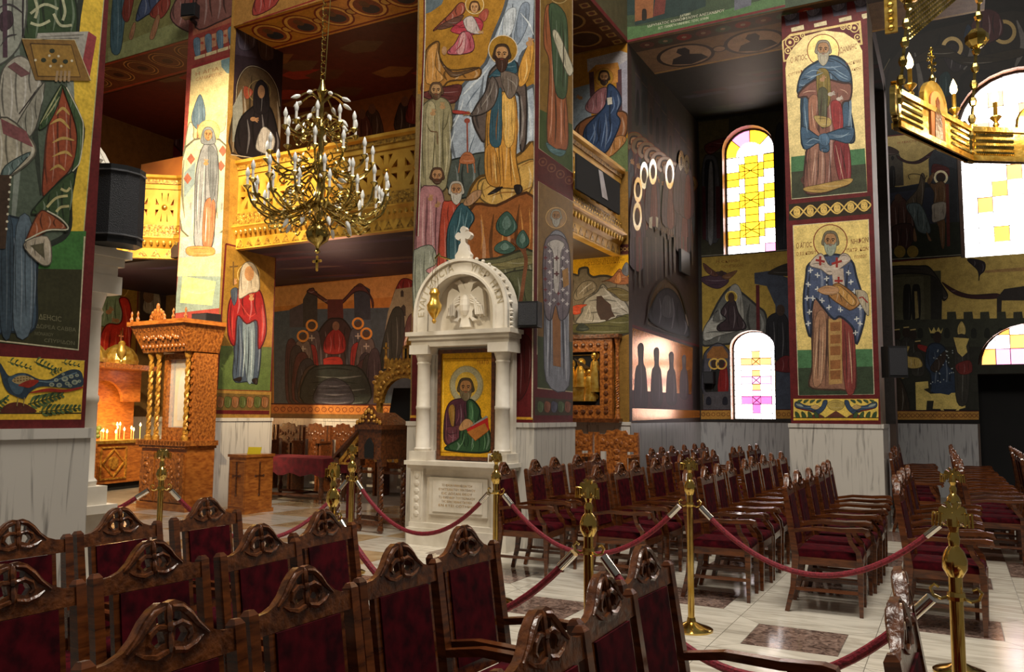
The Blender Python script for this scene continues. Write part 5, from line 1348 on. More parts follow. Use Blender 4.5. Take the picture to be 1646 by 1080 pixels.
for k in range(7):
    x = QX0-.45-k*.7
    for c, r2 in (('#a07c48', .29), ('#4a2c1c', .27), ('#a07c48', .23), ('#5c3a24', .21)): f.wp(c, arc(x, QY0+.47, r2, 0, 2*PI*.95, 19, r2*1.15))
    f.wp('#3a2418', arc(x, QY0+.5, .1, 0, 2*PI*.95, 12))
for yy in (.04, .93): f.wp('#8a3c28', [(-16.6,QY0+yy),(QX0,QY0+yy),(QX0,QY0+yy+.05),(-16.6,QY0+yy+.05)])
f.build()
f = Fresco(beam_tr, 'Y', AY, -1, 1.0, clip=(TX, 0.6, BZ, 9.4))
f.wp('#34402c', [(TX,BZ),(.6,BZ),(.6,9.4),(TX,9.4)])
f.crop(990, 0, 5.879)
f.p('#46603a', [(60,260),(600,215),(1600,-60),(1600,60),(80,390)]); f.p('#22302c', [(85,150),(180,140),(180,240),(600,150),(850,60),(850,-60),(85,-60)]); f.p('#7a4c2c', [(180,205),(180,0),(360,-30),(350,165)]); f.b('#20180f', [(250,190),(250,100),(270,85),(288,100),(288,180)]); f.p('#5c2c24', [(350,160),(380,-60),(480,-60),(460,130)]); f.p('#54545c', [(1120,100),(1120,-60),(1280,-60),(1280,50)])
f.t('#b8b49c', 'ΔΑΠΑΝΗ', 605, 165, 705, 140, 22); f.t('#b8b49c', 'ΙΔΡΥΜΑΤΟC ΚΟΙΝΩΦΕΛΟΥC ΑΛΕΞΑΝΔΡΟΥ', 300, 262, 1025, 110, 26); f.t('#b8b49c', 'Χ.Π. ΠΑΝΑΓΗ ΜΝΗΜΗC ΤΟΥC ΑΜΗΝ', 400, 280, 875, 180, 24)
f.l(RED, 22, [(70,400),(1600,55)]); f.build()
f = Fresco(beam_tr, 'Z', BZ, -1, 1.0, clip=(TX, 0.6, AY, AY+1.37))
f.wp('#8a6c4c', [(TX,AY),(.6,AY),(.6,AY+1.37),(TX,AY+1.37)])
f.wp('#4c3c2c', [(TX,AY+.05),(.6,AY+.05),(.6,AY+.4),(TX,AY+.4)])
for k in range(9):
    x = TX+.25+k*.3; f.wp(['#6c4034','#4c5a40','#8a3024'][k % 3], arc(x, AY+.22, .12, 0, 2*PI*.95, 10, .11)); f.wp('#a88c6c', arc(x, AY+.22, .04, 0, 2*PI*.9, 6))
for x in (-3.65, -2.55):
    for c, r2 in (('#33241e', .47), ('#b09070', .41)): f.wp(c, arc(x, AY+.88, r2, 0, 2*PI*.97, 27, r2*.92))
    f.wp('#20181a', [(x-.3,AY+1.12),(x-.22,AY+.92),(x-.05,AY+.84),(x-.1,AY+.7),(x-.04,AY+.58),(x+.08,AY+.58),(x+.12,AY+.7),(x+.08,AY+.84),(x+.25,AY+.92),(x+.32,AY+1.1),(x,AY+1.24)])
f.wp('#33241e', arc(-3.1, AY+.88, .12, 0, 2*PI*.95, 14)); f.wp('#b09070', arc(-3.1, AY+.88, .09, 0, 2*PI*.95, 14))
f.wp('#b89050', [(TX,AY+1.31),(.6,AY+1.31),(.6,AY+1.36),(TX,AY+1.36)])
f.build()
f = Fresco(beam_e, 'X', TX, 1, 1.0, clip=(PY1, AY, BZ, 9.4))
f.wp('#4c4630', [(PY1,BZ),(AY,BZ),(AY,9.4),(PY1,9.4)])
f.wp(RED, [(PY1,BZ),(AY,BZ),(AY,BZ+.07),(PY1,BZ+.07)]); f.build()
f = Fresco(beam_e, 'Z', BZ, -1, 1.0, clip=(TX-.9, TX, PY1, AY))
f.wp('#5c3a24', [(TX-.9,PY1),(TX,PY1),(TX,AY),(TX-.9,AY)])
for k in range(8):
    y = PY1+.12+k*.26; f.wp('#a8884c', [(TX-.2,y),(TX-.06,y),(TX-.06,y+.14),(TX-.2,y+.14)]); f.wp('#6c4030', arc(TX-.13, y+.07, .05, 0, 2*PI*.95, 8))
for k in range(3): f.wp('#a07c48', arc(TX-.55, PY1+.4+k*.65, .27, 0, 2*PI*.95, 18)); f.wp('#4a3424', arc(TX-.55, PY1+.4+k*.65, .23, 0, 2*PI*.95, 18))
f.build()
# ceilings: dark scenes
f = Fresco(gal_fl, 'Z', HZ0+.02, -1, 1.0, clip=(-16.6, -5.6, GY+.1, WY))
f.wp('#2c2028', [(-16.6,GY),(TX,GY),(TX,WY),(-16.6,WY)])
random.seed(5)
for k in range(26):
    x, y = -14+random.random()*8, 10+random.random()*3
    f.wp(['#3c3048','#4a2c30','#33303c','#4a3a34'][k % 4], [(x,y),(x+1.2,y+.15),(x+1.5,y+.35),(x+.3,y+.25)])
f.build()
f = Fresco(ceil_ga, 'Z', HB+.01, -1, 1.0, clip=(-16.6, -5.6, BNY+1.0, WY))
f.wp('#4a2018', [(-16.6,PY0),(TX,PY0),(TX,WY),(-16.6,WY)])
for k in range(24):
    x, y = -14+random.random()*8, 10.5+random.random()*2.5
    f.wp(['#6c4a28','#7a2c20','#4a3020','#54402c'][k % 4], [(x,y),(x+.5,y-.1),(x+.9,y+.15),(x+.5,y+.4),(x+.1,y+.3)])
f.build()
f = Fresco(ceil_tr, 'Z', BZ+.02, -1, 1.0, clip=(TX, -.9, AY+1.37, BY))
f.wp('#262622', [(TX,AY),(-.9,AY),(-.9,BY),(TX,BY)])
for k in range(16):
    x, y = TX+random.random()*3, 13.4+random.random()*2.2
    f.wp(['#3c2424','#33382c','#3c3c40'][k % 3], [(x,y),(x+.7,y+.05),(x+.8,y+.18),(x+.1,y+.16)])
f.build()
# ================================================================= marble icon shrines
def text_mb(m, s, M, height, width=None, depth=0.006):
    """letters lying in local xz, x right, z up; M places them"""
    vs2, ts, xa, xb, ya, yb = text_tris(s)
    k = height/0.72; kx = (width/(xb-xa)) if width else k
    n = len(vs2)
    v = [M @ Vector(((p[0]-(xa+xb)/2)*kx, -depth, p[1]*k)) for p in vs2]
    m.add(v, [t for t in ts])
def eagle_pts(s=1.0):
    half = [(0,.30),(.03,.36),(.05,.40),(.10,.44),(.13,.41),(.19,.40),(.13,.37),(.11,.31),(.09,.25),(.14,.29),(.22,.33),(.28,.28),(.30,.18),(.31,.05),(.32,-.10),(.27,-.04),(.25,-.11),(.21,-.03),(.18,-.09),(.15,.02),(.12,-.02),(.12,-.10),(.20,-.14),(.12,-.16),(.08,-.10),(.06,-.12),(.09,-.24)]
    r = [(x*s, z*s) for x, z in half]
    return r+[(-x, z) for x, z in reversed(r[1:])]
def shrine(label, loc, rz, full=True):
    t = thing('marble_shrine', label, 'icon shrine', loc, rz)
    W = .68; m = 'carved_marble'
    MB().box(-W, W, 0, .31, 0, .20).box(-W+.02, W-.02, .02, .31, .20, .26).build('plinth', m, t)
    b = MB().box(-W+.13, W-.13, .09, .31, .26, .90); b.build('pedestal', m, t)
    for s in (-1, 1):
        p = MB().box(s*W-s*.03, s*W-s*.21, .03, .31, .26, .90).build('pedestal_pilaster', m, t)
        r = MB()
        for k in range(6): r.sphere((s*(W-.12), .03, .36+k*.09), (.04, .012, .038), 8, 4)
        r.box(s*W-s*.055, s*W-s*.065, .022, .03, .31, .86).box(s*W-s*.175, s*W-s*.185, .022, .03, .31, .86)
        r.build('carved_relief', m, p)
    pl = MB().box(-.40, .40, .06, .10, .36, .80); pl.box(-.34, .34, .045, .08, .40, .76).build('plaque', m, t)
    tx = MB()
    for k, s in enumerate(('ΤΟ ΙΕΡΟΝ ΜΝΗΜΕΙΟΝ ΤΟΥ', 'ΕΥΑΓΓΕΛΙCΤΟΥ ΜΑΤΘΑΙΟΥ', 'ΕΙC ΔΟΞΑΝ ΘΕΟΥ', 'ΤΟ ΙΕΡΕΜΙΟΥ ΤΟΥ ΜΟΝΑΧΟΥ', 'ΤΗC ΙΕΡΑC ΜΟΝΗC ΠΑΤΜΟΥ', 'ΕΝ ΕΤΕΙ CΩΤΗΡΙΩ')):
        text_mb(tx, s, Matrix.Translation((0, .045, .70-k*.047)), .026, .5 if k % 2 else .42, .004)
    tx.build('inscription', 'gold_dark', t)
    MB().box(-W+.0, W-.0, .0, .31, .90, .94).box(-W-.03, W+.03, -.03, .31, .94, .99).build('cornice', m, t)
    # columns
    for s in (-1, 1):
        c = s*(W-.13)
        MB().box(c-.125, c+.125, .02, .31, .99, 1.10).build('column_base', m, t)
        MB().lathe([(.10,1.10),(.105,1.13),(.088,1.15),(.085,1.6),(.092,1.61),(.092,1.64),(.084,1.65),(.08,2.14),(.09,2.16),(.08,2.18),(.105,2.27)], (c, .13, 0), 14).build('column', m, t, True)
        MB().box(c-.09, c+.09, .22, .31, 1.10, 2.27).build('pilaster', m, t)
        MB().box(c-.135, c+.135, .0, .31, 2.27, 2.38).build('capital', m, t)
    MB().box(-W, W, .03, .31, 2.36, 2.44).box(-W-.02, W+.02, .0, .31, 2.44, 2.49).box(-W-.05, W+.05, -.03, .31, 2.49, 2.54).build('entablature', m, t)
    MB().box(-.46, .46, .26, .31, .99, 2.36).build('niche_back', m, t)
    # arch
    zc = 2.76; ro, ri = .655, .46
    def horseshoe(r): return [(r, 2.54)]+arc(0, zc, r, 0, PI, 22)+[(-r, 2.54)]
    MB().prism([horseshoe(ro)+horseshoe(ri)[::-1]], .06, .31, 'xz').build('arch', m, t)
    MB().prism([horseshoe(ro)+horseshoe(ro-.035)[::-1]], .03, .07, 'xz').prism([horseshoe(ri+.03)+horseshoe(ri)[::-1]], .04, .07, 'xz').build('arch_moulding', m, t)
    MB().prism([horseshoe(ri)], .25, .31, 'xz').build('tympanum', m, t)
    cr = MB()
    for k in range(23):
        a = PI*k/22; cr.sphere((math.cos(a)*(ro+.012), .12, zc+math.sin(a)*(ro+.012)), (.022, .03, .022), 6, 4)
    for k in range(4):
        for s in (-1, 1): cr.sphere((s*(ro+.012), .12, 2.56+k*.055), (.022, .03, .022), 6, 4)
    cr.build('bead_crockets', m, t)
    le = MB()
    for s2, a0, a1 in (('ΕΥΑΓΓΕΛΙCΤΑ', PI*1.02, PI*.56), ('ΥΠΕΡ ΗΜΩΝ', PI*.42, PI*.05)):
        n = len(s2)
        for k, ch in enumerate(s2):
            if ch == ' ': continue
            a = a0+(a1-a0)*(k+.5)/n; r = (ro+ri)/2-.04
            text_mb(le, ch, Matrix.Translation((math.cos(a)*r, .06, zc+math.sin(a)*r)) @ Matrix.Rotation(-(a-PI/2), 4, 'Y'), .085, None, .004)
    le.build('arch_lettering', 'marble_tan', t)
    ea = MB().prism([[(x, z+2.80) for x, z in eagle_pts(.85)]], .17, .27, 'xz')
    ea.sphere((0, .18, 2.86), (.075, .06, .14), 8, 6).box(-.03, .03, .18, .25, 3.05, 3.13)
    for s in (-1, 1):
        for k in range(4): ea.tube([(s*.08, .17, 2.98-k*.03), (s*(.14+.03*k), .155, 2.93-k*.03), (s*(.16+.03*k), .165, 2.74)], .018, 5)
    ea.build('double_headed_eagle', m, t)
    cz = zc+ro
    cx = [(-.10,cz-.02),(.10,cz-.02),(.11,cz+.05),(.07,cz+.10),(.055,cz+.17),(.03,cz+.2),(.03,cz+.25),(.07,cz+.235),(.10,cz+.255),(.115,cz+.285),(.10,cz+.315),(.07,cz+.335),(.03,cz+.32),(.045,cz+.36),(.03,cz+.39),(0,cz+.405)]
    MB().prism([cx+[(-x, z) for x, z in reversed(cx[:-1])]], .10, .17, 'xz').build('cross', m, t)
    return t
SH = shrine('white marble arched shrine holding the evangelist icon', (-5.17, 8.30, 0), 0)
SH0 = shrine('white marble shrine seen edge-on behind the nearest pier', (-5.23, 3.35, 0), PI)

# the evangelist icon
ic = thing('evangelist_icon', 'framed gold icon of an evangelist writing in a red book', 'icon', (-5.17, 8.30, 0))
fr = MB().prism([[(-.40,1.0),(.40,1.0),(.40,2.33),(-.40,2.33)], [(-.355,1.045),(.355,1.045),(.355,2.285),(-.355,2.285)]], .205, .255, 'xz'); fr.build('frame', 'carved_wood', ic)
MB().box(-.36, .36, .235, .25, 1.03, 2.30).build('panel', 'gold_leaf', ic)
f = Fresco(ic, 'Y', 8.534, -1, 1.0, clip=(-5.53, -4.81, 1.045, 2.285))
f.crop(640, 550, 4.5)
f.wp('#e0a824', [(-5.53,1.04),(-4.81,1.04),(-4.81,2.29),(-5.53,2.29)], .25)
def icp(x, y): return (x+0, y)
f.l('#a87414', 7, [(325,120),(690,115)]); f.l('#e8c050', 5, [(330,130),(322,800)]); f.l('#e8c050', 5, [(680,115),(672,805)]); f.l('#a87414', 9, [(305,795),(680,800)])
f.t('#8a3a14', 'ΜΑΤΘ', 575, 160, 655, 160, 30)
f.ring('#c8b070', 495, 310, 118, 12, 135, .95); f.ring('#d8cca0', 495, 310, 98, 34, 115, .95); f.el('#d8b048', 495, 310, 80, 95, .4)
f.b('#4a2430', [(350,480),(380,430),(430,410),(500,420),(500,560),(450,640),(430,740),(390,752),(345,735),(330,680),(335,560)]); f.b('#8a6428', [(365,490),(390,450),(412,480),(405,600),(385,600)])
f.b('#5c3038', [(345,620),(400,610),(445,600),(450,650),(420,740),(370,740),(340,700)]); f.b('#2c4a2c', [(500,430),(540,420),(590,480),(600,545),(660,640),(655,790),(360,780),(365,745),(440,700),(450,640),(500,560)])
f.b('#3e6440', [(515,440),(545,450),(550,560),(520,570)]); f.ls('#6c9068', 5, [(530,450,540,500,535,560),(480,660,470,720,440,765),(620,660,630,720,620,780),(540,720,545,750,530,785)]); f.ls('#142a18', 6, [(480,500,490,560,470,620),(500,660,510,720,490,775),(590,680,590,740,585,785)])
f.ls('#7c4a54', 5, [(350,500,350,580,350,640),(360,660,390,690,420,690),(440,480,440,540,420,590)]); f.ls('#241018', 5, [(420,450,415,540,410,600),(350,650,380,665,420,655)])
f.b('#a87c50', [(440,620),(480,560),(520,560),(545,590),(520,615),(460,640)])
f.p('#8a8a84', [(520,610),(640,530),(650,540),(655,620),(560,600)]); f.p('#b02420', [(495,630),(650,545),(660,635),(640,640),(510,650)]); f.p('#a8682c', [(500,650),(630,585),(655,640),(560,715)]); f.l('#7a4418', 5, [(505,655),(560,712),(650,645)])
f.face(490, 330, 62, '#4a3c28', '#6a5a40', '#9a6c40', 1.35)
f.build('painting')

# brass oil lamp hanging before the arch
t = thing('oil_lamp', 'gilt oil lamp hanging from a bracket before the marble arch', 'lamp', (-5.42, 8.18, 2.62))
MB().lathe([(.012,0),(.03,.03),(.015,.05),(.05,.1),(.085,.16),(.09,.22),(.06,.27),(.05,.33),(.065,.36),(.05,.40),(.03,.42)], (0,0,0), 12).build('bowl', 'gold_leaf', t, True)
m = MB()
for k in range(3):
    a = 2*PI*k/3; m.tube([(.06*math.cos(a), .06*math.sin(a), .36), (.01*math.cos(a), .01*math.sin(a), .78)], .003, 4)
m.build('chain', 'brass', t)
MB().tube([(0, 0, .78), (.05, .01, .84), (.02, .08, .82), (.13, .22, .78), (.14, .3, .76)], .012, 6).sphere((.14, .24, .76), (.04, .02, .04)).build('bracket', 'old_brass', t)

# ================================================================= loudspeakers and fittings
def speaker(label, loc, rz, w, d, h, curved=False):
    t = thing('loudspeaker', label, 'loudspeaker', loc, rz)
    pts = [(-w/2, 0), (w/2, 0)]+([(w/2, d*.6), (w*.3, d*.9), (0, d), (-w*.3, d*.9), (-w/2, d*.6)] if curved else [(w*.42, d), (-w*.42, d)])
    MB().prism([[(x, -y) for x, y in pts]], 0, h, 'xy').build('cabinet', 'black_plastic', t)
    if curved:
        MB().prism([[(x*.98, -y-.004) for x, y in pts[2:]]], h*.06, h*.94, 'xy').build('grille', 'grille', t)
        for z in (h*.10, h*.92): MB().tube([(x*1.0, -y-.008, z) for x, y in pts[2:]], .006, 5).build('trim_strip', 'grey_metal', t)
    else:
        MB().box(-w*.38, w*.38, -d-.012, -d, h*.07, h*.93).build('grille', 'grille', t)
    return t
speaker('large black curved loudspeaker standing on the shrine behind the nearest pier', (-4.50, 3.23, 2.545), math.radians(72), .28, .2, .47, True)
speaker('small black loudspeaker mounted beside the marble arch', (-4.36, 8.63, 2.56), math.radians(14), .28, .16, .30)
speaker('black loudspeaker on the right pier side facing the king fresco', (RX1+.16, 12.25, 2.08), math.radians(25), .30, .18, .42)
speaker('black box speaker lying on top of the carved icon stand', (-10.8, 9.66, 3.01), 0, .42, .26, .14)
speaker('small grey wall speaker in the transept corner near the lower window', (-4.13, BY-.005, 2.16), 0, .22, .12, .24)
t = thing('spotlight', 'small black spotlight fixed on the beam above the lit pier', 'spotlight', (-11.5, 9.55, 8.5), .3)
MB().box(-.14, .14, -.1, .03, -.12, .12).box(-.12, .12, -.115, -.1, -.1, .1).build('housing', 'black_plastic', t); MB().box(-.02, .02, 0, .16, -.16, -.1).build('bracket', 'black_plastic', t)
t = thing('monitor', 'black monitor leaning inside the small side gallery', 'monitor', (TX+.02, 10.6, 4.52), PI/2)
MB().box(-.8, .8, -.03, .0, 0, .48).build('screen', 'void', t); MB().prism([[(.08,.1),(.3,.1),(.1,.46),(-.06,.46)]], -.036, -.032, 'xz').build('glare_sheet', 'grey_metal', t)  # grey sheet imitates light glaring on the black screen
t = thing('wall_monitor', 'small black screen on the dark transept side wall', 'monitor', (TX+.03, 14.75, 4.15), PI/2)
MB().box(-.28, .28, -.04, 0, 0, .42).build('screen', 'black_plastic', t)

# ================================================================= carved furniture on the left
def twist(m, x, y, z0, z1, r, turns, n=26):
    for ph in (0, PI): m.tube([(x+r*.45*math.cos(ph+2*PI*turns*k/n), y+r*.45*math.sin(ph+2*PI*turns*k/n), z0+(z1-z0)*k/n) for k in range(n+1)], r*.62, 5)
# icon stand with canopy
t = thing('icon_stand', 'tall carved wooden icon stand with overhanging canopy at the lit pier', 'icon stand', (-11.13, 9.04, 0), math.radians(-3)); t.scale = (1, 1, 1.13)
MB().box(-.62, .58, .05, .62, 0, .10).box(-.58, .54, .08, .60, .10, .92).build('base', 'oak', t)
p = MB().box(-.56, -.22, .045, .09, .12, .80).box(-.18, .50, .045, .09, .12, .80).build('carved_panel', 'carved_oak', t)
m = MB()
for k in range(7): m.sphere((-.39+.05*math.sin(k*2), .04, .2+k*.085), (.06, .02, .035), 8, 4)
for k in range(14):
    a = 2*PI*k/14; m.sphere((.14+.11*math.cos(a), .04, .46+.17*math.sin(a)), (.028, .015, .028), 6, 4)
m.sphere((.14, .04, .50), (.05, .02, .06), 8, 4).box(.07, .21, .03, .05, .32, .40)
for k in range(6): m.sphere((.40, .04, .2+k*.1), (.04, .02, .04), 8, 4)
m.build('relief', 'carved_oak', p)
MB().box(-.60, .56, .03, .62, .86, .90).box(-.64, .60, .0, .62, .90, .97).build('ledge', 'carved_oak', t)
m = MB()
for k in range(16): m.lathe([(.03,0),(.03,.015),(.015,.02)], (-.56+k*.074, .0, .935), 8, 'y')
m.build('rosette_row', 'carved_oak', t)
for x in (-.50, -.30):
    m = MB(); twist(m, x, .12, 1.05, 2.12, .042, 5); m.lathe([(.06,.97),(.06,1.02),(.035,1.05)], (x, .12, 0), 10).lathe([(.035,2.12),(.06,2.18),(.06,2.22)], (x, .12, 0), 10); m.build('twisted_column', 'gilt_wood', t)
m = MB(); twist(m, .42, .12, 1.05, 2.12, .042, 5); m.lathe([(.06,.97),(.06,1.02),(.035,1.05)], (.42, .12, 0), 10).lathe([(.035,2.12),(.06,2.18),(.06,2.22)], (.42, .12, 0), 10); m.build('twisted_column', 'gilt_wood', t)
MB().prism([[(-.24,.97),(.38,.97),(.38,2.2),(-.24,2.2)], [(-.16,1.15),(.30,1.15),(.30,2.12),(-.16,2.12)]], .18, .30, 'xz').build('frame', 'carved_oak', t)
m = MB().box(.46, .54, .16, .60, .97, 2.2)
for k in range(11): m.lathe([(.03,0),(.03,.02),(.012,.025)], (.50, .13, 1.05+k*.105), 8, 'y')
m.build('side_post', 'carved_oak', t)
MB().box(-.24, .5, .42, .60, .97, 2.2).build('back_board', 'oak', t)
MB().box(-.16, .30, .24, .25, 1.15, 2.12).build('glass', 'clear_glass', t)
ic2 = MB().box(-.155, .295, .33, .36, 1.16, 2.11).build('icon_panel', 'wax', t)  # pale panel colour stands in for the bright glare on the glass
m = MB().prism([[(-.05,1.25),(.2,1.25),(.22,1.6),(.16,1.85),(.12,1.95),(.02,1.95),(-.03,1.85),(-.07,1.6)]], .322, .33, 'xz'); m.build('icon_figure', 'carved_marble', ic2)
cn = MB().frustum((-.04, .33, 2.22), (.56, .30), (-.08, .28, 2.60), (.68, .40)); cn.build('canopy', 'carved_oak', t)
MB().box(-.80, .64, -.16, .66, 2.60, 2.66).build('canopy_cornice', 'oak', t)
m = MB()
for r2 in (2.30, 2.54):
    y = .02-(r2-2.22)/.38*.12; hw = .54+(r2-2.22)/.38*.1
    for k in range(12): m.sphere((-.06-hw+hw*2*(k+.5)/12, y-.005, r2), (.032, .02, .03), 8, 4)
for k in range(15): m.sphere((-.48+k*.06, -.055, 2.42+.02*math.sin(k*2.2)), (.035, .02, .035), 7, 4)
for x in (-.60, .48): m.sphere((x, -.05, 2.47), (.03, .025, .07), 8, 5)
m.build('canopy_carving', 'carved_oak', t)
m = MB()
for k in range(9): a = PI*k/8; m.sphere((-.16+.17*math.cos(a), -.05, 2.67+.14*math.sin(a)), (.035, .03, .04), 7, 5)
m.sphere((-.16, -.05, 2.74), (.13, .03, .10), 10, 6).sphere((-.16, -.05, 2.86), (.03, .03, .06), 8, 5)
for x in (-.76, -.6, .3, .6): m.lathe([(.02,2.66),(.03,2.70),(.012,2.74),(.02,2.78),(0.004,2.82)], (x, -.1, 0), 8)
m.build('crest_carving', 'carved_oak', t)
lt = thing('oil_lamp', 'small gilt oil lamp hanging at the corner of the icon stand canopy', 'lamp', (-12.0, 8.9, 2.32))
MB().lathe([(.01,0),(.03,.04),(.02,.07),(.07,.14),(.08,.22),(.05,.28),(.06,.34),(.03,.38)], (0,0,0), 10).build('bowl', 'gold_leaf', lt, True); MB().tube([(0,0,.38),(0,0,.6)], .004, 4).build('chain', 'brass', lt)

# candle shrine with domes at the aisle end
cs = thing('candle_stand', 'wooden candle shrine with gilt domes and burning candles', 'candle stand', (-14.65, 11.05, 0), math.radians(102))
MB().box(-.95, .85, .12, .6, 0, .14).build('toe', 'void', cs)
b = MB().box(-.95, .85, .05, .62, .14, .92); b.build('chest', 'oak', cs)
m = MB().prism([[(-.6,.22),(.1,.22),(.1,.86),(-.6,.86)], [(-.57,.25),(.07,.25),(.07,.83),(-.57,.83)]], .02, .05, 'xz').prism([[(-.25,.25),(.06,.54),(-.25,.83),(-.56,.54)], [(-.25,.29),(.02,.54),(-.25,.79),(-.52,.54)]], .02, .05, 'xz')
m.lathe([(.13,0),(.13,.03),(.08,.035)], (-.25, .02, .54), 14, 'y')
m.build('gilt_panel', 'gilt_wood', cs)
MB().box(-1.0, .9, .0, .66, .92, .98).build('tray', 'gold_leaf', cs)
for x in (-.9,): MB().lathe([(.05,.98),(.03,1.05),(.03,2.3),(.05,2.35)], (x, .1, 0), 10).build('post', 'marble', cs)
MB().prism([[(-1.0,1.75),(-.6,1.75)]+[(-.1+.5*math.cos(PI-PI*k/10), 1.75+.42*math.sin(PI*k/10)) for k in range(11)]+[(.9,1.75),(.9,2.4),(-1.0,2.4)]], .45, .52, 'xz').build('arched_back', 'oak', cs)
MB().box(-1.0, .9, .6, .66, .98, 2.4).build('back', 'oak', cs)
MB().box(-1.02, .92, .0, .66, 2.4, 2.5).build('cornice', 'carved_oak', cs)
for x in (-.75, .1):
    d = MB().lathe([(.36,2.5),(.37,2.58),(.33,2.7),(.24,2.82),(.1,2.9),(.02,2.92)], (x, .33, 0), 12).build('dome', 'gold_leaf', cs); MB().box(x-.012, x+.012, .32, .34, 2.92, 3.2).box(x-.07, x+.07, .32, .34, 3.07, 3.1).build('dome_cross', 'brass', d)
MB().box(-1.05, -.9, .02, .05, 1.62, 2.38).build('lit_lantern', 'lit_panel', cs)
cand = None; random.seed(11)
lamp('candle_glow', 'POINT', (-14.6, 11.0, 1.4), 40, (1.0, .6, .25), None, .15)
Rz = Matrix.Rotation(math.radians(102), 4, 'Z')
for k in range(16):
    x, y = -.8+k*.1+random.uniform(-.03, .03), .12+.4*random.random()
    p = Vector((-14.65, 11.05, .983)) + Rz @ Vector((x, y, 0)); hh = random.uniform(.12, .3)
    c = thing('candle', 'thin burning wax candle in the tray of the candle shrine', 'candle', p, 0, 'burning candles in the candle shrine')
    MB().lathe([(.008,0),(.008,hh)], (0,0,0), 6).build('wax_stick', 'wax', c); MB().lathe([(.004,hh),(.02,hh+.025),(.014,hh+.05),(.001,hh+.08)], (0,0,0), 8).build('flame', 'flame', c)
fp = thing('flower_pot', 'small carved wooden stand with pale yellow flowers by the candle shrine', 'flowers', (-14.15, 9.75, 0))
MB().box(-.2, .2, -.2, .2, 0, .95).build('stand', 'carved_oak', fp)
m = MB(); random.seed(4)
for k in range(46): m.sphere((random.uniform(-.26,.26), random.uniform(-.22,.22), random.uniform(.98,1.32)), random.uniform(.03,.06), 6, 4)
o = m.build('blossoms', 'leaf', fp)

# offering box with cross
ob = thing('offering_box', 'oak offering box with carved crosses and a yellow card', 'box', (-9.8, 9.38, 0), math.radians(-3))
MB().box(-.20, .22, -.02, .56, .0, .06).box(-.18, .20, 0, .54, .06, .86).box(-.20, .22, -.02, .56, .86, .90).build('body', 'oak', ob)
m = MB()
def carved_cross(m, M):
    s0 = len(m.v)
    m.box(-.012, .012, -.012, 0, .28, .76).box(-.08, .08, -.012, 0, .56, .585)
    for x, z in ((-.08,.572),(.08,.572),(0,.77),(0,.28)): m.sphere((x, -.006, z), (.022, .012, .022), 6, 4)
    m.xform(M, s0)
carved_cross(m, Matrix.Identity(4)); carved_cross(m, Matrix.Translation((.20, .27, 0)) @ Matrix.Rotation(PI/2, 4, 'Z')); m.build('carved_cross', 'carved_wood', ob)
MB().prism([[(-.16,.10),(.18,.10),(.18,.82),(-.16,.82)], [(-.13,.13),(.15,.13),(.15,.79),(-.13,.79)]], -.008, 0, 'xz').build('panel_moulding', 'oak', ob)
yc = thing('yellow_card', 'yellow folded card standing on the oak offering box', 'card', (-9.7, 9.62, .90), math.radians(20))
MB().prism([[(-.11,0),(.11,0),(.13,.11),(-.09,.11)]], -.01, -.006, 'xz').box(-.11, .11, -.01, .06, 0, .003).build('sheet', 'yellow_card', yc)

# table with red cloth and the stalls behind it
tb = thing('side_table', 'dark carved table under a red cloth before the synod fresco', 'table', (-10.4, 11.45, 0))
for x in (-.75, .75):
    for y in (-.3, .3): MB().lathe([(.05,0),(.03,.06),(.05,.2),(.028,.3),(.055,.45),(.035,.62),(.05,.72)], (x, y, 0), 10).build('leg', 'carved_wood', tb)
MB().box(-.78, .78, -.33, -.27, .1, .14).box(-.78, .78, .27, .33, .1, .14).box(-.03, .03, -.3, .3, .1, .14).build('stretcher', 'wood', tb)
MB().box(-.85, .85, -.4, .4, .70, .76).build('top', 'wood', tb)
m = MB(); n = 40; v = []; fcs = []
per = [(-.87+1.74*k/14, -.42) for k in range(14)]+[(.87, -.42+.84*k/8) for k in range(8)]+[(.87-1.74*k/14, .42) for k in range(14)]+[(-.87, .42-.84*k/8) for k in range(8)]
for k, (x, y) in enumerate(per):
    w2 = 1+.03*math.sin(k*2.3); v += [(x, y, .77), (x*w2, y*w2, .70), (x*w2*1.01, y*w2*1.02, .48+.03*math.sin(k*1.7) + (.0 if k < 44 else 0))]
N = len(per)
for k in range(N):
    a, b2 = 3*k, 3*((k+1) % N); fcs += [(a, b2, b2+1, a+1), (a+1, b2+1, b2+2, a+2)]
fcs.append(tuple(3*k for k in range(N)))
m.add(v, fcs); cl = m.build('tablecloth', 'cloth', None, True); cl.location = (-10.4, 11.45, 0); tag(cl, 'dark red cloth draped over the carved side table', 'tablecloth')

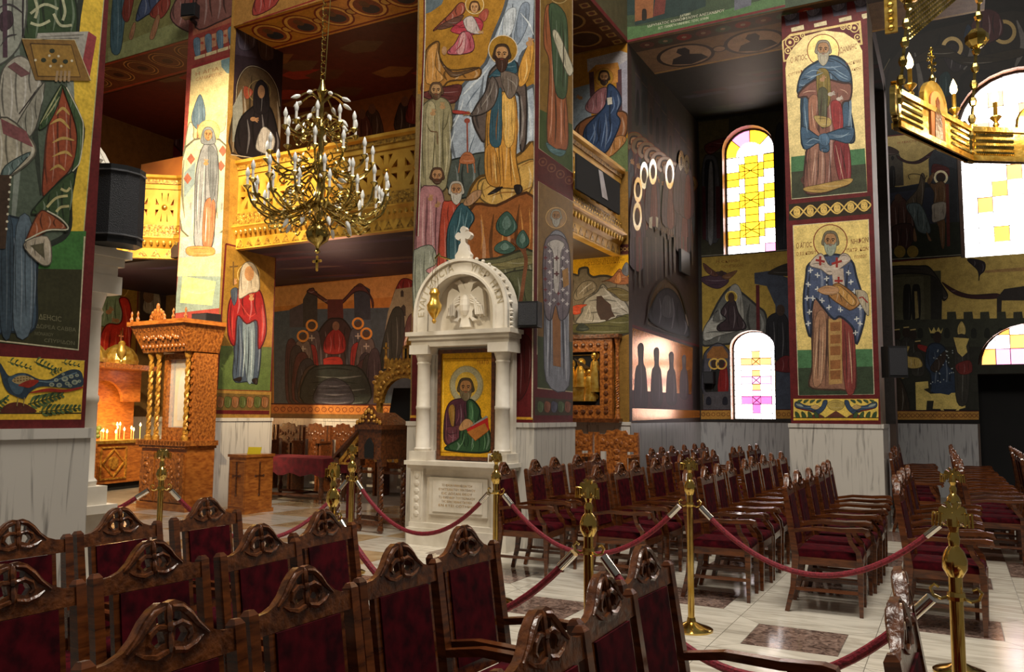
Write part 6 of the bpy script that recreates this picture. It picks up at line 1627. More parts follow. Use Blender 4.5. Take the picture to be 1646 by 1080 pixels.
def stall(mat, label, loc, rz, group=None):
    t = thing('choir_stall', label, 'choir stall', loc, rz, group)
    W = .31
    for s in (-1, 1):
        MB().box(s*W-.025, s*W+.025, -.30, .0, 0, .95).build('side_panel', mat, t)
        MB().box(s*W-.03, s*W+.03, -.04, .03, 0, 1.30).build('back_post', mat, t)
        MB().sweep([(0, 0, 0), (0, 0, .01)], .01, .01).box(s*W-.04, s*W+.04, -.36, .0, .95, .99).build('armrest', mat, t)
    MB().box(-W, W, -.34, -.01, .42, .46).build('seat', mat, t)
    o = [(-W,.5),(W,.5),(W,1.26),(W-.06,1.29),(.17,1.29),(.14,1.34),(.06,1.33),(0,1.36)]
    out = [(-W,.5)]+[(W,.5),(W,1.24),(W-.05,1.27),(.18,1.27),(.15,1.33),(.07,1.32),(0,1.35),(-.07,1.32),(-.15,1.33),(-.18,1.27),(-W+.05,1.27),(-W,1.24)]
    hole1 = [(-W+.05,.62),(-W+.15,.62),(-W+.15,1.02),(-W+.05,1.02)]; hole2 = [(W-.15,.62),(W-.05,.62),(W-.05,1.02),(W-.15,1.02)]
    b = MB().prism([out, hole1, hole2], -.01, .02, 'xz').build('backrest', mat, t)
    m = MB()
    for k in range(7): m.sphere((-.22+k*.073, -.012, 1.14+.03*math.cos(k*2)), (.035, .015, .04), 6, 4)
    for k in range(5): m.sphere((0, -.012, .66+k*.09), (.06, .014, .04), 6, 4)
    m.build('carving', mat, b)
    return t
for k in range(2): stall('carved_oak', ['light carved oak stall under the gilt icon next to the pier', 'light carved oak stall under the gilt icon at the wall corner'][k], (-5.1+k*.715, 11.50, 0), 0, 'oak stalls under the gilt icon')
for k in range(6): stall('carved_wood', 'reddish carved stall %s under the synod fresco' % ['farthest left', 'second from the left', 'third from the left', 'fourth from the left', 'fifth from the left', 'sixth from the left'][k], (-12.9+k*.715, 13.02, 0), 0, 'stalls along the synod wall')

# carved sloping lectern
lc = thing('lectern', 'carved wooden lectern with sloping desk and twisted legs left of the marble shrine', 'lectern', (-7.0, 8.85, 0), math.radians(-8))
for x, y in ((-.42,.0),(.0,.0),(.40,.0),(-.42,.4),(.40,.4)):
    m = MB(); twist(m, x, y, .1, .86, .035, 6); m.lathe([(.03,0),(.045,.04),(.03,.1)], (x, y, 0), 8).box(x-.045, x+.045, y-.045, y+.045, .86, .95); m.build('twisted_leg', 'carved_wood', lc)
MB().box(-.44, .42, -.025, .025, .10, .15).box(-.44, .42, .375, .425, .10, .15).build('stretcher', 'carved_wood', lc)
MB().box(.02, .44, -.06, .46, .95, 1.34).build('cabinet', 'carved_wood', lc)
MB().prism([[(.15,.97),(.31,.97),(.31,1.14),(.27,1.2),(.23,1.23),(.19,1.2),(.15,1.14)]], -.075, -.06, 'xz').build('arched_opening', 'void', lc)
m = MB().box(-.02, .48, -.10, .50, 1.34, 1.40)
m.prism([[(-.02,1.40),(.48,1.40),(.44,1.46),(.37,1.50),(.31,1.58),(.23,1.66),(.15,1.58),(.09,1.50),(.02,1.46)]], -.08, -.03, 'xz').frustum((.23,.22,1.40), (.22,.26), (.23,.22,1.56), (.08,.1)); m.build('pediment_top', 'carved_wood', lc)
m = MB()
for k in range(9): m.sphere((.02+k*.0525, -.09, 1.43+.16*math.sin(PI*k/8)**2), (.026, .02, .035), 6, 4)
for k in range(5): m.sphere((.13+k*.05, -.09, 1.45+.05*(k % 2)), (.022, .018, .022), 6, 4)
m.build('top_carving', 'gilt_wood', lc)
MB().prism([[(-.5,.96),(.02,1.36),(.02,1.32),(-.47,.93)]], -.06, .46, 'xz').build('sloping_desk', 'carved_wood', lc)
m = MB().prism([[(-.44,.86),(.02,.86),(.02,1.3)], [(-.34,.89),(-.01,.89),(-.01,1.2)]], -.03, 0, 'xz')
for k in range(5): m.tube([(-.28+k*.06, -.015, .9+k*.035), (-.2+k*.05, -.015, .98+k*.04), (-.12+k*.03, -.015, .92+k*.04)], .014, 5)
m.build('scroll_bracket', 'gilt_wood', lc)
MB().box(-.36, -.22, .1, .13, .1, .84).build('red_curtain', 'cloth', lc)

# gilt carved canopy desk behind it
th = thing('icon_canopy', 'gilt carved arched canopy over a slanted dark icon beside the pier', 'canopy', (-6.95, 9.75, 0), 0)
for x in (-.40, .42): MB().lathe([(.06,0),(.05,.1),(.03,.14),(.03,.85),(.05,.95)], (x, .0, 0), 10).build('leg', 'carved_wood', th)
MB().box(-.48, .5, -.1, .45, .95, 1.02).build('shelf', 'gilt_wood', th)
m = MB()
for k in range(8): m.sphere((-.4+k*.12, -.1, .9), (.05, .025, .05), 7, 4)
m.build('shelf_carving', 'gilt_wood', th)
for x in (-.42, .44): MB().box(x-.035, x+.035, -.05, .02, 1.02, 1.75).build('post', 'gilt_wood', th)
out = [(-.50,1.70),(-.50,2.0)]+[(.01+.5*math.cos(PI-PI*k/12), 2.0+.22*math.sin(PI*k/12)) for k in range(13)]+[(.52,1.70)]
inn = [(.38,1.70)]+[(.01+.37*math.cos(PI*k/12), 1.70+.36*math.sin(PI*k/12)) for k in range(13)]+[(-.36,1.70)]
MB().prism([out+inn], -.06, .02, 'xz').build('arch', 'gilt_wood', th)
m = MB()
for k in range(15): a = PI*k/14; m.sphere((.01+.44*math.cos(a), -.065, 1.74+.40*math.sin(a)), (.045, .025, .04), 7, 4)
for k in range(10): a = PI*k/9; m.sphere((.01+.5*math.cos(a), -.065, 2.0+.22*math.sin(a)), (.04, .02, .03), 7, 4)
m.build('arch_carving', 'gilt_wood', th)
m = MB().box(-.30, .34, -.05, .1, 2.2, 2.30)
for k in range(9): m.prism([[(-.30+k*.071,2.30),(-.23+k*.071,2.30),(-.265+k*.071,2.35)]], -.05, -.03, 'xz')
m.build('parapet', 'gilt_wood', th)
m = MB().box(-.02, .30, -.03, .12, 2.30, 2.52)
m.lathe([(.16,2.52),(.16,2.58),(.13,2.68),(.05,2.76),(.01,2.8)], (.14, .05, 0), 10); m.build('turret', 'gilt_wood', th)
m = MB()
for k in range(4): m.box(.02+k*.07, .05+k*.07, -.034, -.028, 2.34, 2.48)
m.build('turret_openings', 'void', th)
MB().lathe([(.03,2.2),(.02,2.3),(.03,2.34),(.012,2.4)], (-.34, 0, 0), 8).box(-.35, -.33, -.01, .01, 2.4, 2.58).box(-.385, -.295, -.01, .01, 2.49, 2.51).build('finial_cross', 'gilt_wood', th)
m = MB(); m.box(-.34, .38, 0, .03, 0, .92); m.xform(Matrix.Translation((0, -.02, 1.03)) @ Matrix.Rotation(math.radians(-14), 4, 'X')); m.build('slanted_icon', 'void', th)
MB().box(-.05, .2, .1, .14, .1, .93).build('red_drape', 'cloth', th)

# ================================================================= gilt revetment icon in carved frame
gi = thing('gilt_icon', 'large carved frame with a gilded relief icon of winged angels and saints', 'icon', (0, AY-.14, 0))
X0, X1, Z0, Z1 = -5.75, -4.55, 1.5, 2.72
fr = MB().prism([[(X0,Z0),(X1,Z0),(X1,Z1),(X0,Z1)], [(X0+.2,Z0+.2),(X1-.2,Z0+.2),(X1-.2,Z1-.2),(X0+.2,Z1-.2)]], 0, .10, 'xz').build('frame', 'carved_oak', gi)
m = MB()
for k in range(9):
    for z in (Z0+.1, Z1-.1): m.sphere((X0+.1+k*.125, -.005, z), (.04, .018, .035), 7, 4)
    for x in (X0+.1, X1-.1): m.sphere((x, -.005, Z0+.15+k*.115), (.035, .018, .04), 7, 4)
m.build('frame_carving', 'carved_wood', fr)
MB().box(X0-.05, X1+.12, -.04, .12, Z1, Z1+.06).build('cornice', 'carved_wood', gi)
MB().box(X0-.05, X1+.12, -.03, .12, Z0-.06, Z0).build('sill', 'carved_wood', gi)
m = MB(); twist(m, X1+.07, .04, Z0+.15, Z0+.62, .035, 6); m.lathe([(.05,Z0),(.03,Z0+.15)], (X1+.07, .04, 0), 8).lathe([(.03,Z0+.62),(.028,Z1-.12),(.05,Z1)], (X1+.07, .04, 0), 8); m.build('side_column', 'carved_oak', gi)
MB().box(X0+.18, X1-.18, .06, .08, Z0+.18, Z1-.18).build('dark_ground', 'void', gi)
m = MB()
def relief_figure(m, x, z0, h, r):
    m.lathe([(r*1.2,z0),(r*1.1,z0+h*.3),(r,z0+h*.6),(r*.8,z0+h*.75),(r*.3,z0+h*.8)], (x, .05, 0), 10); m.sphere((x, .04, z0+h*.9), (r*.5, r*.5, h*.1), 8, 6); m.lathe([(r*.85,0),(r*.85,.01)], (x, .055, z0+h*.9), 14, 'y')
for x, z0, h, r in ((-4.93,1.76,.5,.09),(-4.85,1.9,.62,.08),(-5.08,1.98,.42,.085),(-5.25,1.98,.40,.085),(-5.42,1.95,.45,.085)): relief_figure(m, x, z0, h, r)
m.build('gilded_figures', 'gold_leaf', gi, True)
MB().box(-5.53, -4.95, .0, .06, 1.76, 1.98).build('gilded_bier', 'gold_leaf', gi)
m = MB().prism([[(-4.83,2.42),(-4.86,2.52),(-4.77,2.2),(-4.76,1.95),(-4.80,2.1)]], .0, .03, 'xz').prism([[(-5.0,2.25),(-5.18,2.42),(-5.15,2.42),(-4.92,2.28)]], .0, .03, 'xz'); m.build('silver_wings', 'chrome', gi)
MB().box(X0+.19, X1-.19, .05, .055, Z1-.25, Z1-.243).build('rod', 'gold_leaf', gi)
m = MB().lathe([(.05,0),(.05,.015)], (-4.83, .03, 1.83), 8, 'y'); m.build('star_medal', 'old_brass', gi)
# ================================================================= brass chandelier
ch = thing('brass_chandelier', 'large tiered brass chandelier with white candle bulbs', 'chandelier', (-5.55, 6.15, 0))
def at_ch(px, py): 
    d = ray(px, py); dep = 8.05; q = CAM + d*dep
    return q
pb = at_ch(510, 408); ptop = at_ch(513, 118)
ch.location = (pb.x, pb.y, pb.z); Hc = ptop.z-pb.z
prof = [(.008,0),(.03,.02),(.015,.05),(.03,.08),(.10,.13),(.12,.2),(.09,.27),(.03,.31),(.025,.40),(.07,.44),(.09,.50),(.05,.56),(.025,.60),(.025,.78),(.06,.82),(.075,.88),(.04,.93),(.022,.97),(.022,1.15),(.05,1.19),(.06,1.24),(.03,1.29),(.02,1.33),(.02,1.55),(.05,1.6),(.03,1.66),(.015,1.72)]
k0 = Hc/1.72
MB().lathe([(r, z*k0) for r, z in prof], (0,0,0), 14).build('stem', 'old_brass', ch, True)
m = MB(); p = Vector((0, 0, Hc))
for k in range(40):
    z = Hc+.06*k
    m.tube([(.0 if k % 2 else .022, .022 if k % 2 else 0, z), (0 if k % 2 else -.022, -.022 if k % 2 else 0, z+.02), (0 if k % 2 else -.022, -.022 if k % 2 else 0, z+.06), (.0 if k % 2 else .022, .022 if k % 2 else 0, z+.075)], .007, 4)
m.build('chain', 'old_brass', ch)
MB().tube([(.03, .0, Hc), (.06, .02, Hc+1.0), (.03, .0, Hc+2.4)], .006, 4).build('cable', 'old_brass', ch)
bulb_me = MB().lathe([(.012,0),(.02,.02),(.022,.045),(.012,.08),(.001,.10)], (0,0,0), 8).mesh('bulb', 'bulb_glass', True)
slv_me = MB().lathe([(.013,0),(.013,.075)], (0,0,0), 8).mesh('candle_sleeve', 'white_plastic', True)
def arm_mesh(R, z0, z1, droop):
    m = MB()
    m.tube(smooth_pts([(.03,0,z0),(R*.3,0,z0-droop*.6),(R*.62,0,z0-droop),(R*.9,0,z0-droop*.5),(R,0,z1-.03)], 4, False), .011, 5)
    m.tube(smooth_pts([(R*.25,0,z0+.02),(R*.45,0,z0+.06),(R*.55,0,z0),(R*.42,0,z0-.03),(R*.35,0,z0+.01)], 3, False), .008, 4)
    m.tube(smooth_pts([(R*.62,0,z0-droop),(R*.75,0,z0-droop-.05),(R*.68,0,z0-droop-.09),(R*.6,0,z0-droop-.06)], 3, False), .008, 4)
    m.lathe([(.008,z1-.05),(.02,z1-.035),(.04,z1-.015),(.035,z1-.005),(.015,z1)], (R,0,0), 8)
    m.sphere((R*.5, 0, z0-droop*.9), (.03,.02,.02), 6, 4)
    return m.mesh('arm', 'old_brass', True)
for n, R, z0, z1, dr, ph in ((16, .66, .50, .62, .16, 0), (14, .60, .56, .50, .20, .2), (12, .50, .88, .92, .12, .1), (10, .34, 1.24, 1.22, .08, .3)):
    me = arm_mesh(R*k0, z0*k0, z1*k0, dr*k0)
    for k in range(n):
        a = 2*PI*k/n+ph
        o = bpy.data.objects.new('arm', me); COL.objects.link(o); o.parent = ch; o.rotation_euler = (0, 0, a)
        s = bpy.data.objects.new('candle_sleeve', slv_me); COL.objects.link(s); s.parent = o; s.location = (R*k0, 0, z1*k0)
        b2 = bpy.data.objects.new('bulb', bulb_me); COL.objects.link(b2); b2.parent = o; b2.location = (R*k0, 0, z1*k0+.075)
# drooping bulbs at the crown and below each tier
for n, R, z, tilt in ((8, .22, 1.52, 2.0), (8, .22, 1.30, 2.4), (8, .30, .30, 2.7), (6, .2, .72, 2.0)):
    me = MB().tube(smooth_pts([(.02,0,z*k0-.02),(R*.5,0,z*k0+.06),(R,0,z*k0)], 4, False), .009, 5).mesh('drooping_arm', 'old_brass', True)
    for k in range(n):
        a = 2*PI*k/n+.25
        o = bpy.data.objects.new('drooping_arm', me); COL.objects.link(o); o.parent = ch; o.rotation_euler = (0, 0, a)
        b2 = bpy.data.objects.new('bulb', bulb_me); COL.objects.link(b2); b2.parent = o; b2.location = (R, 0, z*k0); b2.rotation_euler = (0, tilt, 0)
MB().box(-.012, .012, -.005, .005, -.16, -.02).box(-.045, .045, -.005, .005, -.085, -.06).sphere((-.045,0,-.072), .014).sphere((.045,0,-.072), .014).sphere((0,0,-.03), .014).sphere((0,0,-.16), .014).build('pendant_cross', 'gold_leaf', ch)

# ================================================================= gilt ring chandelier (choros), upper right
ring = thing('ring_chandelier', 'gilt ring chandelier with icon panels and lit candle bulbs', 'chandelier', (0, 0, 0))
def at_dep(px, py, dep): return CAM + ray(px, py)*dep
A = at_dep(1441, 205, 6.5); B = at_dep(1558, 258, 7.35); zb = A.z; B.z = zb
sg = (B-A); Ls = sg.length; u = sg.normalized(); nrm = Vector((u.y, -u.x, 0))   # horizontal segment
ang = math.atan2(u.y, u.x)
# regular polygon through A-B, centre on the far right
NS = 10; Rr = Ls/(2*math.sin(PI/NS)); apo = Ls/(2*math.tan(PI/NS))
perp = Vector((u.y, -u.x, 0))
if perp.x < 0: perp = -perp
Cc = (A+B)/2 + perp*apo
a0 = math.atan2(A.y-Cc.y, A.x-Cc.x); a1 = math.atan2(B.y-Cc.y, B.x-Cc.x)
da = (a1-a0+PI) % (2*PI)-PI
ring.location = (Cc.x, Cc.y, zb)
panel_m = {}
def ring_local(i): a = a0+da*i; return Vector((Rr*math.cos(a), Rr*math.sin(a), 0))
hp = .31
def seg_frame(i):
    p, q = ring_local(i), ring_local(i+1); d = (q-p).normalized(); nn = Vector((d.y, -d.x, 0))
    if nn.dot((p+q)/2) < 0: nn = -nn
    return Matrix(((d.x, nn.x, 0, (p.x+q.x)/2), (d.y, nn.y, 0, (p.y+q.y)/2), (0, 0, 1, 0), (0, 0, 0, 1)))
for i in range(0, 4):
    M = seg_frame(i); L2 = Ls/2
    def put(m, name, mat, sm=False, par=None):
        o = m.build(name, mat, par or ring, sm); o.matrix_local = M if par is None else Matrix.Identity(4); return o
    w2 = .22
    loops = [[(-L2,0),(L2,0),(L2,hp)]+[(w2,hp)]+[(w2*math.cos(PI*k/10), hp+.04+.20*math.sin(PI*k/10)) for k in range(11)]+[(-w2,hp),(-L2,hp)]]
    pn = put(MB().prism(loops, -.02, .02, 'xz'), 'panel', 'gold_leaf')
    put(MB().box(-L2, L2, -.04, .04, 0, .045).box(-L2, L2, -.04, .04, hp-.045, hp), 'panel_border', 'gold_leaf', False, pn)
    m = MB()
    for k in range(18):
        for j in range(4):
            for s in (-1, 1):
                for yy in (-.022, .022): m.sphere((s*(w2+.05+(L2-w2-.1)*(k+.5)/18), yy, .075+j*.055), (.014, .012, .018), 5, 3)
    put(m, 'openwork', 'old_brass', False, pn)
    for sd in (.022, -.034):
        put(MB().prism([[(-.13,.03),(.13,.03),(.13,.33)]+[(.13*math.cos(PI*k/8), .33+.13*math.sin(PI*k/8)) for k in range(9)]+[(-.13,.33)]], sd, sd+.012, 'xz'), 'icon', 'orange_plaster', False, pn)
        put(MB().prism([[(-.07,.05),(.07,.05),(.06,.27),(.03,.30),(.035,.37),(0,.41),(-.035,.37),(-.03,.30),(-.06,.27)]], sd-.006 if sd < 0 else sd+.012, sd if sd < 0 else sd+.018, 'xz'), 'icon_figure', 'carved_wood', False, pn)
    m = MB().lathe([(.02,hp+.22),(.03,hp+.27),(.015,hp+.3)], (0,0,0), 8).tube([(0,0,hp+.28),(0,0,hp+.52)], .01, 5)
    for z, r in ((.36,.05),(.42,.06),(.47,.04)): m.sphere((r,0,hp+z), .016).sphere((-r,0,hp+z), .016)
    m.sphere((0,0,hp+.53), .018); put(m, 'crest_finial', 'old_brass')
    for s in (-1, 1):
        x = s*(w2+(L2-w2)*.42)
        hl = put(MB().lathe([(.01,hp),(.03,hp+.03),(.015,hp+.06),(.05,hp+.10),(.045,hp+.11),(.02,hp+.12)], (x,0,0), 10).lathe([(.018,hp+.12),(.018,hp+.24)], (x,0,0), 8), 'candle_holder', 'gold_leaf')
        put(MB().lathe([(.014,hp+.24),(.03,hp+.27),(.028,hp+.31),(.01,hp+.36),(.001,hp+.38)], (x,0,0), 10), 'lit_bulb', 'lit_bulb', True, hl)
for i in range(0, 5):
    p = ring_local(i); o = MB().prism([[(x, z) for x, z in eagle_pts(.55)]], -.02, .02, 'xz').sphere((0,0,.02), (.05,.04,.12)).build('eagle_joint', 'old_brass', ring)
    o.matrix_local = Matrix.Translation(p+Vector((0,0,.12))) @ Matrix.Rotation(math.atan2(p.y, p.x)+PI/2, 4, 'Z')
    if i < 3:
        m = MB()
        q = p*.80+Vector((0, 0, 3.6))
        pts = [p+(q-p)*t for t in [k/24 for k in range(25)]]
        m.tube(pts, .012, 4)
        for k in range(24): m.sphere(p+(q-p)*((k+.5)/24), (.035, .035, .05), 6, 4)
        for t in (.3, .62): 
            c2 = p+(q-p)*t; m.sphere(c2, (.10, .10, .09), 8, 5)
        m.build('suspension_chain', 'old_brass', ring)
for i in (0, 1):
    p = (ring_local(i)+ring_local(i+1))*.42+Vector(ring.location)+Vector((0, 0, .45)); lamp('ring_bulb_light', 'POINT', p, 14, (1.0, .8, .5), None, .06)
# crystal skirt of the crown above
m = MB(); q0, q1 = at_dep(1462, 60, 6.9)-Vector(ring.location), at_dep(1545, -10, 7.6)-Vector(ring.location)
for k in range(26):
    for j in range(16):
        p = q0+(q1-q0)*(k/25)+Vector((0, 0, .045*j)); m.sphere(p, (.015, .015, .02), 4, 3)
m.build('crystal_skirt', 'old_brass', ring)['kind'] = 'stuff'
q0 = at_dep(1433, 53, 6.45)-Vector(ring.location)
m = MB().box(-.045, .045, -.012, .012, 0, .9)
for k in range(14): m.sphere((0, -.014, .04+k*.062), (.025, .012, .022), 6, 4)
o = m.build('crown_pendant', 'gold_leaf', ring); o.location = q0

# ================================================================= stanchions and ropes
st_group = 'brass rope stanchions'
eag = eagle_pts(.155)
def stanchion_parts(t):
    MB().lathe([(.155,0),(.155,.012),(.14,.022),(.08,.04),(.035,.06),(.028,.09)], (0,0,0), 24).build('base', 'brass', t, True)
    MB().lathe([(.024,.06),(.024,.98)], (0,0,0), 16).build('pole', 'brass', t, True)
    MB().lathe([(.026,.97),(.042,1.0),(.044,1.03),(.034,1.06),(.018,1.08),(.022,1.11),(.014,1.13)], (0,0,0), 16).build('knob', 'brass', t, True)
    m = MB().prism([[(x, z+1.175) for x, z in eag]], -.010, .010, 'xz').sphere((0,0,1.165), (.022,.02,.045), 8, 5)
    for s in (-1, 1):
        for k in range(3): m.tube([(s*.02, 0, 1.19), (s*(.04+.012*k), -.012, 1.2), (s*(.042+.012*k), -.012, 1.15)], .005, 4)
    m.build('eagle_finial', 'brass', t)
    h = MB().lathe([(.03,.885),(.032,.9),(.03,.915)], (0,0,0), 12)
    for a in (0, PI):
        c, s = math.cos(a), math.sin(a)
        pts = [(.025,.895),(.05,.885),(.075,.895),(.085,.92),(.07,.935),(.055,.925)]
        h.tube([(c*r, s*r, z) for r, z in pts], .006, 6)
    h.build('hook_ring', 'brass', t)
def top_at(px, py): return onZ(px, py, 1.262)
ST = {'a': onZ(262, 716, 1.262), 'b': onZ(537, 738, 1.262), 'c': onZ(567, 711, 1.262), 'd': onZ(798, 721, 1.262), 'e': onZ(946, 763, 1.262), 'f': onZ(1108, 731, 1.262), 'g': onZ(1530, 746, 1.262), 'h': onZ(1530, 797, 1.262)}
SL = {'a': 'brass rope post in front of the carved icon stand', 'b': 'brass rope post with tilted eagle left of the lectern', 'c': 'slim brass rope post directly before the lectern', 'd': 'brass rope post standing before the marble shrine', 'e': 'brass rope post in the middle near the front chairs', 'f': 'brass rope post alone on the pale floor with its round base visible', 'g': 'rear of the two lined-up brass posts at the right', 'h': 'front of the two lined-up brass posts at the right'}
ROPES = [('a', 'c', .5), ('c', 'd', .42), ('d', 'f', .42), ('f', 'g', .40), ('b', 'e', .45), ('e', 'h', .42)]
dirs = {'a': ('a', 'c'), 'b': ('b', 'e'), 'c': ('c', 'd'), 'd': ('c', 'f'), 'e': ('b', 'h'), 'f': ('d', 'g'), 'g': ('f', 'g'), 'h': ('e', 'h')}
SA = {}
first = None
for k in 'abcdefgh':
    x, y = ST[k].x, ST[k].y; i, j = dirs[k]; d = ST[j]-ST[i]; SA[k] = math.atan2(d.y, d.x)
    if first is None:
        first = thing('rope_stanchion', SL[k], 'stanchion', (x, y, 0), SA[k], st_group); stanchion_parts(first)
        kids = [(c, []) for c in children(first)]
    else: copy_tree(first, kids, (x, y, 0), SA[k], SL[k], st_group)
RL = {'ac': 'dark red velvet rope from the post by the icon stand', 'cd': 'dark red velvet rope sagging before the marble shrine', 'df': 'dark red velvet rope sagging before the first chairs', 'fg': 'dark red velvet rope across the right chair rows', 'be': 'dark red velvet rope running down behind the front chairs', 'eh': 'dark red velvet rope sagging low over the bare floor at right'}
def rope(p, q, label, sag):
    t = thing('velvet_rope', label, 'rope', (0, 0, 0), 0, 'velvet ropes'); pts = []
    for k in range(25):
        s = k/24; r = p+(q-p)*s; r = Vector((r.x, r.y, r.z-4*sag*s*(1-s))); pts.append(r)
    MB().tube(pts[1:-1], .019, 8).build('rope', 'rope_velvet', t, True)
    for e in (pts[:3], pts[::-1][:3]):
        d = (e[-1]-e[0]).normalized(); MB().tube([e[0]+d*.01, e[0]+d*.12], .022, 10).build('ferrule', 'chrome', t, True)
for i, j, sag in ROPES:
    p, q = Vector((ST[i].x, ST[i].y, .885)), Vector((ST[j].x, ST[j].y, .885)); d = (q-p); d.z = 0; d.normalize()
    def hook(k, toward):
        c, s = math.cos(SA[k]), math.sin(SA[k]); hd = Vector((c, s, 0))
        if hd.dot(toward) < 0: hd = -hd
        return Vector((ST[k].x, ST[k].y, .89))+hd*.075
    rope(hook(i, d), hook(j, -d), RL[i+j], sag)
# loose rope end hanging on the left post
pa = Vector((ST['a'].x, ST['a'].y, .89))
rope(pa+Vector((-.08, -.05, 0)), Vector((ST['a'].x-1.6, ST['a'].y-1.3, .5)), 'dark red rope hanging from the left post toward the nearest pier', .25)

# ================================================================= armchairs
def rake(z): return -.25-.075*max(0, (z-.45)/.52)
def chair_parts(t):
    for s in (-1, 1):
        y = s*.255
        MB().sweep([(-.325,y,0),(-.275,y,.2),(-.25,y,.44),(rake(.6),y,.6),(rake(.8),y,.8),(rake(.97),y,.97),(rake(.985),y,.985)], [.019,.021,.023,.023,.022,.021,.012], [.017,.02,.026,.024,.021,.019,.01]).build('back_post', 'wood', t)
        MB().sweep([(rake(.5),s*.175,.5),(rake(.92),s*.175,.92)], .014, .012).build('back_stile', 'wood', t)
        MB().frustum((.225,s*.235,0), (.014,.014), (.225,s*.235,.43), (.025,.025)).build('front_leg', 'wood', t)
        MB().sweep([(-.275,y,.635),(-.1,y,.665),(.1,y,.662),(.25,y,.672),(.285,y,.665),(.295,y,.645),(.275,y,.632)], [.022,.024,.026,.03,.03,.028,.02], [.014,.015,.016,.017,.018,.016,.012]).build('armrest', 'wood_side', t)
        MB().sweep([(.225,y,.42),(.215,y,.50),(.165,y,.57),(.145,y,.65)], [.02,.02,.02,.021], [.02,.018,.016,.018]).build('arm_support', 'wood', t)
        MB().box(-.26, .21, s*.235-.012, s*.235+.012, .17, .195).build('stretcher', 'wood_side', t)
    MB().box(-.255, .245, -.25, .25, .375, .435).build('apron', 'wood_side', t)
    m = MB()
    n = 10
    prof = [(.0,.435,1.0),(.25,.455,1.0),(.5,.475,.97),(.8,.487,.9),(1.0,.49,.6)]
    rings2 = []
    for a, z, k in prof:
        rings2.append([(-.005+.245*k*c, .245*k*s, z) for c, s in ((-1,-1),(-.5,-1.0),(.5,-1.0),(1,-1),(1.0,-.5),(1.0,.5),(1,1),(.5,1.0),(-.5,1.0),(-1,1),(-1.0,.5),(-1.0,-.5))])
    v = [p for r in rings2 for p in r]; fcs = []
    for i in range(len(rings2)-1):
        for k in range(12): a, b2 = i*12+k, i*12+(k+1) % 12; fcs.append((a, b2, b2+12, a+12))
    fcs.append(tuple(range((len(rings2)-1)*12, len(rings2)*12))); m.add(v, fcs).build('seat', 'velvet', t, True)
    m = MB(); m.box(-.02, .02, -.162, .162, -.19, .19)
    th2 = math.atan2(.075, .52); m.xform(Matrix.Translation((rake(.715), 0, .715)) @ Matrix.Rotation(-th2, 4, 'Y')); m.build('backrest', 'velvet', t)
    m = MB(); m.box(-.014, .014, -.24, .24, -.025, .025); m.xform(Matrix.Translation((rake(.505), 0, .505)) @ Matrix.Rotation(-th2, 4, 'Y')); m.build('lower_rail', 'wood_side', t)
    # crest with pierced carving
    half = [(.24,.0),(.24,.058),(.19,.062),(.15,.075),(.115,.10),(.085,.135),(.055,.158),(.025,.170),(0,.166)]
    out = half+[(-y, z) for y, z in reversed(half[:-1])]
    holes = [[(s*.016,.072),(s*.045,.062),(s*.062,.082),(s*.05,.104),(s*.022,.100)] for s in (-1, 1)]+[[(s*.013,.118),(s*.042,.116),(s*.044,.136),(s*.016,.146)] for s in (-1, 1)]
    m = MB().prism([out]+holes, -.013, .013, 'yz')
    for x in (-.014, .014):
        m.sphere((x, 0, .135), (.010, .012, .030), 6, 4); m.sphere((x, 0, .108), (.014, .014, .014), 6, 4); m.sphere((x, 0, .07), (.010, .012, .03), 6, 4)
        for s in (-1, 1):
            m.tube([(x, s*.012, .108), (x, s*.04, .112), (x, s*.068, .098), (x, s*.075, .078), (x, s*.06, .066)], [.006,.009,.010,.008,.004], 5)
            m.tube([(x, s*.012, .155), (x, s*.045, .148), (x, s*.075, .125), (x, s*.10, .098), (x, s*.14, .068)], [.005,.009,.010,.008,.003], 5)
            m.tube([(x, s*.01, .05), (x, s*.05, .042), (x, s*.09, .052), (x, s*.115, .066)], [.008,.009,.007,.003], 5)
    m.xform(Matrix.Translation((rake(.905), 0, .905)) @ Matrix.Rotation(-th2, 4, 'Y')); m.build('crest', 'carved_wood', t, True)
    for c in children(t):
        for v2 in c.data.vertices: v2.co.y *= .885
ORD = ['first', 'second', 'third', 'fourth', 'fifth', 'sixth', 'seventh', 'eighth', 'ninth', 'tenth', 'eleventh', 'twelfth', 'thirteenth', 'fourteenth', 'fifteenth', 'sixteenth']
proto = None; ckids = None
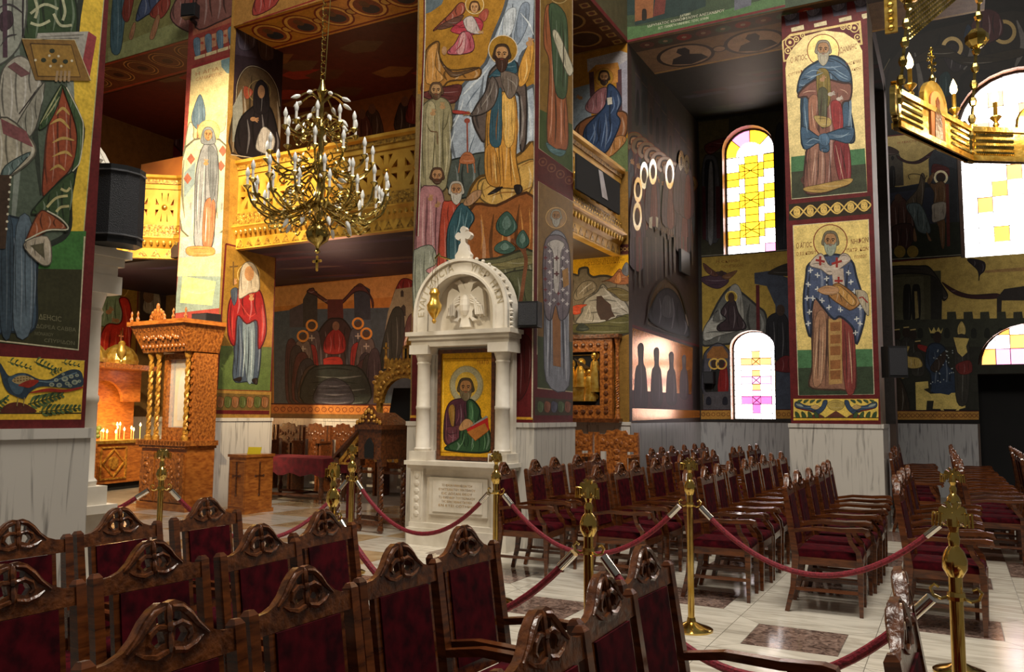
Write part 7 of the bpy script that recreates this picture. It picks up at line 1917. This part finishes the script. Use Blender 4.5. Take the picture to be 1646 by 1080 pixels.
def chair(x, y, rz, label, group):
    """x = back line of the chair"""
    global proto, ckids
    loc = (x+.30, y, 0)
    if proto is None:
        proto = thing('armchair', label, 'armchair', loc, rz, group); chair_parts(proto); ckids = [(c, []) for c in children(proto)]
    else: copy_tree(proto, ckids, loc, rz, label, group)
FR = [('in the front-left row nearest the pier', [(-3.62,2.22),(-3.66,2.78),(-3.70,3.36)]),
      ('in the second front row', [(-2.60,1.60),(-2.63,2.13),(-2.62,2.69),(-2.76,3.26)]),
      ('in the third front row', [(-1.74,1.48),(-1.78,2.02),(-1.80,2.54),(-1.85,3.07)]),
      ('in the fourth front row', [(-.89,1.88),(-.93,2.40),(-1.0,2.95)]),
      ('at the lower right edge', [(-.14,2.98),(-.12,2.45)])]
random.seed(21)
for desc, pts in FR:
    n = len(pts)
    for k, (x, y) in enumerate(pts):
        chair(x, y, math.radians(random.uniform(-4, 4)), 'dark armchair seen from behind, %s %s' % (ORD[k], desc), 'front armchairs')
def row(x0, y0, n, dy, desc, x1=None, ymax=99):
    for k in range(n):
        y = y0+k*dy
        if y > ymax: break
        x = x0+((x1-x0)*k/max(1, n-1) if x1 is not None else 0)+random.uniform(-.03, .03)
        chair(x, y+random.uniform(-.02, .02), math.radians(random.uniform(-3, 3)), 'red velvet armchair, %s in the row %s' % (ORD[k], desc), 'armchairs behind the ropes')
row(-3.98, 7.42, 5, .60, 'along the marble pier')
row(-3.98, 11.9, 6, .58, 'along the dark transept wall')
row(-3.02, 7.45, 9, .56, 'second from the pier')
row(-3.05, 13.2, 4, .56, 'deep in the transept below the windows')
row(-2.10, 7.35, 9, .56, 'behind the lone rope post')
row(-2.25, 13.75, 3, .55, 'far back beside the right pier')
row(-1.22, 7.28, 6, .53, 'in front of the right pier')
row(-.40, 7.15, 5, .55, 'at the right rope posts')
row(-.75, 12.75, 9, .58, 'beside the right pier wall', -.95)
row(.06, 10.6, 12, .60, 'second right of the pier', -.05)
row(.92, 8.6, 15, .60, 'in the dark along the right edge', .85)
